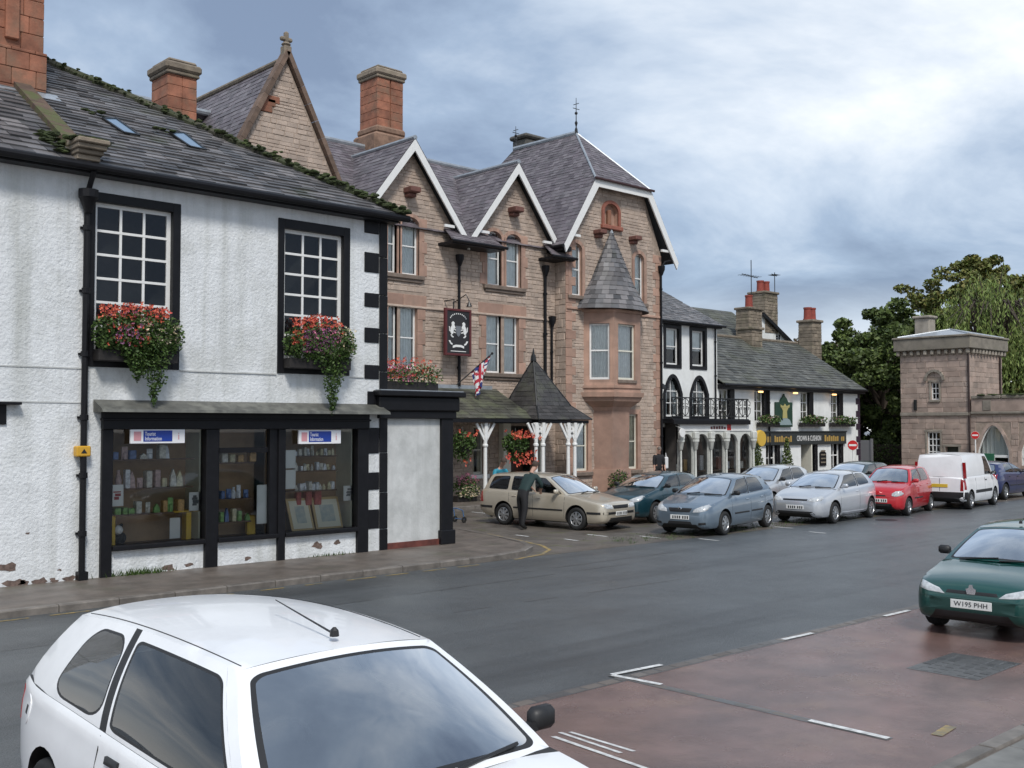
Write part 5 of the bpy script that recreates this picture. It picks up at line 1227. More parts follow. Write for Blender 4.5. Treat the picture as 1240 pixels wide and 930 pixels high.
MB().add([(px0,YH+.25,.1),(px1,YH+.25,.1),(px1,YH+.25,2.75),(px0,YH+.25,2.75),(px0,YH+3,.1),(px1,YH+3,.1),(px1,YH+3,2.75),(px0,YH+3,2.75)], [(4,5,6,7),(0,3,7,4),(1,5,6,2),(3,2,6,7),(0,4,5,1)]).build('passage', 'room_dark', arc)
for h in dh: surround(arc, h, 'y', YH, .16, .04, 'black_paint', 'window_surround', .01)
for r4 in dw: frame_window(arc, *r4, 'y', YH+.12, 1, 2, 'white_paint', .07, .03, curtain=('half','curtain'))
for r4 in da: frame_window(arc, *r4, 'y', YH+.12, 2, 3, 'white_paint', .07, .04, curtain=('sides','curtain'), sash=False)
slates(arc, (XD0, YH-.3, ZD), (XD1+.15, YH-.3, ZD), (XD1+.15-3.2, 33.6, ZD+3.0), (XD0, 33.6, ZD+3.0), 'slate', .2, .3, 101)
slates(arc, (XD1+.15, YH-.3, ZD), (XD1+.15, 38, ZD), (XD1+.15-3.2, 33.6, ZD+3.0), (XD1+.15-3.2, 33.6, ZD+3.0), 'slate', .2, .3, 102)
MB().box(XD0, XD1+.1, YH-.24, YH, ZD-.14, ZD-.02).tube([(XD0,YH-.36,ZD-.04),(XD1+.2,YH-.36,ZD-.04)], .06, 8).build('gutter', 'black_paint', arc)
pipe(XD1-.25, YH-.09, 2.9, ZD-.15, arc, 'black_paint', .04, False)
# balcony deck and cast-iron railing along both houses
ZB = onY(850,507,YH-.9).z; xb0, xb1 = XD0+.05, onY(905,505,YH-.9).x; yb1 = YH-1.0
bal = thing('balcony', 'black cast iron balcony over the shopfront of the white houses', 'balcony', (xb0, YH, ZB))
MB().bevbox(xb0, xb1, yb1, YH-.01, ZB-.2, ZB, .02).bevbox(xb0, xb1+.05, yb1-.06, yb1+.02, ZB-.26, ZB-.05, .02).build('deck', 'black_paint', bal)
b = MB(); b.bar((xb0,yb1+.05,ZB+.92),(xb1,yb1+.05,ZB+.92), .05, .05); b.bar((xb0,yb1+.05,ZB+.10),(xb1,yb1+.05,ZB+.10), .04, .03); b.bar((xb1,yb1+.05,ZB+.92),(xb1,YH,ZB+.92), .05, .05); b.bar((xb1,yb1+.05,ZB+.1),(xb1,YH,ZB+.1), .04, .03); b.build('rail', 'dark_iron', bal)
pan = 0; x = xb0
while x < xb1-.1:
    w_ = min(.62, xb1-x); b = MB(); y = yb1+.05
    b.bar((x,y,ZB),(x,y,ZB+.95), .035, .035); c = x+w_/2
    for s in (-1, 1):
        b.tube([(c+s*.03,y,ZB+.12),(c+s*.22,y,ZB+.28),(c+s*.24,y,ZB+.5),(c+s*.1,y,ZB+.55),(c+s*.12,y,ZB+.42)], .018, 5)
        b.tube([(c+s*.03,y,ZB+.9),(c+s*.24,y,ZB+.76),(c+s*.2,y,ZB+.62),(c+s*.08,y,ZB+.66)], .018, 5)
    b.bar((c,y,ZB+.1),(c,y,ZB+.9), .025, .025); b.build('railing_panel', 'dark_iron', bal, smooth=True); x += w_
# arcaded shopfront under the balcony
ya = YH-.85; xa0, xa1 = onY(823,545,ya).x, onY(911,545,ya).x; za1 = onY(865,511,ya).z; za0 = onY(865,522,ya).z
ar = thing('arcaded_shopfront', 'pale arcaded shopfront with slim columns below the iron balcony', 'shopfront', (xa0, ya, .1))
MB().bevbox(xa0, xa1, ya-.04, ya+.1, za0, za1, .01).build('fascia', 'white_paint', ar)
b = MB(); r_ = random.Random(3); xx = xa0+(xa1-xa0)*.40
for k in range(6): b.box(xx, xx+.14, ya-.052, ya-.038, za0+.09, za0+.09+r_.uniform(.1,.17)); xx += .2
b.build('lettering', mat('fascia_mark', (.12,.03,.03), .6), ar)
MB().box(xx+.05, xx+.35, ya-.052, ya-.038, za0+.04, za1-.04).build('emblem', mat('fascia_red', (.45,.02,.02), .5), ar)
colx = [xa0+(xa1-xa0)*k for k in (.0,.19,.40,.61,1.0)]
grey_p = mat('arcade_paint', (.60,.61,.57), .55, var=.15, vscale=6, coord='World')
hs = []
for i in range(4):
    a, c = colx[i]+.06, colx[i+1]-.06
    if i == 3: hs.append(arch(a, a+(c-a)*.46, .35, za0-.62, .5, 6)); hs.append(arch(a+(c-a)*.54, c, .12, za0-.62, .5, 6))
    else: hs.append(arch(a, c, .35, za0-.62, .5, 6))
wall('arcade_wall', rect(xa0, xa1, .1, za0), hs, 'y', ya, .18, grey_p, ar)
for h in hs:
    x0, x1, z0, z1 = bbox(h)
    MB().add([(x0,ya+.12,z0),(x1,ya+.12,z0),(x1,ya+.12,z1),(x0,ya+.12,z1)], [(0,1,2,3)]).build('shop_pane', 'window_glass', ar, fix=False)
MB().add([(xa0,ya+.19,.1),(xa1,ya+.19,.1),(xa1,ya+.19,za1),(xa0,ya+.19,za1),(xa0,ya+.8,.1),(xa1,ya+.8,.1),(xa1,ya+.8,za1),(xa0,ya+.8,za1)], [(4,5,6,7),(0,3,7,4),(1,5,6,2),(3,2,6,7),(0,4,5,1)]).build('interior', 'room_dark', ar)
for x in colx:
    b = MB(); b.lathe([(.09,.1),(.09,.3),(.05,.36),(.042,za0-.85),(.09,za0-.8),(.14,za0-.5),(.17,za0-.46),(.17,za0-.36),(.001,za0-.36)], (x, ya-.07, 0), 'z', 10); b.bevbox(x-.16, x+.16, ya-.2, ya-.005, za0-.36, za0-.02, .04); b.build('column', grey_p, ar, smooth=True)
r_ = random.Random(9)
for k in range(9):
    x = xa0+.3+(xa1-xa0-.6)*k/8+r_.uniform(-.1,.1); z = .9+r_.random()*.2; h = r_.uniform(.25,.7)
    tag(MB().bevbox(x-.12, x+.12, ya+.35, ya+.5, .75, .75+h, .02).build('display_item', 'goods_%d' % r_.randrange(8)), 'small item on display behind the arcaded shopfront, %s from the left' % ORD[k], 'display item', 'items in the arcaded shop window')
MB().box(xa0+.05, xa1-.05, ya+.2, ya+.78, .7, .75).build('display_base', 'brown_wood', ar)
p = onY(820.5, 524, ya-.1); tag(MB().lathe([(.001,-.03),(.19,-.03),(.2,0),(.19,.03),(.001,.03)], (p.x, ya-.35, p.z), 'y', 16).bar((p.x,ya-.35,p.z+.18),(p.x,ya-.0,p.z+.3), .03, .03).build('round_sign', 'white_paint'), 'small round white sign hanging by the dark passage', 'sign')
p = onY(795, 514, YH-.3); tag(MB()._sph((p.x+.05, YH-.35, p.z), .15, 12, 8, (1,1,1), 0).bar((p.x+.05,YH-.3,p.z+.16),(p.x+.05,YH-.0,p.z+.24), .03, .03).build('globe_lamp', 'white_paint', smooth=True), 'white globe lamp beside the passage next to the hotel', 'lamp')
p = onY(800, 468, YH-.4); t = thing('bracket_lamp', 'dark bracket lamp on the white house near the arched window', 'lamp', (p.x, YH, p.z))
MB().tube([(p.x-.5,YH,p.z),(p.x-.3,YH-.45,p.z+.02),(p.x,YH-.5,p.z)], .02, 6).build('arm', 'dark_iron', t); MB().lathe([(.05,p.z+.12),(.16,p.z+.02),(.17,p.z-.1),(.1,p.z-.12)], (p.x,YH-.5,0), 'z', 10).build('shade', 'dark_iron', t)
# ================================================================== low white inn
XE0, XE1 = XD1, onY(1041,500,YH).x; ZEE = 4.75
inn = thing('white_inn', 'long low white inn with stone slate roof and dark signboard', 'inn', (XE0, YH, 0))
def er(u0,v0,u1,v1): return rectY(u0,v0,u1,v1,YH)
ew = [er(871,472,880.5,505), er(913.5,475,923,503), er(969.5,474,979.5,513), er(1006.5,476,1015.5,516)]
zt = 4.5; zb_ = 2.95
ew = [(a, a+.85, zb_, zt) for a,_,_,_ in ew]
ed = [(er(927.5,540,936,572)[0], er(927.5,540,936,572)[0]+1.0, .1, 2.15), (er(970,540,986,572)[0], er(970,540,986,572)[0]+1.35, .1, 2.15), (er(1006.5,539,1015,570)[0], er(1006.5,539,1015,570)[0]+1.0, .1, 2.2)]
eh = [rect(*r) for r in ew+ed]
wall('wall', rect(XE0, XE1, 0, ZEE), eh, 'y', YH, .30, 'white_wall', inn, 'black_paint')
MB().poly([(XE1,YH,0),(XE1,38,0),(XE1,38,ZEE),(XE1,34,7.5),(XE1,YH,ZEE)]).quad((XE0,38,0),(XE1,38,0),(XE1,38,ZEE),(XE0,38,ZEE)).build('gable_wall', 'white_wall', inn)
for r4 in ew:
    frame_window(inn, r4[0], r4[1]-.02, r4[2], r4[3], 'y', YH+.14, 2, 3, 'white_paint', .06, .035, sash=False, curtain=('sides','curtain_warm'))
    MB().bevbox(r4[1]+.002, r4[1]+.36, YH-.03, YH+.05, r4[2]-.1, ZEE-.12, .01).build('window_surround', 'black_paint', inn)
for k, r4 in enumerate(ed):
    if k != 1: frame_window(inn, r4[0], r4[1], r4[2]+.05, r4[3], 'y', YH+.16, 2, 2, 'white_paint', .1, .06, sash=False)
    else:
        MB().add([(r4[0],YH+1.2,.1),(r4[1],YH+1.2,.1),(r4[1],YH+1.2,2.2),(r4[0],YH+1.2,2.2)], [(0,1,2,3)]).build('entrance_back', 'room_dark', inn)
        MB().bevbox(r4[1]-.5, r4[1]-.42, YH-.1, YH+.6, .1, 2.1, .01).build('door', 'cream_paint', inn)
    MB().bevbox(r4[1]+.002, r4[1]+.25, YH-.02, YH+.05, .1, r4[3]+.1, .01).build('door_surround', 'black_paint', inn)
slates(inn, (XE0, YH-.35, ZEE), (XE1+.12, YH-.35, ZEE), (XE1+.12, 34, 7.55), (XE0, 34, 7.55), 'slate_green', .26, .42, 111, thick=.03)
MB().poly([(XE0,38.3,ZEE),(XE1+.1,38.3,ZEE),(XE1+.1,34,7.5),(XE0,34,7.5)]).build('rear_roof', 'slate_green', inn)
MB().tube([(XE0,34,7.58),(XE1+.15,34,7.58)], .1, 8).build('ridge_tiles', 'grey_stone', inn)
MB().box(XE0, XE1+.1, YH-.3, YH-.0, ZEE-.24, ZEE-.03).tube([(XE0,YH-.42,ZEE-.06),(XE1+.1,YH-.42,ZEE-.06)], .07, 8).build('gutter', 'black_paint', inn)
zq = .1; k = 0
while zq < ZEE-.4:
    MB().bevbox(XE1-(.42 if k % 2 else .22), XE1+.01, YH-.03, YH+.02, zq, zq+.34, .015).build('quoin', mat('quoin_dark', (.03,.015,.03), .6), inn); zq += .35; k += 1
pipe(onY(928,500,YH).x+.1, YH-.1, .1, ZEE-.1, inn, 'black_paint', .05, False)
# chimneys with pots
def stack(x, y, z0, z1, wx, wy, pots, par, seed, m='grey_stone', ph=.75):
    r = random.Random(seed); b = MB(); z = z0
    while z < z1-.15:
        h = min(r.uniform(.16,.26), z1-.15-z+.001); xx = x-wx/2
        while xx < x+wx/2-.02:
            w_ = min(r.uniform(.25,.5), x+wx/2-xx); w_ = x+wx/2-xx if x+wx/2-xx-w_ < .12 else w_
            b.bevbox(xx+.004, xx+w_-.004, y-wy/2+r.uniform(0,.03), y+wy/2-r.uniform(0,.03), z+.003, z+h-.003, .02); xx += w_
        z += h
    b.bevbox(x-wx/2-.08, x+wx/2+.08, y-wy/2-.08, y+wy/2+.08, z1-.15, z1, .03); b.build('chimney', m, par)
    for k in range(pots):
        px_ = x+(k-(pots-1)/2)*wx/pots*.9
        MB().lathe([(.27,z1),(.27,z1+.08),(.24,z1+.1),(.22,z1+ph*.85),(.25,z1+ph*.87),(.25,z1+ph),(.18,z1+ph)], (px_, y, 0), 'z', 12).build('chimney_pot', 'terracotta', par, smooth=True)
def yat(u, v, y): p = onY(u, v, y); return p.x, p.z
x, z = yat(910, 424, 33.6); stack(x, 33.7, 6.4, onY(910,402,33.6).z+.25, 1.0, 1.0, 0, inn, 5)
x, z = yat(981, 425, 34); stack(x, 34, 6.6, onY(981,388,34).z, 1.0, 1.0, 2, inn, 6)
# sign board
yb2 = YH-.12; x0, x1, z0, z1 = rectY(923.5, 523.6, 1025, 538.5, yb2); w, h = x1-x0, z1-z0
t = thing('pub_signboard', 'long dark inn signboard with gold and white lettering over the doors', 'sign', ((x0+x1)/2, yb2, z0))
MB().bevbox(x0, x1, yb2, YH-.005, z0, z1, .015).bevbox(x0-.03, x1+.03, yb2-.04, YH-.005, z1+.001, z1+.07, .01).build('board', mat('inn_board', (.028,.034,.034), .5), t)
text_mb('CROWN & CUSHION', h*.62, (x0+w*.53, yb2-.004, z0+h*.5), (1,0,0), (0,0,1), .006, 'CENTER', .62).build('lettering', 'white_paint', t)
gd = mat('gold_mark', (.42,.27,.07), .5)
for f0, f1, s in ((.13,.33,1),(.72,.90,2),(.05,.09,3),(.93,.97,4)):
    r_ = random.Random(s); b = MB(); xx = x0+w*f0
    while xx < x0+w*f1: ww = r_.uniform(.16,.24); b.bevbox(xx, xx+ww*.7, yb2-.008, yb2+.001, z0+h*.25, z0+h*r_.uniform(.6,.78), .004); xx += ww
    b.build('gold_ornament', gd, t)
x0, x1, z0, z1 = rectY(914, 524, 926, 538, YH-.5); t = thing('lantern_sign', 'yellow lantern sign projecting at the left end of the inn signboard', 'sign', ((x0+x1)/2, YH-.5, z0))
MB().lathe([(.001,-.12),((x1-x0)*.45,-.12),((x1-x0)*.5,0),((x1-x0)*.45,.12),(.001,.12)], ((x0+x1)/2, YH-.5, (z0+z1)/2), 'y', 14).build('lantern', mat('lantern_yellow', (.62,.40,.06), .45), t, smooth=True); MB().bar(((x0+x1)/2,YH-.4,z1+.02),((x0+x1)/2,YH,z1+.02), .04, .04).build('bracket', 'dark_iron', t)
# pictorial sign between the upper windows
x0, x1, z0, z1 = rectY(940.5, 487, 960, 517, YH-.15); xm = (x0+x1)/2; w, h = x1-x0, z1-z0
t = thing('pictorial_sign', 'dark green pictorial sign of a crown on a cushion between the inn windows', 'sign', (xm, YH-.1, z0))
MB().bevbox(x0, x1, YH-.15, YH-.01, z0, z1, .02).prism([(xm-w*.25,z1),(xm+w*.25,z1),(xm+w*.14,z1+.2),(xm+.08,z1+.28),(xm,z1+.42),(xm-.08,z1+.28),(xm-w*.14,z1+.2)], YH-.14, YH-.05).build('board', mat('inn_green', (.012,.045,.025), .5), t)
MB().prism([(xm-w*.22,z0+h*.78),(xm+w*.22,z0+h*.78),(xm+w*.12,z0+h*.64),(xm+w*.14,z0+h*.35),(xm-w*.14,z0+h*.35),(xm-w*.12,z0+h*.64)], YH-.17, YH-.145).prism([(xm-w*.26,z0+h*.78),(xm+w*.26,z0+h*.78),(xm+w*.28,z0+h*.90),(xm+w*.1,z0+h*.83),(xm,z0+h*.93),(xm-w*.1,z0+h*.83),(xm-w*.28,z0+h*.90)], YH-.18, YH-.145).build('crown', mat('crown_gold', (.40,.36,.14), .5), t)
MB().prism([(xm-w*.42,z0+h*.08),(xm+w*.42,z0+h*.08),(xm+w*.3,z0+h*.28),(xm+w*.16,z0+h*.345),(xm-w*.16,z0+h*.345),(xm-w*.3,z0+h*.28)], YH-.17, YH-.145).build('cushion', mat('cushion_grey', (.25,.32,.33), .6), t)
x0, x1, z0, z1 = rectY(993, 545, 1000.5, 564, YH-.05); t = thing('menu_board', 'small black arched menu board beside the inn door', 'notice board', ((x0+x1)/2, YH, z0))
MB().prism([(x0,z0),(x1,z0),(x1,z1-.15),((x0+x1)/2,z1),(x0,z1-.15)], YH-.06, YH-.005).build('board', 'black_paint', t); b = MB()
for k in range(4): b.box(x0+.08, x1-.08, YH-.064, YH-.058, z0+.15+k*.2, z0+.22+k*.2)
b.build('writing', 'grey_stone', t)
# warm eaves lamps seen lit under the eaves
for u, lab in ((963,'left'),(1010,'right'),(921,'leftmost')):
    p = onY(u, 473, YH-.35); t = thing('eaves_lamp', 'small warm floodlight under the inn eaves, %s of the three' % {'left':'middle','right':'rightmost','leftmost':'leftmost'}[lab], 'lamp', (p.x, YH-.3, 4.38), group='floodlights under the inn eaves')
    MB().bevbox(p.x-.14, p.x+.14, YH-.42, YH-.3, 4.38, 4.46, .01).build('lamp', mat('lamp_warm', (.8,.5,.25), .4, emit=((1,.55,.2), 1.2)), t); MB().bar((p.x,YH-.3,4.44),(p.x,YH,4.52), .03, .03).build('arm', 'dark_iron', t)
for (u0, u1, v, sd, lab) in ((918,941,514,31,'window box below the pictorial sign of the inn'), (969,996,514,32,'window box under the middle upper window of the inn'), (1006,1032,518,33,'window box under the upper window nearest the end of the inn')):
    x0, x1, z0, z1 = rectY(u0, v-6, u1, v+2, YH-.15); planter('window_box', lab+', green with pale flowers', 'flower box', x0, x1, YH-.2, 2.72, .5, [('bloom_pale', 40, (0,1,.2,1)), ('bloom_pink', 30, (0,1,.2,1))], sd, None, n=420, leaf=.12)
def conifer(u, y, h, rw, lab, seed):
    p = onY(u, 560, y); r = random.Random(seed); t = thing('shrub', lab, 'shrub', (p.x, y, .1)); b = MB()
    for k in range(10): f = k/9; leaves(b, (p.x, y, .3+h*f), rw*(1-f*.8), rw*(1-f*.8), h*.09, int(190*(1-f*.6)), .10, r, .2)
    b.build('crown', 'leaf_dark', t, fix=False); MB().tube([(p.x,y,.1),(p.x,y,.1+h*.5)], .04, 6).build('trunk', 'bark', t); MB().lathe([(.001,.1),(.2,.1),(.26,.4),(.22,.42)], (p.x,y,0), 'z', 10).build('pot', 'terracotta', t)
conifer(917, YH-.5, 1.9, .45, 'dark conifer in a pot at the left end of the inn', 3); conifer(953, YH-.45, 1.7, .45, 'dark bushy shrub in a pot left of the inn door', 4)
# no entry sign on a white post by the inn
def no_entry(base, h, rad, nrm, lab):
    n = Vector(nrm).normalized(); t = thing('no_entry_sign', lab, 'road sign', base, group='no entry signs'); b0 = Vector(base); c = b0+Vector((0,0,h)); rt = Vector((0,0,1)).cross(n).normalized()
    MB().tube([b0, c+Vector((0,0,rad*.6))], .035, 8).build('post', 'white_paint', t)
    def disc(r_, o_, m, nm, thick=.01):
        b = MB(); k = 24; A = [c+n*(o_)+(rt*math.cos(2*math.pi*i/k)+Vector((0,0,1))*math.sin(2*math.pi*i/k))*r_ for i in range(k)]; B = [p+n*thick for p in A]
        b.add(A+B, [list(range(k))[::-1], [k+i for i in range(k)]]+[(i,(i+1)%k,k+(i+1)%k,k+i) for i in range(k)]); b.build(nm, m, t)
    disc(rad, .04, 'white_paint', 'rim'); disc(rad*.95, .051, mat('sign_red', (.55,.012,.012), .4), 'disc', .006)
    A = c+n*.06; MB().add([A-rt*rad*.7-Vector((0,0,rad*.18)), A+rt*rad*.7-Vector((0,0,rad*.18)), A+rt*rad*.7+Vector((0,0,rad*.18)), A-rt*rad*.7+Vector((0,0,rad*.18))], [(0,1,2,3)]).build('bar', 'white_paint', t, fix=False)
p = onY(1033, 565, 29.0); no_entry((p.x, 29.0, .1), onY(1033,539,29.0).z-.1, .27, (-.9,-.45,0), 'red no entry sign on a white post at the end of the inn')
# ================================================================== houses behind the inn
hb = thing('back_house', 'greenish slate roofed house rising behind the inn roof', 'house', (50, 42, 0))
x0, zA = yat(846, 376, 41.5); x1, zB_ = yat(886, 376, 41.5); x1 -= .6
zr_ = onY(880, 377, 41.5).z
slates(hb, (x0-4, 37.5, zr_-3.2), (x1+.6, 37.5, zr_-3.2), (x1+.6, 41.5, zr_), (x0-4, 41.5, zr_), 'slate_green', .28, .45, 121)
MB().poly([(x0-4,45.5,zr_-3.2),(x1+.6,45.5,zr_-3.2),(x1+.6,41.5,zr_),(x0-4,41.5,zr_)]).build('rear_roof', 'slate_green', hb)
MB().poly([(x1+.5,37.6,0),(x1+.5,45.4,0),(x1+.5,45.4,zr_-3.25),(x1+.5,41.5,zr_-.1),(x1+.5,37.6,zr_-3.25)]).quad((x0-4,37.7,0),(x1+.5,37.7,0),(x1+.5,37.7,zr_-3.2),(x0-4,37.7,zr_-3.2)).build('wall', 'tower_grey', hb)
x, z = yat(907, 386, 38.4); stack(x, 38.4, zr_-3.4, onY(907,373,38.4).z, 1.45, 1.0, 1, hb, 7, ph=.8)
gb = thing('gabled_house', 'white gabled house behind the inn with a tall stone chimney', 'house', (58, 44, 0))
yg = 39.6; ax, az = yat(921, 380, yg); rx, rz = yat(958, 417, yg)
sl_ = (az-rz)/(rx-ax); hw_ = 5.2
ww = rectY(939.5, 405, 944.5, 413, yg)
wall('wall', [(ax-.6,0),(ax+hw_,0),(ax+hw_,az-hw_*sl_),(ax,az),(ax-.6,az-.6*sl_)], [rect(*ww)], 'y', yg, .2, 'white_wall', gb, 'black_paint'); frame_window(gb, *ww, 'y', yg+.1, 1, 2, 'white_paint', .07, .03)
for s, sd in ((1,132),):
    slates(gb, (ax+s*(hw_+.3), yg-.25, az-(hw_+.3)*sl_+.05), (ax+s*(hw_+.3), yg+8, az-(hw_+.3)*sl_+.05), (ax, yg+8, az+.05), (ax, yg-.25, az+.05), 'slate_green', .28, .45, sd)
    MB().bar((ax,yg-.2,az-.02),(ax+s*(hw_+.3),yg-.2,az-(hw_+.3)*sl_-.02), .12, .22).build('verge', 'black_paint', gb)
slates(gb, (ax-3.0, yg+.3, az-3.0*sl_+.05), (ax-3.0, yg+8, az-3.0*sl_+.05), (ax, yg+8, az+.05), (ax, yg+.3, az+.05), 'slate_green', .28, .45, 133)
MB().quad((ax+hw_,yg,0),(ax+hw_,yg+8,0),(ax+hw_,yg+8,az-hw_*sl_),(ax+hw_,yg,az-hw_*sl_)).build('side_wall', 'white_wall', gb)
x, z = yat(926, 384, yg+.5); stack(x, yg+.6, az-1.2, onY(926,354,yg+.5).z, 1.5, 1.3, 2, gb, 8, ph=.75)
# television aerials
def aerial(u, v0, v1, y, lab, yagi):
    p, q = onY(u, v1, y), onY(u, v0, y); t = thing('tv_aerial', lab, 'aerial', (p.x, y, p.z)); MB().tube([(p.x,y,p.z),(p.x,y,q.z)], .03, 6).build('mast', 'dark_iron', t)
    b = MB(); zc = q.z-(q.z-p.z)*(.33 if yagi else .06); L = 1.0 if yagi else .35
    b.bar((p.x-L,y,zc+.05),(p.x+L*.7,y,zc-.05), .035, .035)
    for k in range(7): xx = p.x-L+1.7*L*k/6; b.bar((xx,y-.3,zc),(xx,y+.3,zc), .02, .02)
    b.build('antenna', 'dark_iron', t)
aerial(910, 315, 374, 38.4, 'tall thin television aerial on the stone chimney behind the inn', True); aerial(938.5, 330, 384, yg+.6, 'short television aerial beside the chimney of the gabled house', False)
# ================================================================== battlemented stone tower and cloister
XT = onZ(1173, 578).x; XT = 57.5
cY = onX(1173, 500, XT).y; y1 = onX(1091, 500, XT).y; XT2 = XT+4.4
tow = thing('stone_tower', 'square battlemented sandstone tower with low lead roof at the end of the street', 'tower', (XT, (cY+y1)/2, 0))
zs = onX(1130, 502, XT).z; zp0 = onX(1130, 424, XT).z; zp1 = onX(1130, 408, XT).z
wa = rectX(1127.5, 463, 1137, 484, XT); wb2 = rectX(1123, 523, 1138.5, 556, XT); wd = rectX(1145, 541, 1161, 575, XT)
def w3(r): return (r[0], r[1], r[2], r[3])
wa = (wa[0], wa[1], wa[2], wa[3]); hA = rect(*wa); hB = rect(*wb2); hD = rect(wd[0], wd[1], .1, wd[3])
out_l = rect(cY, y1, 0, zp0)
wall('wall', out_l, [hA, hB, hD], 'x', XT, .25, 'mortar', tow, 'tower_stone')
stones(tow, out_l, [rect(wa[0]-.12,wa[1]+.12,wa[2]-.1,wa[3]+.1), rect(wb2[0]-.12,wb2[1]+.12,wb2[2]-.1,wb2[3]+.12), rect(wd[0]-.1,wd[1]+.1,0,wd[3]+.15)], 'x', XT, 'tower_stone', (.24,.36), (.4,.95), .025, .014, 201)
wall('side_wall', rect(XT, XT2, 0, zp0), [], 'y', cY, .1, 'mortar', tow); stones(tow, rect(XT, XT2, 0, zp0), [], 'y', cY, 'tower_stone', (.24,.36), (.4,.95), .025, .014, 202)
MB().quad((XT,y1,0),(XT2,y1,0),(XT2,y1,zp0),(XT,y1,zp0)).quad((XT2,cY,0),(XT2,y1,0),(XT2,y1,zp0),(XT2,cY,zp0)).build('rear_wall', 'tower_stone', tow)
frame_window(tow, *wa, 'x', XT+.1, 2, 3, 'white_paint', .05, .04, sash=False); frame_window(tow, *wb2, 'x', XT+.1, 3, 4, 'white_paint', .06, .05, sash=False)
MB().quad((XT+.24,wd[0],.1),(XT+.24,wd[1],.1),(XT+.24,wd[1],wd[3]),(XT+.24,wd[0],wd[3])).build('door', mat('tower_door', (.025,.03,.02), .6), tow)
def frameX(r, w, nm, z0=None):
    b = MB(); a, c, d, e_ = r; x = XT-.04
    b.bevbox(x, XT+.02, a-w, a, d, e_, .01).bevbox(x, XT+.02, c, c+w, d, e_, .01).bevbox(x, XT+.02, a-w-.05, c+w+.05, e_+.002, e_+w*1.2, .01).bevbox(x-.05, XT+.02, a-w, c+w, d-.12, d-.002, .01).build(nm, 'tower_grey', tow)
frameX(wa, .10, 'window_dressing'); frameX(wb2, .10, 'window_dressing'); frameX((wd[0],wd[1],.3,wd[3]), .1, 'door_dressing')
# hood arch over the upper window
b = MB(); ym = (wa[0]+wa[1])/2
for k in range(9):
    a = math.pi*k/8; a2 = math.pi*(k+.92)/8
    if k < 8: b.bar((XT-.06, ym+.52*math.cos(a), wa[3]+.1+.55*math.sin(a)), (XT-.06, ym+.52*math.cos(a2), wa[3]+.1+.55*math.sin(a2)), .14, .14, up=(1,0,0))
b.build('hood_mould', 'tower_grey', tow)
# string course, corbel table, parapet
MB().bevbox(XT-.10, XT2, cY-.10, y1+.02, zs-.08, zs+.12, .03).build('string_course', 'tower_grey', tow)
for k in range(11):
    yy = cY-.05+(y1-cY+.1)*k/10; MB().bevbox(XT-.22, XT+.0, yy-.10, yy+.10, zp0-.28, zp0+.0, .05).build('corbel', 'tower_grey', tow)
for k in range(1, 12):
    xx = XT-.05+(XT2-XT+.1)*k/11; MB().bevbox(xx-.10, xx+.10, cY-.22, cY, zp0-.28, zp0+.0, .05).build('corbel', 'tower_grey', tow)
b = MB(); b.bevbox(XT-.28, XT2+.28, cY-.28, y1+.28, zp0, zp1-.08, .04); b.bevbox(XT-.34, XT2+.34, cY-.34, y1+.34, zp1-.079, zp1+.04, .03); b.build('parapet', mat('parapet_stone', (.25,.22,.18), .85, var=.35, vscale=2, bump=.6, bscale=14, coord='World', stain=((.13,.12,.08),1,.5,.7,.6)), tow)
xc, yc = (XT+XT2)/2, (cY+y1)/2; ap = (xc, yc, zp1+.55)
c4 = [(XT-.1,cY-.1,zp1+.06),(XT2+.1,cY-.1,zp1+.06),(XT2+.1,y1+.1,zp1+.06),(XT-.1,y1+.1,zp1+.06)]
for i in range(4): MB().poly([c4[i], c4[(i+1)%4], ap]).build('roof', 'lead', tow)
b = MB()
for i in range(4): b.tube([c4[i], ap], .06, 6)
b.build('roof_rolls', 'lead', tow)
p = onX(1120, 392, XT+2.5); b = MB(); b.bevbox(XT+2.1, XT+2.9, p.y-.45, p.y+.45, zp1-.2, onX(1120,386,XT+2.5).z, .05).bevbox(XT+2.0, XT+3.0, p.y-.55, p.y+.55, onX(1120,386,XT+2.5).z, onX(1120,383,XT+2.5).z, .04).build('chimney', 'tower_grey', tow)
MB().tube([(XT-.05,cY-.05,.1),(XT-.05,cY-.05,zp0-.3)], .055, 8).build('downpipe', mat('pipe_brown', (.035,.02,.018), .6), tow, smooth=True)
MB().tube([(XT2-.4,cY-.08,3),(XT2-.4,cY-.08,zp0-.3)], .06, 8).build('downpipe', 'pipe_brown', tow, smooth=True)
MB().bevbox(XT-.12, XT, onX(1109,490,XT).y-.08, onX(1109,490,XT).y+.08, onX(1109,497,XT).z, onX(1109,484,XT).z, .02).build('alarm_box', 'dark_iron', tow)
# cloister to the right
clo = thing('cloister', 'sandstone cloister wall with white framed pointed arches beside the tower', 'cloister', (XT, cY-5, 0))
yE = cY-16; zc1 = onX(1205, 479, XT).z
pa = []
ya0, ya1 = onX(1221.5, 540, XT).y, onX(1183.5, 540, XT).y; zsill = onX(1203, 563, XT).z; zap = onX(1203, 515, XT).z; pitch = (ya1-ya0)+onX(1221.5,540,XT).y-onX(1236,540,XT).y
for k in range(4): pa.append(arch(ya0-k*pitch, ya1-k*pitch, zsill, zsill+(zap-zsill)*.35, (zap-zsill)*.65, 8, pointed=True))
co = rect(yE, cY-.01, 0, zs+.0)
wall('wall', co, pa, 'x', XT+.05, .3, 'mortar', clo, 'tower_stone')
stones(clo, co, [rect(bbox(h)[0]-.1, bbox(h)[1]+.1, bbox(h)[2]-.05, bbox(h)[3]+.05) for h in pa], 'x', XT+.05, 'tower_stone', (.24,.36), (.4,.95), .025, .014, 203)
L = lift('x', XT+.05)
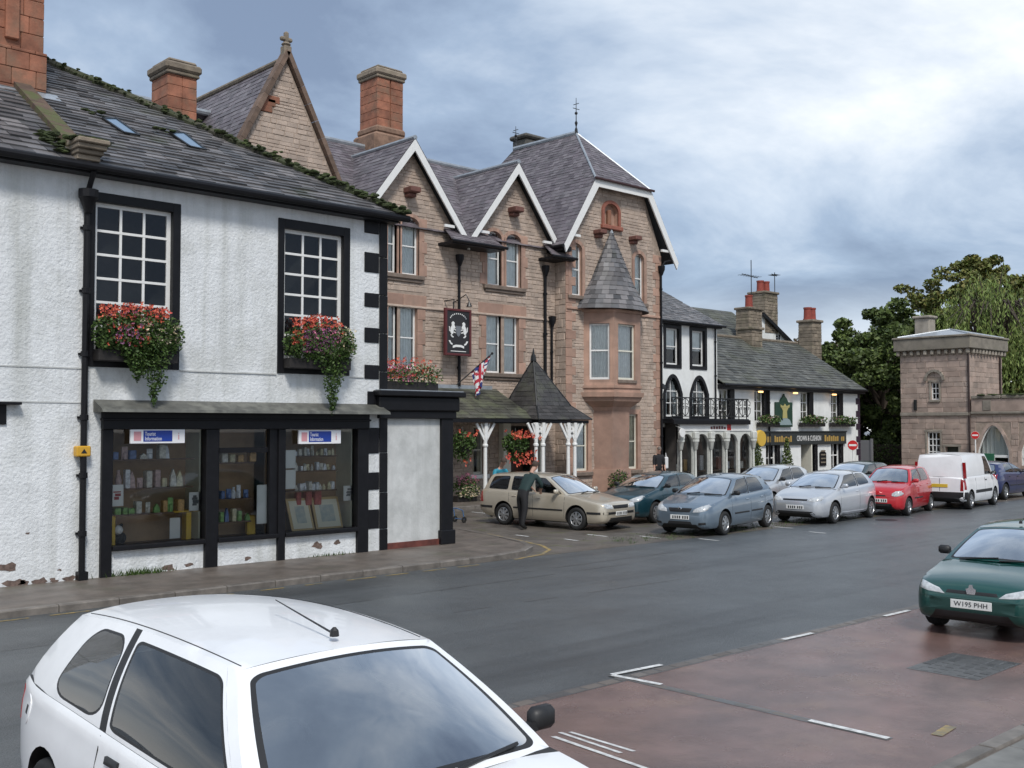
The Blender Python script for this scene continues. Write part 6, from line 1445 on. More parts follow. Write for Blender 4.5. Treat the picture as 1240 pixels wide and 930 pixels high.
for h in pa:
    surround(clo, h, 'x', XT+.05, .16, .04, 'tower_stone', 'arch_moulding', .02)
    # stones in the spandrels beside the arch
    b = MB(); n = len(h)
    cx_ = sum(p[0] for p in h)/n; cz_ = sum(p[1] for p in h)/n; ins = [(cx_+(p[0]-cx_)*.90, cz_+(p[1]-cz_)*.93) for p in h]
    for i in range(n): j = (i+1) % n; b.quad(L(h[i],.06), L(h[j],.06), L(ins[j],.06), L(ins[i],.06)); b.quad(L(ins[i],.06), L(ins[j],.06), L(ins[j],.12), L(ins[i],.12))
    y0_, y1_, z0_, z1_ = bbox(h); zz2 = z0_+(z1_-z0_)*.22; b.box(XT+.10, XT+.16, y0_+.05, y1_-.05, zz2-.07, zz2+.07); b.box(XT+.10, XT+.16, (y0_+y1_)/2-.04, (y0_+y1_)/2+.04, z0_+.05, zz2)
    fo = b.build('window', 'white_paint', clo)
    MB().poly([L(p, .10) for p in ins]).build('pane', 'window_glass', fo, fix=False)
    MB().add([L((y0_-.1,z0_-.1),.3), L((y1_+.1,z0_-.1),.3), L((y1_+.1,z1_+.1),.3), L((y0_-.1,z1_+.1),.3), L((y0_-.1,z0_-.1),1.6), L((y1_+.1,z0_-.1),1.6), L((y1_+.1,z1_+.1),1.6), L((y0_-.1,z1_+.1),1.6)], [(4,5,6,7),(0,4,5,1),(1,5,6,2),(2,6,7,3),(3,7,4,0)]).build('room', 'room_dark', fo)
    vs = []; c = MB()
    for k in range(25): yy = y0_+(y1_-y0_)*k/24; vs += [L((yy,z0_+.5), .36+.03*math.sin(k*1.9)), L((yy,z1_), .36+.03*math.sin(k*1.9))]
    c.add(vs, [(2*k,2*k+2,2*k+3,2*k+1) for k in range(24)]); c.build('curtain', mat('curtain_grey', (.42,.44,.42), .9), fo, fix=False)
MB().bevbox(XT-.08, XT+.6, yE, cY-.12, zs+.0, zs+.14, .03).build('string_course', 'tower_grey', clo)
MB().bevbox(XT-.02, XT+.5, yE, cY-.14, zs+.14, zc1-.16, .02).build('parapet', 'tower_stone', clo)
k = 0; yy = cY-.16
while yy > yE+2:
    MB().bevbox(XT-.08, XT+.56, yy-1.55, yy, zc1-.16, zc1+.02, .03).build('merlon', 'parapet_stone', clo); yy -= 1.6
    for z_ in (0,): MB().bevbox(XT-.05, XT-.0, yy-.0+.55, yy+1.0, zs+.2, zc1-.25, .02).build('panel_stone', 'tower_grey', clo) if k % 2 == 0 else None
    k += 1
MB().bevbox(XT-.3, XT+.1, yE, ya1-.1, .0, zsill-.5, .05).build('plinth', 'tower_grey', clo)
r_ = random.Random(77); b = MB()
for k in range(26): lump(b, (XT+.1+r_.gauss(0,.12), cY-.6-r_.random()*5, zc1+.04), (.14,.22,.05), r_)
b.build('moss', 'moss', clo, kind='stuff')
p = onX(1181, 527, XT-.4); no_entry((XT-.4, p.y, .0), p.z, .21, (-.95,-.3,0), 'red no entry sign on a post beside the cloister arch')
tag(MB().bevbox(XT-.5, XT-.42, onX(1205,575,XT-.4).y-.0, onX(1193,575,XT-.4).y, .5, 1.3, .02).bar((XT-.46, onX(1199,575,XT-.4).y, 0), (XT-.46, onX(1199,575,XT-.4).y, .6), .06, .06).build('notice_board', mat('panel_green', (.02,.12,.06), .5)), 'green notice panel below the first cloister arch', 'notice board')
# low stone wall at the right of the cloister
tag(MB().bevbox(XT-7.0, XT-6.6, 12.0, 19.5, 0, .55, .04).bevbox(XT-7.05, XT-6.55, 11.9, 19.6, .55, .68, .03).build('low_wall', 'tower_grey'), 'low stone wall at the far right in front of the cloister', 'wall')
# ================================================================== trees
def tree(name, lab, base, h, clumps, m, n, size, seed, cat='tree', grp=None, trunk_r=.4, spread=1.0):
    """clumps: (dx, dy, z, r) in metres"""
    r = random.Random(seed); t = thing(name, lab, cat, base, group=grp); bx_, by_, bz_ = base; tb = MB()
    top = Vector((bx_+r.gauss(0,.4), by_, bz_+h*.62)); tb.tube([(bx_,by_,bz_-.1),(bx_+.1,by_,bz_+h*.25),(top.x,top.y,top.z)], [trunk_r, trunk_r*.75, trunk_r*.35], 9)
    b = MB(); tot = sum(c[3]**2 for c in clumps)
    for (dx_, dy_, z, cr_) in clumps:
        c = Vector((bx_+dx_, by_+dy_, bz_+z)); f = min(.9, max(.2, (z-cr_)/h)); s = Vector((bx_, by_, bz_+h*.2)).lerp(top, f*.8)
        tb.tube([s, s.lerp(c, .5)+Vector((0,0,.25*cr_)), c], [trunk_r*.4, trunk_r*.22, trunk_r*.06], 6)
        k = max(5, int(cr_*cr_*1.9))
        for i in range(k):
            u = Vector((r.gauss(0,1), r.gauss(0,1), r.gauss(0,1))).normalized()*cr_*r.uniform(.35,1.0); u.z *= .75
            leaves(b, c+u, cr_*r.uniform(.22,.40), cr_*r.uniform(.22,.40), cr_*r.uniform(.14,.26), int(n*cr_*cr_/tot/k), size, r, .15)
    b.build('crown', m, t, fix=False); tb.build('trunk', 'bark', t, smooth=True)
    return t
def crown(rx, ry, z0, z1, k, cr_, seed):
    r = random.Random(seed); o = []
    for i in range(k):
        f = (i+.5)/k; z = z0+(z1-z0)*f; w = math.sin(math.pi*min(1, .18+.82*f))**.6; a = i*2.4+r.uniform(-.4,.4); q = r.uniform(.35, 1.0)
        o.append((rx*w*q*math.cos(a), ry*w*q*math.sin(a), z, cr_*r.uniform(.75,1.25)))
    return o
def at(u, d): p = ray(u, 516); q = p/ math.hypot(p.x, p.y); return (q.x*d, q.y*d, 0)
tree('broadleaf_tree', 'large dark green broadleaf tree filling the gap between inn and tower', at(1070,74), 11, crown(4.6,4.6,1.6,9.6,30,2.0,1), 'leaf_dark', 46000, .30, 11)
tree('broadleaf_tree', 'dark rounded tree directly behind the end of the inn', at(1030,80), 8.6, crown(4.6,4.2,1.2,7.6,22,2.0,2), 'leaf_dark', 30000, .30, 12)
tree('broadleaf_tree', 'dark tree partly hidden behind the left corner of the stone tower', at(1108,82), 11.0, crown(3.6,4.2,1.4,10.0,16,2.3,3), 'leaf_dark', 22000, .30, 13)
tree('broadleaf_tree', 'tall tree with thinning autumn crown rising above the tower', at(1188,92), 17.5, crown(5.2,5.2,6.5,15.4,36,2.1,4), 'leaf_mid', 44000, .32, 14, trunk_r=.5)
tree('broadleaf_tree', 'olive green tree behind the tall crown at the right edge', at(1245,104), 16, crown(6,6,5,12.5,22,2.6,5), 'leaf_mid', 26000, .36, 15)
tree('autumn_tree', 'reddish brown autumn tree behind the inn chimney', at(1002,110), 11.6, crown(4.4,4.4,2.5,11,12,2.2,6), 'leaf_autumn', 12000, .32, 16)
tree('distant_tree', 'distant green tree between the gabled house and the inn chimney', at(962,115), 11.2, crown(4.5,4.5,2.5,10.7,12,2.2,7), 'leaf_mid', 11000, .34, 17)
tree('distant_tree', 'distant dark tree just right of the inn chimney', at(1030,120), 11.2, crown(4.5,4.5,2.5,10.6,12,2.2,8), 'leaf_dark', 11000, .34, 18)
# willow behind the tower: hanging strands
def willow(base, h, rx, seed, lab):
    r = random.Random(seed); t = thing('willow_tree', lab, 'tree', base); b = MB(); tb = MB(); bx_, by_, _ = base
    tb.tube([(bx_,by_,0),(bx_+.2,by_,h*.4),(bx_,by_,h*.75)], [.5,.38,.15], 9)
    for k in range(430):
        a = r.uniform(0,6.28); q = math.sqrt(r.random())*rx; z1 = h*(.97-.36*(q/rx)**2)+r.gauss(0,.35); ln = r.uniform(2.6, 5.8)*(1 if q > rx*.3 else .5); x, y = bx_+q*math.cos(a), by_+q*math.sin(a); ph = r.uniform(0,6)
        n = int(ln/.11)
        for i in range(n):
            f = i/n; p = Vector((x+.2*math.sin(ph+f*2)+.3*f*math.cos(a)+r.gauss(0,.10), y+.3*f*math.sin(a)+r.gauss(0,.10), z1-ln*f)); s = r.uniform(.2,.36)
            d = Vector((r.gauss(0,.35), r.gauss(0,.35), -1)).normalized(); e_ = Vector((r.gauss(0,1), r.gauss(0,1), 0)).normalized()
            b.add([p-d*s*.5, p+e_*s*.16, p+d*s*.5, p-e_*s*.16], [(0,1,2,3)])
        if k % 6 == 0: tb.tube([(bx_,by_,h*.5),((bx_+x)/2,(by_+y)/2,h*.85),(x,y,z1)], [.12,.06,.02], 5)
    b.build('crown', 'leaf_willow', t, fix=False); tb.build('trunk', 'bark', t, smooth=True)
willow(at(1202,76), 12.6, 5.0, 5, 'pale green weeping willow hanging behind the stone tower'); 
tag(sheet('hedge_ground', [(62,10),(140,10),(140,130),(30,130),(30,46),(62,46)], .01, mat('grass', (.04,.06,.015), .9, var=.4, vscale=2, coord='World')), kind='structure')
# dark garden wall and hedge closing the gap between inn and tower
t = thing('garden_hedge', 'dark clipped hedge in shade between the inn and the tower', 'hedge', (63.5, 33, 0)); r_ = random.Random(4); b = MB()
for k in range(16): leaves(b, (63.5+r_.gauss(0,.3), 28.5+k*.7, 1.1), .7, .6, 1.1, 260, .16, r_, .1)
b.build('foliage', 'leaf_dark', t, fix=False); MB().box(63.3, 63.7, 28.2, 39.5, .0, 1.6).build('stems', 'bark', t)
p = onX(1046, 555, 58.5); tag(MB().bevbox(58.5, 58.56, p.y-.5, p.y+.5, 0, 1.9, .01).bevbox(58.45, 58.61, p.y-.56, p.y-.44, 0, 2.0, .01).bevbox(58.45, 58.61, p.y+.44, p.y+.56, 0, 2.0, .01).build('gate', mat('gate_grey', (.20,.20,.21), .6)), 'pale grey gate between the end of the inn and the trees', 'gate')
# ================================================================== vehicles
def paint(name, col, metal=0.0, rough=.28, coat=.9): return mat(name, col, rough, metal=metal, coat=coat, var=.06, vscale=2.0, stain=((col[0]*.6+.03, col[1]*.6+.028, col[2]*.6+.025), 2.2, .55, .75, .25), bump=.0)
mat('tyre', (.014,.014,.014), .75, bump=.2, bscale=40); mat('alloy', (.46,.47,.48), .3, metal=.75); mat('black_trim', (.016,.016,.017), .5); mat('wheel_dark', (.01,.01,.01), .7)
mat('interior', (.030,.030,.032), .85); mat('seat_cloth', (.05,.05,.055), .9); mat('lamp_lens', (.55,.57,.58), .10, coat=1.0, spec=.8, var=.35, vscale=16); mat('lamp_red', (.28,.008,.01), .12, coat=1.0); mat('lamp_orange', (.55,.18,.02), .15, coat=1.0)
mat('plate_white', (.70,.70,.68), .4); mat('plate_yellow', (.66,.46,.05), .4); mat('plate_ink', (.02,.02,.02), .5); mat('chrome', (.65,.66,.68), .12, metal=1.0)
def interp(tab, s):
    """smooth (Catmull-Rom like, monotone) lookup"""
    if s <= tab[0][0]: return tab[0][1]
    for i in range(len(tab)-1):
        a, b = tab[i], tab[i+1]
        if s <= b[0]:
            t = (s-a[0])/(b[0]-a[0]); p = tab[i-1] if i > 0 else a; q = tab[i+2] if i+2 < len(tab) else b
            m0 = (b[1]-p[1])/(b[0]-p[0]) if b[0] != p[0] else 0; m1 = (q[1]-a[1])/(q[0]-a[0]) if q[0] != a[0] else 0
            dd = (b[1]-a[1])/(b[0]-a[0])
            m0 = 0 if m0*dd <= 0 else math.copysign(min(abs(m0), 3*abs(dd)), dd); m1 = 0 if m1*dd <= 0 else math.copysign(min(abs(m1), 3*abs(dd)), dd)
            h = b[0]-a[0]; t2, t3 = t*t, t*t*t
            return (2*t3-3*t2+1)*a[1]+(t3-2*t2+t)*h*m0+(-2*t3+3*t2)*b[1]+(t3-t2)*h*m1
    return tab[-1][1]
def car(name, label, cat, pos, heading, P, paintm, plate=None):
    """heading: world angle of the nose. Local x forward. P: parameter dictionary"""
    L, W, H = P['L'], P['W'], P['H']; hwid = W/2
    t = thing(name, label, cat, (pos[0], pos[1], .004), heading); X = lambda s: L/2 - s
    ROOT[t.name] = Vector((0,0,0))
    top, bot, wid = P['top'], P['bot'], P['wid']
    cowl, rbase = P['cowl'], P['rbase']             # s of windscreen base and rear glass base (at the sides)
    # ---------------- lower body
    S = sorted(set([0,.012,.03,.06,.1,.15,.2,.27,.35,.45]+[.45+(L-.9)*i/30 for i in range(31)]+[L-.45,L-.35,L-.27,L-.2,L-.14,L-.09,L-.05,L-.02,L]))
    def sec(s):
        zt, zb_, w = interp(top, s), interp(bot, s), interp(wid, s)*hwid; h = zt-zb_; cr_ = P.get('crown', .035)*min(1, h/.4)
        k = P.get('shoulder', .93)
        half = [(0,zb_),(.80*w,zb_),(.93*w,zb_+.05*h),(.985*w,zb_+.16*h),(.998*w,zb_+.34*h),(1.0*w,zb_+.52*h),(.995*w,zb_+.66*h),(.985*w,zb_+.78*h),(.965*w,zb_+.88*h),(k*w+.010,zb_+.955*h),(k*w-.012,zt),(.80*w,zt+cr_*.35),(.55*w,zt+cr_*.75),(.25*w,zt+cr_),(0,zt+cr_*1.05)]
        return half
    b = MB(); rings = []
    for s in S:
        hf = sec(s); full = [(X(s), y, z) for y, z in hf] + [(X(s), -y, z) for y, z in hf[-2:0:-1]]; rings.append(full)
    n = len(rings[0]); base = 0
    for rg_ in rings: b.v += rg_
    for i in range(len(S)-1):
        sm = (S[i]+S[i+1])/2
        for j in range(n):
            j2 = (j+1) % n; inside_top = (10 <= j <= 17) and (cowl-.02 < sm < rbase+.02)
            b.f.append([i*n+j, i*n+j2, (i+1)*n+j2, (i+1)*n+j]); b.mi.append(1 if inside_top else (2 if j in (0, n-1) else 0))
    b.f.append(list(range(n))); b.mi.append(0); b.f.append([(len(S)-1)*n+j for j in range(n)][::-1]); b.mi.append(0)
    body = b.build('body', [paintm, 'interior', 'wheel_dark'], t, local=True)
    # wheel arches cut with cylinders
    fs, rs, wr = P['fs'], P['rs'], P['wr']; ar_ = wr*P.get('arch', 1.17)
    c = MB()
    for s in (fs, rs):
        for sd in (-1, 1): c.lathe([(.001, sd*(hwid-.30)), (ar_, sd*(hwid-.30)), (ar_, sd*(hwid+.2)), (.001, sd*(hwid+.2))], (X(s), 0, wr+.02), 'y', 28)
    cut = c.build('cut_tmp', ['wheel_dark'], t, local=True)
    md = body.modifiers.new('cut', 'BOOLEAN'); md.operation = 'DIFFERENCE'; md.object = cut; md.solver = 'EXACT'; md.material_mode = 'TRANSFER'
    dg = bpy.context.evaluated_depsgraph_get(); me = bpy.data.meshes.new_from_object(body.evaluated_get(dg)); old = body.data; body.modifiers.clear(); body.data = me; bpy.data.objects.remove(cut)
    me.polygons.foreach_set('use_smooth', [True]*len(me.polygons)); me.set_sharp_from_angle(angle=R(38))
    bm = bmesh.new(); bm.from_mesh(me); bvh = BVHTree.FromBMesh(bm); bm.free()
    # ---------------- greenhouse
    kk = P.get('shoulder', .93)
    def belt(s): return Vector((X(s), kk*interp(wid, s)*hwid-.014, interp(top, s)-.004))
    zr0 = H-P.get('rcrown', .055)
    def rail(s): 
        f = (s-P['hdr'])/(P['rhdr']-P['hdr']); return Vector((X(s), P['rw']*hwid*(1-.05*abs(2*f-1)**2), zr0-P.get('rdrop',.05)*(2*f-1)**2*(1.0 if f < .5 else P.get('rtail', 1.0))))
    lines = P['lines']           # (belt s, roof s, kind of cell after this line)
    gmesh = {}
    sh = MB()                    # painted shell: pillars, roof
    seal = MB()
    def cell(PF, kind, mg, parts_name, corner=.3, nseg=6, flip=1):
        """PF(a,t) surface patch; window with rounded corners when kind == 'glass'"""
        if kind == 'paint' or kind == 'black':
            k = 6; tgt = sh if kind == 'paint' else seal
            vs = [PF(i/2, j/k) for i in range(3) for j in range(k+1)]
            tgt.add(vs, [(i*(k+1)+j, (i+1)*(k+1)+j, (i+1)*(k+1)+j+1, i*(k+1)+j+1) for i in range(2) for j in range(k)]); return
        ma0, ma1, mt0, mt1 = mg; q = []
        cs = [(ma0, mt0), (1-ma1, mt0), (1-ma1, 1-mt1), (ma0, 1-mt1)]; rr = corner
        rx, ry = rr*(1-ma0-ma1)*.5, rr*(1-mt0-mt1)*.5
        cen = [(ma0+rx, mt0+ry), (1-ma1-rx, mt0+ry), (1-ma1-rx, 1-mt1-ry), (ma0+rx, 1-mt1-ry)]; st = [math.pi, 1.5*math.pi, 0, .5*math.pi]
        inner = []
        for c_, a0 in zip(cen, st):
            for i in range(nseg+1): a = a0+math.pi/2*i/nseg; inner.append((c_[0]+rx*math.cos(a), c_[1]+ry*math.sin(a)))
        # densify the straight runs
        den = []
        for i in range(len(inner)):
            p, q_ = inner[i], inner[(i+1) % len(inner)]; den.append(p); d = math.hypot(q_[0]-p[0], q_[1]-p[1]); k = int(d/.08)
            for j in range(1, k+1): f = j/(k+1); den.append((p[0]+(q_[0]-p[0])*f, p[1]+(q_[1]-p[1])*f))
        inner = den; m_ = len(inner); outer = []
        for (a, tt) in inner:          # project radially on the unit square
            dx_, dy_ = a-.5, tt-.5; k = .5/max(abs(dx_), abs(dy_), 1e-6); outer.append((.5+dx_*k, .5+dy_*k))
        for cr2 in ((0,0),(1,0),(1,1),(0,1)):
            i = min(range(m_), key=lambda i: (outer[i][0]-cr2[0])**2+(outer[i][1]-cr2[1])**2); outer[i] = cr2
        sh.add([PF(*p) for p in outer]+[PF(*p) for p in inner], [(i, (i+1)%m_, m_+(i+1)%m_, m_+i) for i in range(m_)])
        sc = [((p[0]-.5*(1-0))*.0, p[1]) for p in inner]
        cx_ = sum(p[0] for p in inner)/m_; cy_ = sum(p[1] for p in inner)/m_
        shr = [(cx_+(p[0]-cx_)*.955, cy_+(p[1]-cy_)*.935) for p in inner]
        seal.add([PF(*p) for p in inner]+[PF(*p) for p in shr], [(i, (i+1)%m_, m_+(i+1)%m_, m_+i) for i in range(m_)])
        g_ = MB(); ringsn = 6; vs = []
        for r_ in range(ringsn):
            f = 1-r_/ringsn; vs += [PF(cx_+(p[0]-cx_)*f, cy_+(p[1]-cy_)*f) for p in shr]
        vs.append(PF(cx_, cy_)); fs_ = [(r_*m_+i, r_*m_+(i+1)%m_, (r_+1)*m_+(i+1)%m_, (r_+1)*m_+i) for r_ in range(ringsn-1) for i in range(m_)]
        fs_ += [((ringsn-1)*m_+i, (ringsn-1)*m_+(i+1)%m_, ringsn*m_) for i in range(m_)]
        g_.add(vs, fs_); o = g_.build(parts_name, 'side_glass' if parts_name == 'side_window' else 'car_glass', t, local=True, smooth=True, sharp=80); return o
    bul = P.get('bulge', .03)
    for sd in (1, -1):
        for i in range(len(lines)-1):
            (b0, r0, kd), (b1, r1, _) = lines[i], lines[i+1]
            def PF(a, tt, b0=b0, b1=b1, r0=r0, r1=r1, sd=sd):
                p = belt(b0+(b1-b0)*a).lerp(rail(r0+(r1-r0)*a), tt); p.y += bul*4*tt*(1-tt)*.6; return Vector((p.x, p.y*sd, p.z))
            mg = {'glass': P.get('mg', (.05,.05,.07,.10))}.get(kd); 
            if isinstance(kd, tuple): kd, mg, co = kd
            else: co = .3
            cell(PF, kd, mg, 'side_window', co)
    cw, bw = P.get('cbow', .12), P.get('hbow', .05)
    def WS(a, tt):
        q = 2*a-1; A = belt(lines[0][0]); B = rail(lines[0][1])
        p0 = Vector((A.x+cw*(1-q*q), A.y*q, A.z+P.get('crown',.035)*1.0*(1-q*q))); p1 = Vector((B.x+bw*(1-q*q), B.y*q, B.z+(H-zr0)*.75*(1-q*q)))
        p = p0.lerp(p1, tt); k_ = 4*tt*(1-tt); p.z += .035*k_*(1-q*q); p.x += .01*k_*(1-q*q); p.y += math.copysign(bul*.6*k_*q*q, q); return p
    cell(WS, 'glass', P.get('wsm', (.045,.045,.04,.06)), 'windscreen', .12)
    rbw, rhb = P.get('rbow', .05), P.get('rhbow', .03)
    def RW(a, tt):
        q = 1-2*a; A = belt(lines[-1][0]); B = rail(lines[-1][1])
        p0 = Vector((A.x-rbw*(1-q*q), A.y*q, A.z+.03*(1-q*q))); p1 = Vector((B.x-rhb*(1-q*q), B.y*q, B.z+(H-zr0)*.75*(1-q*q)))
        p = p0.lerp(p1, tt); k_ = 4*tt*(1-tt); p.x -= .02*k_*(1-q*q); p.y += math.copysign(bul*.6*k_*q*q, q); return p
    if P.get('rear_glass', True): cell(RW, 'glass', (.09,.09,.10,.10), 'rear_window', .25)
    else: cell(RW, 'paint', None, '')
    # roof
    nx, ny = 18, 14; vs = []
    for i in range(nx+1):
        f = i/nx; s = lines[0][1]+(lines[-1][1]-lines[0][1])*f; B = rail(s)
        for j in range(ny+1):
            q = 2*j/ny-1; ext = bw*(1-q*q)*(1-f)**3 - rhb*(1-q*q)*f**3
            cr_ = (H-zr0)*(.75+.25*math.sin(math.pi*f)); vs.append((B.x+ext, B.y*q, B.z+cr_*(1-abs(q)**2.4)))
    sh.add(vs, [(i*(ny+1)+j, (i+1)*(ny+1)+j, (i+1)*(ny+1)+j+1, i*(ny+1)+j+1) for i in range(nx) for j in range(ny)])
    bmx = sh.build('roof', paintm, t, local=True, smooth=True, sharp=50); bm = bmesh.new(); bm.from_mesh(bmx.data); bmesh.ops.remove_doubles(bm, verts=bm.verts, dist=.002); bmesh.ops.recalc_face_normals(bm, faces=bm.faces); bm.to_mesh(bmx.data); bm.free()
    bmx.data.polygons.foreach_set('use_smooth', [True]*len(bmx.data.polygons)); bmx.data.set_sharp_from_angle(angle=R(50))
    seal.build('window_seals', 'black_trim', t, local=True)
    # ---------------- stick-on panels that follow the body surface
    def hit(axis, a, c_, sd):
        if axis == 'x': o_, d = Vector((sd*(L+1), a, c_)), Vector((-sd,0,0))
        else: o_, d = Vector((a, sd*(W+1), c_)), Vector((0,-sd,0))
        h, nrm, _, _ = bvh.ray_cast(o_, d)
        if h is None: h, nrm, _, _ = bvh.find_nearest(Vector((sd*L/2, a, c_)) if axis == 'x' else Vector((a, sd*W/2, c_)))
        return h, nrm
    def stick(nm, poly, axis, sd, m, off=.006, rings_=4, par=t, fine=True):
        pts = []
        for i in range(len(poly)):
            p, q = poly[i], poly[(i+1) % len(poly)]; k = max(1, int(math.hypot(q[0]-p[0], q[1]-p[1])/.05)) if fine else 1
            for j in range(k): pts.append((p[0]+(q[0]-p[0])*j/k, p[1]+(q[1]-p[1])*j/k))
        m_ = len(pts); cx_ = sum(p[0] for p in poly)/len(poly); cy_ = sum(p[1] for p in poly)/len(poly); vs = []; dv = Vector((sd,0,0)) if axis == 'x' else Vector((0,sd,0))
        for r_ in range(rings_):
            f = 1-r_/rings_
            for p in pts: h, nn = hit(axis, cx_+(p[0]-cx_)*f, cy_+(p[1]-cy_)*f, sd); vs.append(h+dv*(off if r_ else off*.7))
        h, nn = hit(axis, cx_, cy_, sd); vs.append(h+dv*off)
        edge = [hit(axis, p[0], p[1], sd)[0]-dv*.01 for p in pts]; k0 = len(vs); vs += edge
        g_ = MB(); g_.add(vs, [(r_*m_+i, r_*m_+(i+1)%m_, (r_+1)*m_+(i+1)%m_, (r_+1)*m_+i) for r_ in range(rings_-1) for i in range(m_)]+[((rings_-1)*m_+i, (rings_-1)*m_+(i+1)%m_, rings_*m_) for i in range(m_)]+[(k0+i, k0+(i+1)%m_, (i+1)%m_, i) for i in range(m_)])
        return g_.build(nm, m, par, local=True, smooth=True, sharp=60)
    for fn in P.get('front', []):        # symmetrical or centred features on the nose
        nm, poly, m, sym = fn[:4]; off = fn[4] if len(fn) > 4 else .006
        stick(nm, poly, 'x', 1, m, off)
        if sym: stick(nm, [(-y, z) for y, z in poly][::-1], 'x', 1, m, off)
    for fn in P.get('rear', []):
        nm, poly, m, sym = fn[:4]; off = fn[4] if len(fn) > 4 else .006
        stick(nm, poly, 'x', -1, m, off)
        if sym: stick(nm, [(-y, z) for y, z in poly][::-1], 'x', -1, m, off)
    for fn in P.get('side', []):         # (name, polygon in (s,z), material)
        nm, poly, m = fn[:3]; off = fn[3] if len(fn) > 3 else .005
        for sd in (1, -1): stick(nm, [(X(s), z) for s, z in poly], 'y', sd, m, off)
    # door shut lines
    for s0 in P.get('doors', []):
        zz0, zz1 = s0[1], s0[2]
        for sd in (1, -1): stick('door_gap', [(X(s0[0])-.004, zz0), (X(s0[0])+.004, zz0), (X(s0[0]+s0[3])+.004, zz1), (X(s0[0]+s0[3])-.004, zz1)], 'y', sd, 'wheel_dark', .0015, 2)
    for (s, z) in P.get('handles', []):
        for sd in (1, -1): stick('door_handle', [(X(s)-.08,z-.015),(X(s)+.08,z-.015),(X(s)+.08,z+.02),(X(s)-.08,z+.02)], 'y', sd, P.get('handle_m', 'black_trim'), .02, 2)
    # number plate
    pz = P.get('plate_z', .45)
    for sd, m in ((1, 'plate_white'), (-1, 'plate_yellow')):
        z = pz if sd == 1 else P.get('rplate_z', .62); h, _ = hit('x', 0, z, sd); h2, _ = hit('x', .24, z, sd); xf = max(abs(h.x), abs(h2.x))
        pl = MB().bevbox(sd*(xf-.02), sd*(xf+.014), -.26, .26, z-.055, z+.055, .004).build('number_plate', m, t, local=True)
        if sd == 1 and plate: text_mb(plate, .085, (xf+.016, 0, z), (0,1,0), (0,0,1), .003, 'CENTER', 1.05).build('lettering', 'plate_ink', pl, local=True)
        elif sd == 1:
            q = MB()
            for k in range(7): y = -.2+k*.062+(.03 if k > 3 else 0); q.box(xf+.0145, xf+.0155, y, y+.035, z-.035, z+.035)
            q.build('plate_marks', 'wheel_dark', pl, local=True, kind='stuff')
    # mirrors
    ms, mz = P.get('mirror', (lines[0][0]+.28, interp(top, lines[0][0])+.07)); bp = belt(ms)
    for sd in (1, -1):
        q = MB(); q.bevbox(bp.x-.03, bp.x+.065, sd*(bp.y+.02), sd*(bp.y+.19), mz-.045, mz+.075, .03); q.bar((bp.x+.02, sd*(bp.y-.02), mz-.03), (bp.x+.03, sd*(bp.y+.05), mz-.01), .05, .05); o = q.build('mirror', P.get('mirror_m', 'black_trim'), t, local=True, smooth=True, sharp=80)
        MB().lathe([(.001,0),(.05,0)], (0,0,0), 'x', 14).build('mirror_glass', 'chrome', o, local=True).location = (bp.x-.032, sd*(bp.y+.105), mz+.015)
    # wipers
    q = MB(); c0 = WS(.30, .02); 
    for (a0, a1, t1) in P.get('wipers', ((.30,.52,.06),(.62,.90,.05))):
        A, B = WS(a0, -.01), WS(a1, t1); q.tube([A+Vector((.01,0,.015)), (A+B)/2+Vector((.012,0,.02)), B+Vector((.008,0,.016))], .011, 5)
    q.build('wiper', 'black_trim', t, local=True)
    if P.get('roof_lines'):
        for sd in (1, -1):
            q = MB(); pts = []
            for k in range(17): B = rail(lines[0][1]+.04+(lines[-1][1]-lines[0][1]-.1)*k/16); pts.append((B.x, sd*(B.y-.035), B.z+(H-zr0)*(.75+.25*math.sin(math.pi*k/16))*(1-(1-.035/B.y)**2.4)+.0005))
            q.tube(pts, .0035, 4); q.build('roof_gutter', 'black_trim', t, local=True)
    if P.get('aerial'):
        A = Vector((rail(lines[0][1]).x+P['aerial'][0], 0, H-.01)); o = MB().tube([A, A+Vector((P['aerial'][1], 0, P['aerial'][2]))], [.006,.003], 5).lathe([(.025,A.z-.01),(.022,A.z+.02),(.008,A.z+.035)], (A.x,A.y,0), 'z', 8).build('aerial', 'black_trim', t, local=True)
    # cabin: dash, wheel, seats
    zb2 = interp(top, cowl+.3)
    MB().bevbox(X(cowl+.55), X(cowl+.05), -hwid*.78, hwid*.78, zb2-.06, zb2+.045, .03).build('dashboard', 'interior', t, local=True)
    q = MB(); sx = X(cowl+.68); n_ = 18
    q.tube([(sx+.10*math.sin(a)*.5, -.34+.17*math.cos(a), zb2+.05+.16*math.sin(a)) for a in [2*math.pi*i/n_ for i in range(n_+1)]], .014, 6); q.build('steering_wheel', 'interior', t, local=True)
    sf = P.get('seat_s', cowl+1.15)
    for sd in (1, -1):
        q = MB(); y = sd*hwid*.44; q.bevbox(X(sf+.12), X(sf), y-.23, y+.23, zb2-.25, zb2+.20, .05); o = q.build('seat', 'seat_cloth', t, local=True); MB().bevbox(X(sf+.14), X(sf+.05), y-.13, y+.13, zb2+.235, zb2+.40, .04).bar((X(sf+.09), y, zb2+.18), (X(sf+.09), y, zb2+.26), .05, .03).build('headrest', 'seat_cloth', o, local=True)
    if P.get('rear_seat', True): MB().bevbox(X(sf+1.02), X(sf+.9), -hwid*.72, hwid*.72, zb2-.2, zb2+.14, .05).build('rear_seat', 'seat_cloth', t, local=True)
    # wheels
    tw = P.get('tw', .18); rr = wr*P.get('rim', .64)
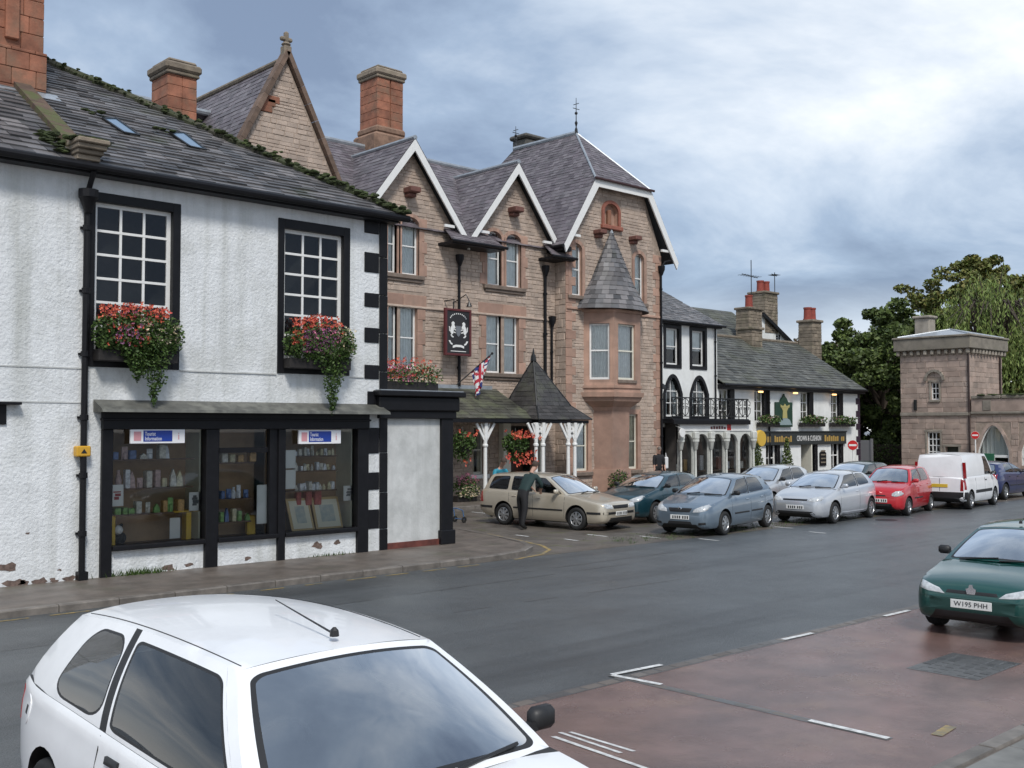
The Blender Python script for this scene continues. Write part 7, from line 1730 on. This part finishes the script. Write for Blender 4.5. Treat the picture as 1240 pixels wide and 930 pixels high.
    for s in (fs, rs):
        for sd in (1, -1):
            yo_ = sd*(hwid*interp(wid, s)-.015); w = bpy.data.objects.new('wheel', None); w.empty_display_size = .1; link(w, t); w.location = (X(s), yo_, wr)
            MB().lathe([(rr*.98, 0), (rr*1.02, sd*.012), (wr*.90, sd*.018), (wr*.975, sd*.0), (wr, -sd*.03), (wr, -sd*(tw-.03)), (wr*.95, -sd*tw), (rr, -sd*tw)], (0,0,0), 'y', 32).build('tyre', 'tyre', w, local=True, smooth=True, sharp=60)
            q = MB(); q.lathe([(rr*1.0, sd*.004), (rr*.95, sd*.010), (rr*.88, -sd*.012)], (0,0,0), 'y', 28); ns = P.get('spokes', 6)
            for k in range(ns):
                a = 2*math.pi*k/ns; wd_ = P.get('spoke_w', .34)*rr
                d = Vector((math.cos(a), 0, math.sin(a))); e_ = Vector((-math.sin(a), 0, math.cos(a))); A = d*rr*.12; B = d*rr*.93
                q.add([A-e_*wd_*.3+Vector((0,sd*.012,0)), A+e_*wd_*.3+Vector((0,sd*.012,0)), B+e_*wd_*.55+Vector((0,sd*.002,0)), B-e_*wd_*.55+Vector((0,sd*.002,0)), A-e_*wd_*.3-Vector((0,sd*.03,0)), A+e_*wd_*.3-Vector((0,sd*.03,0)), B+e_*wd_*.55-Vector((0,sd*.03,0)), B-e_*wd_*.55-Vector((0,sd*.03,0))], [(0,1,2,3),(0,4,5,1),(1,5,6,2),(2,6,7,3),(3,7,4,0)])
            q.lathe([(.001, sd*.022), (rr*.16, sd*.018), (rr*.24, sd*.006)], (0,0,0), 'y', 14); q.build('rim', P.get('rim_m', 'alloy'), w, local=True, smooth=True, sharp=40)
            MB().lathe([(.001, -sd*.05), (rr*.96, -sd*.05)], (0,0,0), 'y', 20).build('brake_disc', 'wheel_dark', w, local=True)
    return t, dict(X=X, belt=belt, rail=rail, WS=WS, stick=stick, hit=hit)

# ---- small three-door hatchback in the foreground
white = paint('paint_white', (.86,.87,.88), 0, .3, .45); 
HATCH = dict(L=4.24, W=1.78, H=1.42, wr=.29, fs=.74, rs=3.32, cowl=.96, rbase=4.06, hdr=1.62, rhdr=3.64, rw=.66, shoulder=.95, crown=.04, rcrown=.055, rdrop=.045, rtail=1.1, bulge=.05, mg=(.03,.03,.05,.09),
    top=[(0,.50),(.02,.56),(.08,.66),(.2,.71),(.5,.775),(.95,.84),(1.2,.85),(2.3,.88),(3.4,.91),(3.95,.92),(4.15,.85),(4.24,.62)],
    bot=[(0,.34),(.05,.24),(.2,.18),(.6,.15),(3.3,.16),(3.9,.22),(4.15,.33),(4.24,.45)],
    wid=[(0,.70),(.05,.80),(.15,.89),(.4,.96),(.9,.99),(1.8,1.0),(3.0,.99),(3.6,.98),(3.95,.91),(4.17,.82),(4.24,.75)],
    lines=[(.96,1.62,'paint'),(1.06,1.72,('glass',(.03,.02,.05,.09),.14)),(2.54,2.66,'black'),(2.63,2.74,('glass',(.02,.03,.06,.09),.55)),(3.46,3.22,'paint'),(4.08,3.64,'paint')],
    front=[('headlight',[(.42,.53),(.70,.56),(.72,.66),(.45,.64)],'lamp_lens',True),('grille',[(-.36,.56),(.36,.56),(.34,.60),(-.34,.60)],'black_trim',False),('bumper',[(-.62,.36),(.62,.36),(.62,.47),(-.62,.47)],'black_trim',False)],
    rear=[('tail_light',[(.50,.62),(.70,.62),(.70,.86),(.54,.86)],'lamp_red',True)],
    side=[('tail_light_wrap',[(4.02,.66),(4.17,.66),(4.13,.86),(4.05,.86)],'lamp_red',.006)],
    doors=[(1.08,.30,.82,.0),(2.57,.30,.87,.0)], handles=[(2.36,.78)], mirror=(1.16,.92), aerial=(-.06,-.60,.10), spokes=7, wipers=((.12,.44,.05),(.48,.86,.07)), plate_z=.42, seat_s=2.2, roof_lines=True)
wc, wf = car('white_hatchback', 'white three door hatchback parked in the foreground, seen from above its side', 'car', (3.08, 5.04), R(268.5), HATCH, white)
_h = Vector((math.cos(R(268.5)), math.sin(R(268.5)), 0)); _f = Vector((3.08,5.04,0))+_h*1.28; _b = Vector((3.08,5.04,0))-_h*1.30; _zf, _zb = ground_rise(_f.x,_f.y), ground_rise(_b.x,_b.y)
wc.location.z = (_zf+_zb)/2+.004; wc.rotation_euler.y = -math.atan2(_zf-_zb, 2.58)
Xw = wf['X']; fl_ = [( Xw(3.74)+.075*math.cos(a), .78+.085*math.sin(a)) for a in [2*math.pi*i/16 for i in range(16)]]
wf['stick']('fuel_flap', fl_, 'y', -1, white, .006, 3); wf['stick']('fuel_cap', [(Xw(3.74)-.012,.755),(Xw(3.74)+.035,.755),(Xw(3.74)+.035,.805),(Xw(3.74)-.012,.805)], 'y', -1, 'black_trim', .010, 2)
for z in (.52,): wf['stick']('rubbing_strip', [(Xw(2.66),z-.02),(Xw(1.14),z-.02),(Xw(1.14),z+.02),(Xw(2.66),z+.02)], 'y', -1, 'black_trim', .012, 2); wf['stick']('rubbing_strip', [(Xw(2.66),z-.02),(Xw(1.14),z-.02),(Xw(1.14),z+.02),(Xw(2.66),z+.02)], 'y', 1, 'black_trim', .012, 2)
# ---- green hatchback on the right
green = paint('paint_green', (.006,.070,.058), .35, .28)
MID = dict(L=3.99, W=1.69, H=1.38, wr=.29, fs=.78, rs=3.30, cowl=1.10, rbase=3.66, hdr=1.85, rhdr=3.30, rw=.70, shoulder=.93, crown=.045, rcrown=.06, rdrop=.05, bulge=.04,
    top=[(0,.50),(.015,.56),(.05,.62),(.15,.68),(.4,.745),(.75,.80),(1.1,.87),(1.4,.89),(2.4,.925),(3.4,.965),(3.75,.95),(3.92,.88),(3.99,.62)],
    bot=[(0,.34),(.04,.25),(.2,.19),(.6,.16),(3.2,.18),(3.7,.24),(3.9,.34),(3.99,.46)],
    wid=[(0,.68),(.04,.78),(.12,.87),(.3,.94),(.8,.985),(1.9,1.0),(3.0,.985),(3.5,.95),(3.8,.87),(3.95,.78),(3.99,.72)],
    lines=[(1.10,1.85,'paint'),(1.18,1.95,('glass',(.03,.02,.05,.09),.16)),(2.36,2.42,'black'),(2.46,2.50,('glass',(.03,.03,.05,.09),.35)),(3.28,3.0,'paint'),(3.70,3.30,'paint')],
    front=[('headlight',[(.34,.560),(.56,.575),(.70,.60),(.735,.70),(.60,.675),(.42,.625)],'lamp_lens',True,.01),('grille',[(-.33,.575),(.33,.575),(.31,.615),(-.31,.615)],'black_trim',False,.006),('bumper',[(-.66,.36),(.66,.36),(.69,.515),(-.69,.515)],mat('bumper_green', (.010,.045,.038), .45),False,.01),('air_intake',[(-.5,.26),(.5,.26),(.46,.345),(-.46,.345)],'black_trim',False,.004)],
    rear=[('tail_light',[(.50,.66),(.70,.66),(.70,.9),(.54,.9)],'lamp_red',True)],
    doors=[(1.16,.30,.84,.0),(2.40,.30,.90,.03)], handles=[(2.22,.82)], mirror=(1.42,.96), spokes=7, wipers=((.16,.50,.05),(.52,.86,.05)), plate_z=.445, aerial=(-.08,-.3,.12), seat_s=2.2)
gcar, gf = car('green_hatchback', 'dark green hatchback with its nose towards the camera on the wet red tarmac', 'car', (15.74, 6.17), R(183.5), MID, green, plate='W195 PHH')
h, _ = gf['hit']('x', 0, .60, 1); q = MB(); q.prism([(-.05,.58),(.05,.58),(.065,.645),(.03,.66),(.02,.70),(-.02,.70),(-.03,.66),(-.065,.645)], h.x+.0, h.x+.022, 'x'); q.build('badge', 'chrome', gcar, local=True)
# ---- gold estate nosing out of the hotel forecourt
gold = paint('paint_gold', (.56,.50,.40), .4, .3)
EST = dict(L=4.40, W=1.73, H=1.46, wr=.30, fs=.86, rs=3.37, cowl=1.18, rbase=4.16, hdr=2.0, rhdr=3.98, rw=.72, shoulder=.94, crown=.04, rcrown=.06, rdrop=.035, bulge=.035,
    top=[(0,.52),(.015,.60),(.06,.68),(.18,.72),(.6,.80),(1.15,.895),(1.5,.91),(2.6,.94),(3.8,.965),(4.2,.96),(4.33,.86),(4.40,.62)],
    bot=[(0,.32),(.04,.24),(.2,.19),(.6,.17),(3.6,.18),(4.15,.24),(4.33,.34),(4.40,.46)],
    wid=[(0,.74),(.04,.83),(.12,.90),(.3,.95),(.8,.985),(1.9,1.0),(3.4,.985),(4.0,.95),(4.28,.88),(4.38,.80),(4.40,.76)],
    lines=[(1.18,2.0,'paint'),(1.27,2.10,('glass',(.03,.02,.06,.09),.14)),(2.26,2.42,'paint'),(2.34,2.50,('glass',(.02,.03,.06,.09),.14)),(3.15,3.16,'paint'),(3.24,3.24,('glass',(.02,.03,.06,.09),.25)),(4.02,3.88,'paint'),(4.18,3.98,'paint')],
    front=[('headlight',[(.36,.58),(.62,.59),(.76,.63),(.76,.715),(.62,.71),(.40,.68)],'lamp_lens',True,.008),('grille',[(-.33,.58),(.33,.58),(.36,.67),(-.36,.67)],'black_trim',False),('bumper_strip',[(-.74,.44),(.74,.44),(.74,.50),(-.74,.50)],'black_trim',False,.012),('air_intake',[(-.55,.25),(.55,.25),(.5,.35),(-.5,.35)],'black_trim',False)],
    rear=[('tail_light',[(.58,.60),(.74,.60),(.74,.96),(.62,.96)],'lamp_red',True),('bumper_strip',[(-.74,.46),(.74,.46),(.74,.52),(-.74,.52)],'black_trim',False,.012)],
    side=[('rubbing_strip',[(1.30,.49),(3.0,.49),(3.0,.53),(1.30,.53)],'black_trim',.012),('tail_light_wrap',[(4.16,.62),(4.34,.62),(4.32,.93),(4.22,.93)],'lamp_red',.006),('bumper_strip',[(.12,.44),(.52,.44),(.52,.50),(.12,.50)],'black_trim',.01),('bumper_strip',[(3.78,.46),(4.28,.46),(4.28,.52),(3.78,.52)],'black_trim',.01)],
    doors=[(1.25,.30,.86,.0),(2.31,.30,.90,.02),(3.16,.55,.92,.04)], handles=[(2.14,.80),(3.0,.82)], handle_m=gold, mirror=(1.50,.98), mirror_m=gold, spokes=8, plate_z=.45, seat_s=2.35)
ec, ef = car('gold_estate', 'metallic gold estate car with dark green shirted person leaning on its side', 'car', (21.15, 20.85), R(277), EST, gold)
# ---- five-door hatches along the cobbles
def five(L=4.18, W=1.71, H=1.48, nose=.0, belt_=.0): 
    k = L/4.18
    return dict(L=L, W=W, H=H, wr=.30, fs=.84*k, rs=3.44*k, cowl=1.10*k, rbase=3.86*k, hdr=1.92*k, rhdr=3.52*k, rw=.69, shoulder=.93, crown=.05, rcrown=.06, rdrop=.055, bulge=.04,
    top=[(0,.54),(.015,.61),(.06,.69),(.2,.755),(.6*k,.85),(1.1*k,.945),(1.5*k,.955),(2.6*k,.985),(3.5*k,1.02),(3.95*k,1.0),(L-.07,.88),(L,.62)],
    bot=[(0,.30),(.04,.23),(.2,.18),(.6,.17),(L-.8,.18),(L-.25,.24),(L-.07,.34),(L,.46)],
    wid=[(0,.66),(.04,.76),(.12,.85),(.3,.93),(.8,.985),(1.9,1.0),(L-1,.985),(L-.4,.94),(L-.15,.85),(L-.03,.76),(L,.70)],
    lines=[(1.10*k,1.92*k,'paint'),(1.20*k,2.02*k,('glass',(.03,.02,.06,.09),.16)),(2.26*k,2.42*k,'black'),(2.34*k,2.48*k,('glass',(.02,.03,.06,.09),.3)),(3.34*k,3.16*k,'paint'),(3.90*k,3.52*k,'paint')],
    front=[('headlight',[(.36,.60),(.54,.61),(.70,.65),(.76,.80),(.68,.815),(.50,.73),(.38,.67)],'lamp_lens',True,.01),('grille',[(-.27,.60),(.27,.60),(.33,.70),(-.33,.70)],'black_trim',False,.008),('air_intake',[(-.34,.30),(.34,.30),(.30,.37),(-.30,.37)],'black_trim',False),('fog_lamp',[(.50,.29),(.68,.30),(.68,.36),(.52,.35)],'black_trim',True)],
    rear=[('tail_light',[(.50,.68),(.70,.68),(.70,.96),(.56,.96)],'lamp_red',True)],
    side=[('rubbing_strip',[(1.35*k,.50),(2.20*k,.50),(2.20*k,.54),(1.35*k,.54)],'black_trim',.010),('rubbing_strip',[(2.36*k,.51),(3.05*k,.51),(3.05*k,.55),(2.36*k,.55)],'black_trim',.010)],
    doors=[(1.22*k,.30,.90,.0),(2.31*k,.30,.95,.02),(3.22*k,.60,.98,.05)], handles=[(2.12*k,.84),(3.02*k,.86)], mirror=(1.42*k,1.02), spokes=7, plate_z=.47, seat_s=2.25*k)
slateblue = paint('paint_slateblue', (.19,.245,.30), .55, .3)
P5 = five(4.26); P5['handle_m'] = slateblue
bc, bf = car('blue_grey_hatchback', 'blue grey five door hatchback at the front of the parked row', 'car', (23.45, 17.05), R(190), P5, slateblue)
h, _ = bf['hit']('x', 0, .69, 1); MB().lathe([(.03,-.01),(.05,0),(.03,.012)], (h.x+.012, 0, .68), 'x', 12).build('badge', 'chrome', bc, local=True)
teal = paint('paint_teal', (.012,.055,.075), .4, .3); P6 = five(3.95, 1.68, 1.40); P6['handle_m'] = 'black_trim'
car('teal_hatchback', 'dark teal hatchback parked behind the gold estate', 'car', (24.75, 20.3), R(188), P6, teal)
silver = paint('paint_silver', (.58,.60,.63), .5, .28); P7 = five(4.14, 1.70, 1.44)
P7['lines'] = [(1.05,1.90,'paint'),(1.15,2.0,('glass',(.03,.02,.06,.09),.16)),(2.46,2.52,'black'),(2.54,2.58,('glass',(.02,.03,.06,.09),.4)),(3.44,3.24,'paint'),(3.88,3.52,'paint')]; P7['cowl'] = 1.05; P7['handle_m'] = silver; P7['mirror_m'] = silver
P7['front'] = [('headlight',[(.36,.64),(.56,.63),(.72,.66),(.78,.78),(.66,.80),(.44,.73)],'lamp_lens',True,.01),('grille',[(-.36,.655),(.36,.655),(.37,.70),(-.37,.70)],'black_trim',False,.008),('air_intake',[(-.6,.28),(.6,.28),(.52,.36),(-.52,.36)],'black_trim',False,.006)]; P7['spokes'] = 10; P7['spoke_w'] = .2; P7['side'] = [('sill_skirt',[(1.3,.20),(3.0,.20),(3.0,.29),(1.3,.29)],silver,.02)]; P7['doors'] = [(1.2,.30,.90,.0),(2.5,.30,.96,.03)]; P7['handles'] = [(2.34,.85)]
car('silver_hatchback', 'silver three door hatchback between the blue grey and red cars', 'car', (28.42, 16.75), R(186), P7, silver)
P8 = five(4.2, 1.72, 1.46); pale = paint('paint_pale', (.56,.58,.60), .5, .28); car('silver_saloon', 'pale silver car mostly hidden behind the silver hatchback', 'car', (30.6, 20.2), R(186), P8, pale)
P9 = five(4.2, 1.72, 1.42); dgreen = paint('paint_darkgreen', (.02,.045,.045), .4, .3); car('dark_hatchback', 'dark green car whose roof shows behind the red hatchback', 'car', (37.0, 20.6), R(184), P9, dgreen)
red = paint('paint_red', (.50,.014,.022), .1, .28); P10 = five(3.50, 1.55, 1.50)
P10['top'] = [(0,.54),(.015,.63),(.05,.72),(.14,.80),(.4,.87),(.86,.96),(1.2,.97),(2.3,1.0),(3.0,1.02),(3.35,1.0),(3.46,.85),(3.50,.62)]
P10['lines'] = [(.86,1.42,'paint'),(.95,1.52,('glass',(.03,.02,.06,.09),.16)),(1.92,1.98,'black'),(2.0,2.04,('glass',(.02,.03,.06,.09),.3)),(2.84,2.76,'paint'),(3.28,3.05,'paint')]; P10.update(cowl=.86, rbase=3.26, hdr=1.42, rhdr=3.05, wr=.275, fs=.60, rs=2.98, mirror_m=red, handle_m=red, spokes=6, mirror=(1.12,1.04), seat_s=1.95)
P10['front'] = [('headlight',[(.40,.62),(.52,.60),(.66,.63),(.72,.72),(.66,.78),(.50,.76),(.40,.69)],'lamp_lens',True,.014),('grille',[(-.22,.60),(.22,.60),(.20,.64),(-.20,.64)],'black_trim',False),('air_intake',[(-.42,.29),(.42,.29),(.38,.38),(-.38,.38)],'black_trim',False)]
P10['doors'] = [(1.0,.30,.93,.0),(1.97,.30,.97,.02),(2.78,.6,.99,.05)]; P10['handles'] = [(1.80,.88),(2.62,.9)]; P10['side'] = [('rubbing_strip',[(1.1,.50),(1.92,.50),(1.92,.54),(1.1,.54)],'black_trim',.010)]
car('red_hatchback', 'bright red small hatchback beside the white van', 'car', (32.3, 16.55), R(190), P10, red)
# ---- white panel van
VAN = dict(L=4.05, W=1.70, H=1.85, wr=.30, fs=.80, rs=3.46, cowl=.92, rbase=3.98, hdr=1.45, rhdr=3.96, rw=.83, shoulder=.955, crown=.04, rcrown=.05, rdrop=.02, bulge=.05, rear_glass=False,
    top=[(0,.54),(.015,.62),(.06,.72),(.2,.80),(.55,.92),(.92,1.04),(1.3,1.06),(2.5,1.07),(3.9,1.07),(4.0,1.05),(4.05,1.0)],
    bot=[(0,.30),(.04,.24),(.2,.20),(.6,.19),(3.3,.20),(3.8,.24),(4.0,.30),(4.05,.36)],
    wid=[(0,.70),(.04,.80),(.12,.88),(.3,.95),(.8,.99),(1.9,1.0),(3.5,.99),(3.9,.97),(4.02,.93),(4.05,.91)],
    lines=[(.92,1.45,'paint'),(1.02,1.55,('glass',(.03,.02,.06,.10),.16)),(1.92,1.92,'paint'),(2.0,2.0,'paint'),(3.0,3.0,'paint'),(4.0,3.96,'paint')],
    front=[('headlight',[(.38,.64),(.70,.66),(.74,.80),(.42,.76)],'lamp_lens',True,.01),('bumper',[(-.72,.32),(.72,.32),(.74,.56),(-.74,.56)],'black_trim',False,.012)],
    rear=[('tail_light',[(.66,.62),(.76,.62),(.76,1.02),(.68,1.02)],'lamp_red',True,.008),('bumper',[(-.76,.34),(.76,.34),(.76,.58),(-.76,.58)],'black_trim',False,.02),('door_gap',[(-.006,.6),(.006,.6),(.006,1.02),(-.006,1.02)],'wheel_dark',False,.004)],
    side=[('bumper',[(3.62,.32),(4.02,.34),(4.02,.58),(3.80,.58)],'black_trim',.012),('rubbing_strip',[(1.2,.52),(3.0,.52),(3.0,.62),(1.2,.62)],'black_trim',.012),('tail_light_wrap',[(3.90,.66),(4.03,.66),(4.03,1.02),(3.94,1.02)],'lamp_red',.006)],
    doors=[(1.0,.32,1.0,.0),(1.98,.32,1.03,.0),(2.95,.64,1.03,0)], handles=[(1.86,.92)], mirror=(1.20,1.12), spokes=7, plate_z=.46, rplate_z=.78, rear_seat=False, seat_s=1.9)
vt, vf = car('white_van', 'white panel van with black bumper and yellow rear plate beyond the red hatchback', 'van', (36.5, 16.4), R(7), VAN, white)
q = MB()
for sd in (1, -1): q.bar((-1.97, sd*.80, 1.03), (-1.95, sd*.765, 1.55), .09, .06, up=(1,0,0))
q.build('tail_light_column', 'lamp_red', vt, local=True)
P11 = five(4.1, 1.70, 1.42); navy = paint('paint_navy', (.02,.03,.12), .4, .3); car('navy_hatchback', 'dark blue car mostly hidden beyond the white van', 'car', (41.9, 17.4), R(4), P11, navy)
# ================================================================== people
def figure(name, label, base, rotz, joints, bones, mats_, rules, hair=None, extra=None):
    """one continuous skinned surface over a jointed skeleton; joints: name -> (pos, radius)"""
    t = thing(name, label, 'person', base, rotz); ROOT[t.name] = Vector((0,0,0))
    names = list(joints); idx = {n: i for i, n in enumerate(names)}
    me = bpy.data.meshes.new('body'); me.from_pydata([joints[n][0] for n in names], [(idx[a], idx[b]) for a, b in bones], [])
    o = bpy.data.objects.new('body', me); COL.objects.link(o)
    sk_ = o.modifiers.new('skin', 'SKIN'); sk_.use_smooth_shade = True; sk_.branch_smoothing = .6
    if not me.skin_vertices: 
        bm = bmesh.new(); bm.from_mesh(me); bm.verts.layers.skin.verify(); bm.to_mesh(me); bm.free()
    for n in names:
        sv = me.skin_vertices[0].data[idx[n]]; r = joints[n][1]; sv.radius = r if isinstance(r, tuple) else (r, r); sv.use_root = (n == 'pelvis')
    sb = o.modifiers.new('sub', 'SUBSURF'); sb.levels = 2; sb.render_levels = 2
    dg = bpy.context.evaluated_depsgraph_get(); m2 = bpy.data.meshes.new_from_object(o.evaluated_get(dg)); o.modifiers.clear(); o.data = m2; m2.name = 'body'
    for m in mats_: m2.materials.append(MATS[m] if isinstance(m, str) else m)
    segs = [(Vector(joints[a][0]), Vector(joints[b][0]), a, b) for a, b in bones]
    for p in m2.polygons:
        p.use_smooth = True; c = p.center; best = None
        for A, B, a, b in segs:
            d = B-A; k = max(0, min(1, (c-A).dot(d)/max(1e-9, d.length_squared))); q = (c-(A+d*k)).length
            if best is None or q < best[0]: best = (q, a, b, k)
        p.material_index = rules(best[1], best[2], best[3], c)
    o.parent = t
    if hair:
        c, r, m = hair; hb = MB(); n_ = 12
        hb.lathe([(max(.001, r*math.sin(a)), r*1.12*math.cos(a)) for a in [math.pi*.62*i/6 for i in range(7)]], c, 'z', 14).build('hair', m, t, local=True, smooth=True)
    if extra: extra(t)
    return t
skin = mat('skin', (.46,.27,.20), .6); mat('trousers_dark', (.012,.012,.014), .8); mat('shirt_green', (.016,.040,.040), .8, var=.2, vscale=8); mat('hair_grey', (.16,.13,.11), .8); mat('hair_brown', (.06,.04,.03), .8)
mat('coat_black', (.012,.012,.015), .8); mat('shoe', (.01,.01,.01), .5); mat('turquoise', (.03,.26,.36), .7); mat('jeans', (.05,.09,.18), .8); mat('white_cloth', (.7,.7,.7), .8)
def skel(lean=0.0, lh=None, rh=None, step=.1, el=None, er_=None, headf=.05):
    """standing figure facing +x; lean: forward lean of the trunk in metres at the shoulders"""
    sx = lean; J = {'pelvis': ((0,0,.95),(.175,.15)), 'waist': ((sx*.3,0,1.10),(.18,.15)), 'chest': ((sx*.72,0,1.32),(.205,.16)), 'neck0': ((sx*1.02,0,1.47),(.075,.075)), 'neck': ((sx*1.1+.01,0,1.54),.055), 'head': ((sx*1.2+headf,0,1.63),(.080,.088)), 'crown': ((sx*1.22+headf,0,1.74),(.066,.074))}
    for s, n in ((1,'l'),(-1,'r')):
        J['hip'+n] = ((0,s*.11,.88),.115); J['knee'+n] = ((step*s*.5+.03,s*.115,.49),.085); J['ankle'+n] = ((step*s-.02,s*.12,.10),.06); J['toe'+n] = ((step*s+.15,s*.13,.035),(.042,.03))
        J['sh'+n] = ((sx,s*.20,1.42),.082)
        e_ = (el if s > 0 else er_) or (sx+.02, s*.25, 1.14); h = (lh if s > 0 else rh) or (sx+.08, s*.26, .89)
        J['el'+n] = (e_,.058); J['wr'+n] = (h,.036)
        E, W_ = Vector(e_), Vector(h); d = (W_-E).normalized(); J['palm'+n] = (tuple(W_+d*.07),(.036,.022))
        side = Vector((0,0,1)).cross(d); side = side.normalized() if side.length > .1 else Vector((0,1,0))
        for k, (o_, l) in enumerate(((-.030,.055),(-.010,.068),(.010,.064),(.030,.05))):
            J['f%d%s' % (k,n)] = (tuple(W_+d*(.08+l)+side*o_+Vector((0,0,-.012))),.008)
        J['th'+n] = (tuple(W_+d*.055-side*s*.055),.010)
    B = [('pelvis','waist'),('waist','chest'),('chest','neck0'),('neck0','neck'),('neck','head'),('head','crown')]
    for n in 'lr': B += [('pelvis','hip'+n),('hip'+n,'knee'+n),('knee'+n,'ankle'+n),('ankle'+n,'toe'+n),('chest','sh'+n),('sh'+n,'el'+n),('el'+n,'wr'+n),('wr'+n,'palm'+n),('wr'+n,'th'+n)]+[('palm'+n,'f%d%s' % (k,n)) for k in range(4)]
    return J, B
def rules(a, b, k, c):
    if b.startswith('toe'): return 3
    if b[:3] in ('hip','kne','ank') or (a == 'pelvis' and b != 'waist'): return 1
    if a == 'pelvis' and k < .3: return 1
    if b[:2] in ('wr',) and k > .45: return 2
    if b.startswith(('palm','th','f')): return 2
    if a in ('neck','head') or b in ('neck','head','crown'): return 2
    return 0
def face(t, c):
    q = MB(); q._sph((c[0]+.085, c[1], c[2]-.01), .016, 8, 6, (1,.8,1.3), 0).build('nose', 'skin', t, local=True, smooth=True)
    for s in (1, -1):
        MB()._sph((c[0]+.073, c[1]+s*.031, c[2]+.02), .011, 8, 6, (1,1,1), 0).build('eye', 'hair_brown', t, local=True); MB()._sph((c[0]-.005, c[1]+s*.085, c[2]), .026, 8, 6, (.8,.35,1.2), 0).build('ear', 'skin', t, local=True, smooth=True)
    MB().bevbox(c[0]+.070, c[0]+.080, c[1]-.022, c[1]+.022, c[2]-.055, c[2]-.047, .002).build('mouth', mat('lips', (.32,.12,.10), .6), t, local=True)
# person leaning on the gold estate: facing the car's flank (towards +x), hands on the sill
J, B = skel(lean=.34, lh=(.60,.20,1.06), rh=(.56,-.16,1.02), el=(.50,.30,1.20), er_=(.46,-.28,1.17), step=.10, headf=.10)
pc_ = (20.75-1.52, 20.95)
pp = onZ(629, 633); ph_ = R(10)
t = figure('person', 'person in dark green top and black trousers leaning in at the gold estate car', (19.66, 20.62, .004), R(2), J, B, ['shirt_green','trousers_dark','skin','shoe'], rules, ((.51,0,1.70), .098, 'hair_brown'), lambda t: face(t, (.505,0,1.655)))
# person walking on the hotel pavement beside the passage
J, B = skel(lean=.04, step=.16)
p = onY(797, 560, 28.6); t = figure('person', 'person in a black coat with a white bag by the dark passage', (p.x, 28.6, .10), R(250), J, B, ['coat_black','trousers_dark','skin','shoe'], rules, ((.095,0,1.70), .094, 'hair_grey'), lambda t: face(t, (.10,0,1.655)))
tag(MB().bevbox(p.x+.22, p.x+.40, 28.35, 28.48, .95, 1.45, .04).tube([(p.x+.27,28.41,1.45),(p.x+.29,28.43,1.62),(p.x+.33,28.41,1.45)], .012, 5).build('shoulder_bag', 'white_cloth'), 'white bag carried by the person in black near the passage', 'bag')
# person in turquoise bending at the tail of the estate
J, B = skel(lean=.30, lh=(.45,.22,.85), rh=(.45,-.22,.85), step=.08, headf=.08)
t = figure('person', 'person in a turquoise top bending behind the tail of the gold estate', (21.75, 24.0, .004), R(262), J, B, ['turquoise','jeans','skin','shoe'], rules, ((.47,0,1.70), .098, 'hair_brown'), lambda t: face(t, (.465,0,1.655)))
# child's blue buggy wheel frame by the estate's rear wheel
t = thing('folding_trolley', 'small blue wheeled trolley standing behind the rear wheel of the gold estate', 'trolley', (19.75, 23.3, .004)); ROOT[t.name] = Vector((0,0,0))
MB().tube([(0,-.2,.1),(-.05,-.2,.35),(-.25,-.2,.42)], .016, 6).tube([(0,.2,.1),(-.05,.2,.35),(-.25,.2,.42)], .016, 6).tube([(-.25,-.2,.42),(-.25,.2,.42)], .016, 6).tube([(0,-.2,.1),(0,.2,.1)], .014, 6).build('frame', mat('trolley_blue', (.06,.14,.30), .5), t, local=True)
for s in (-1, 1): MB().lathe([(.03,-.015),(.085,-.018),(.09,0),(.085,.018),(.03,.015)], (0, s*.2, .09), 'y', 14).build('wheel', 'tyre', t, local=True)
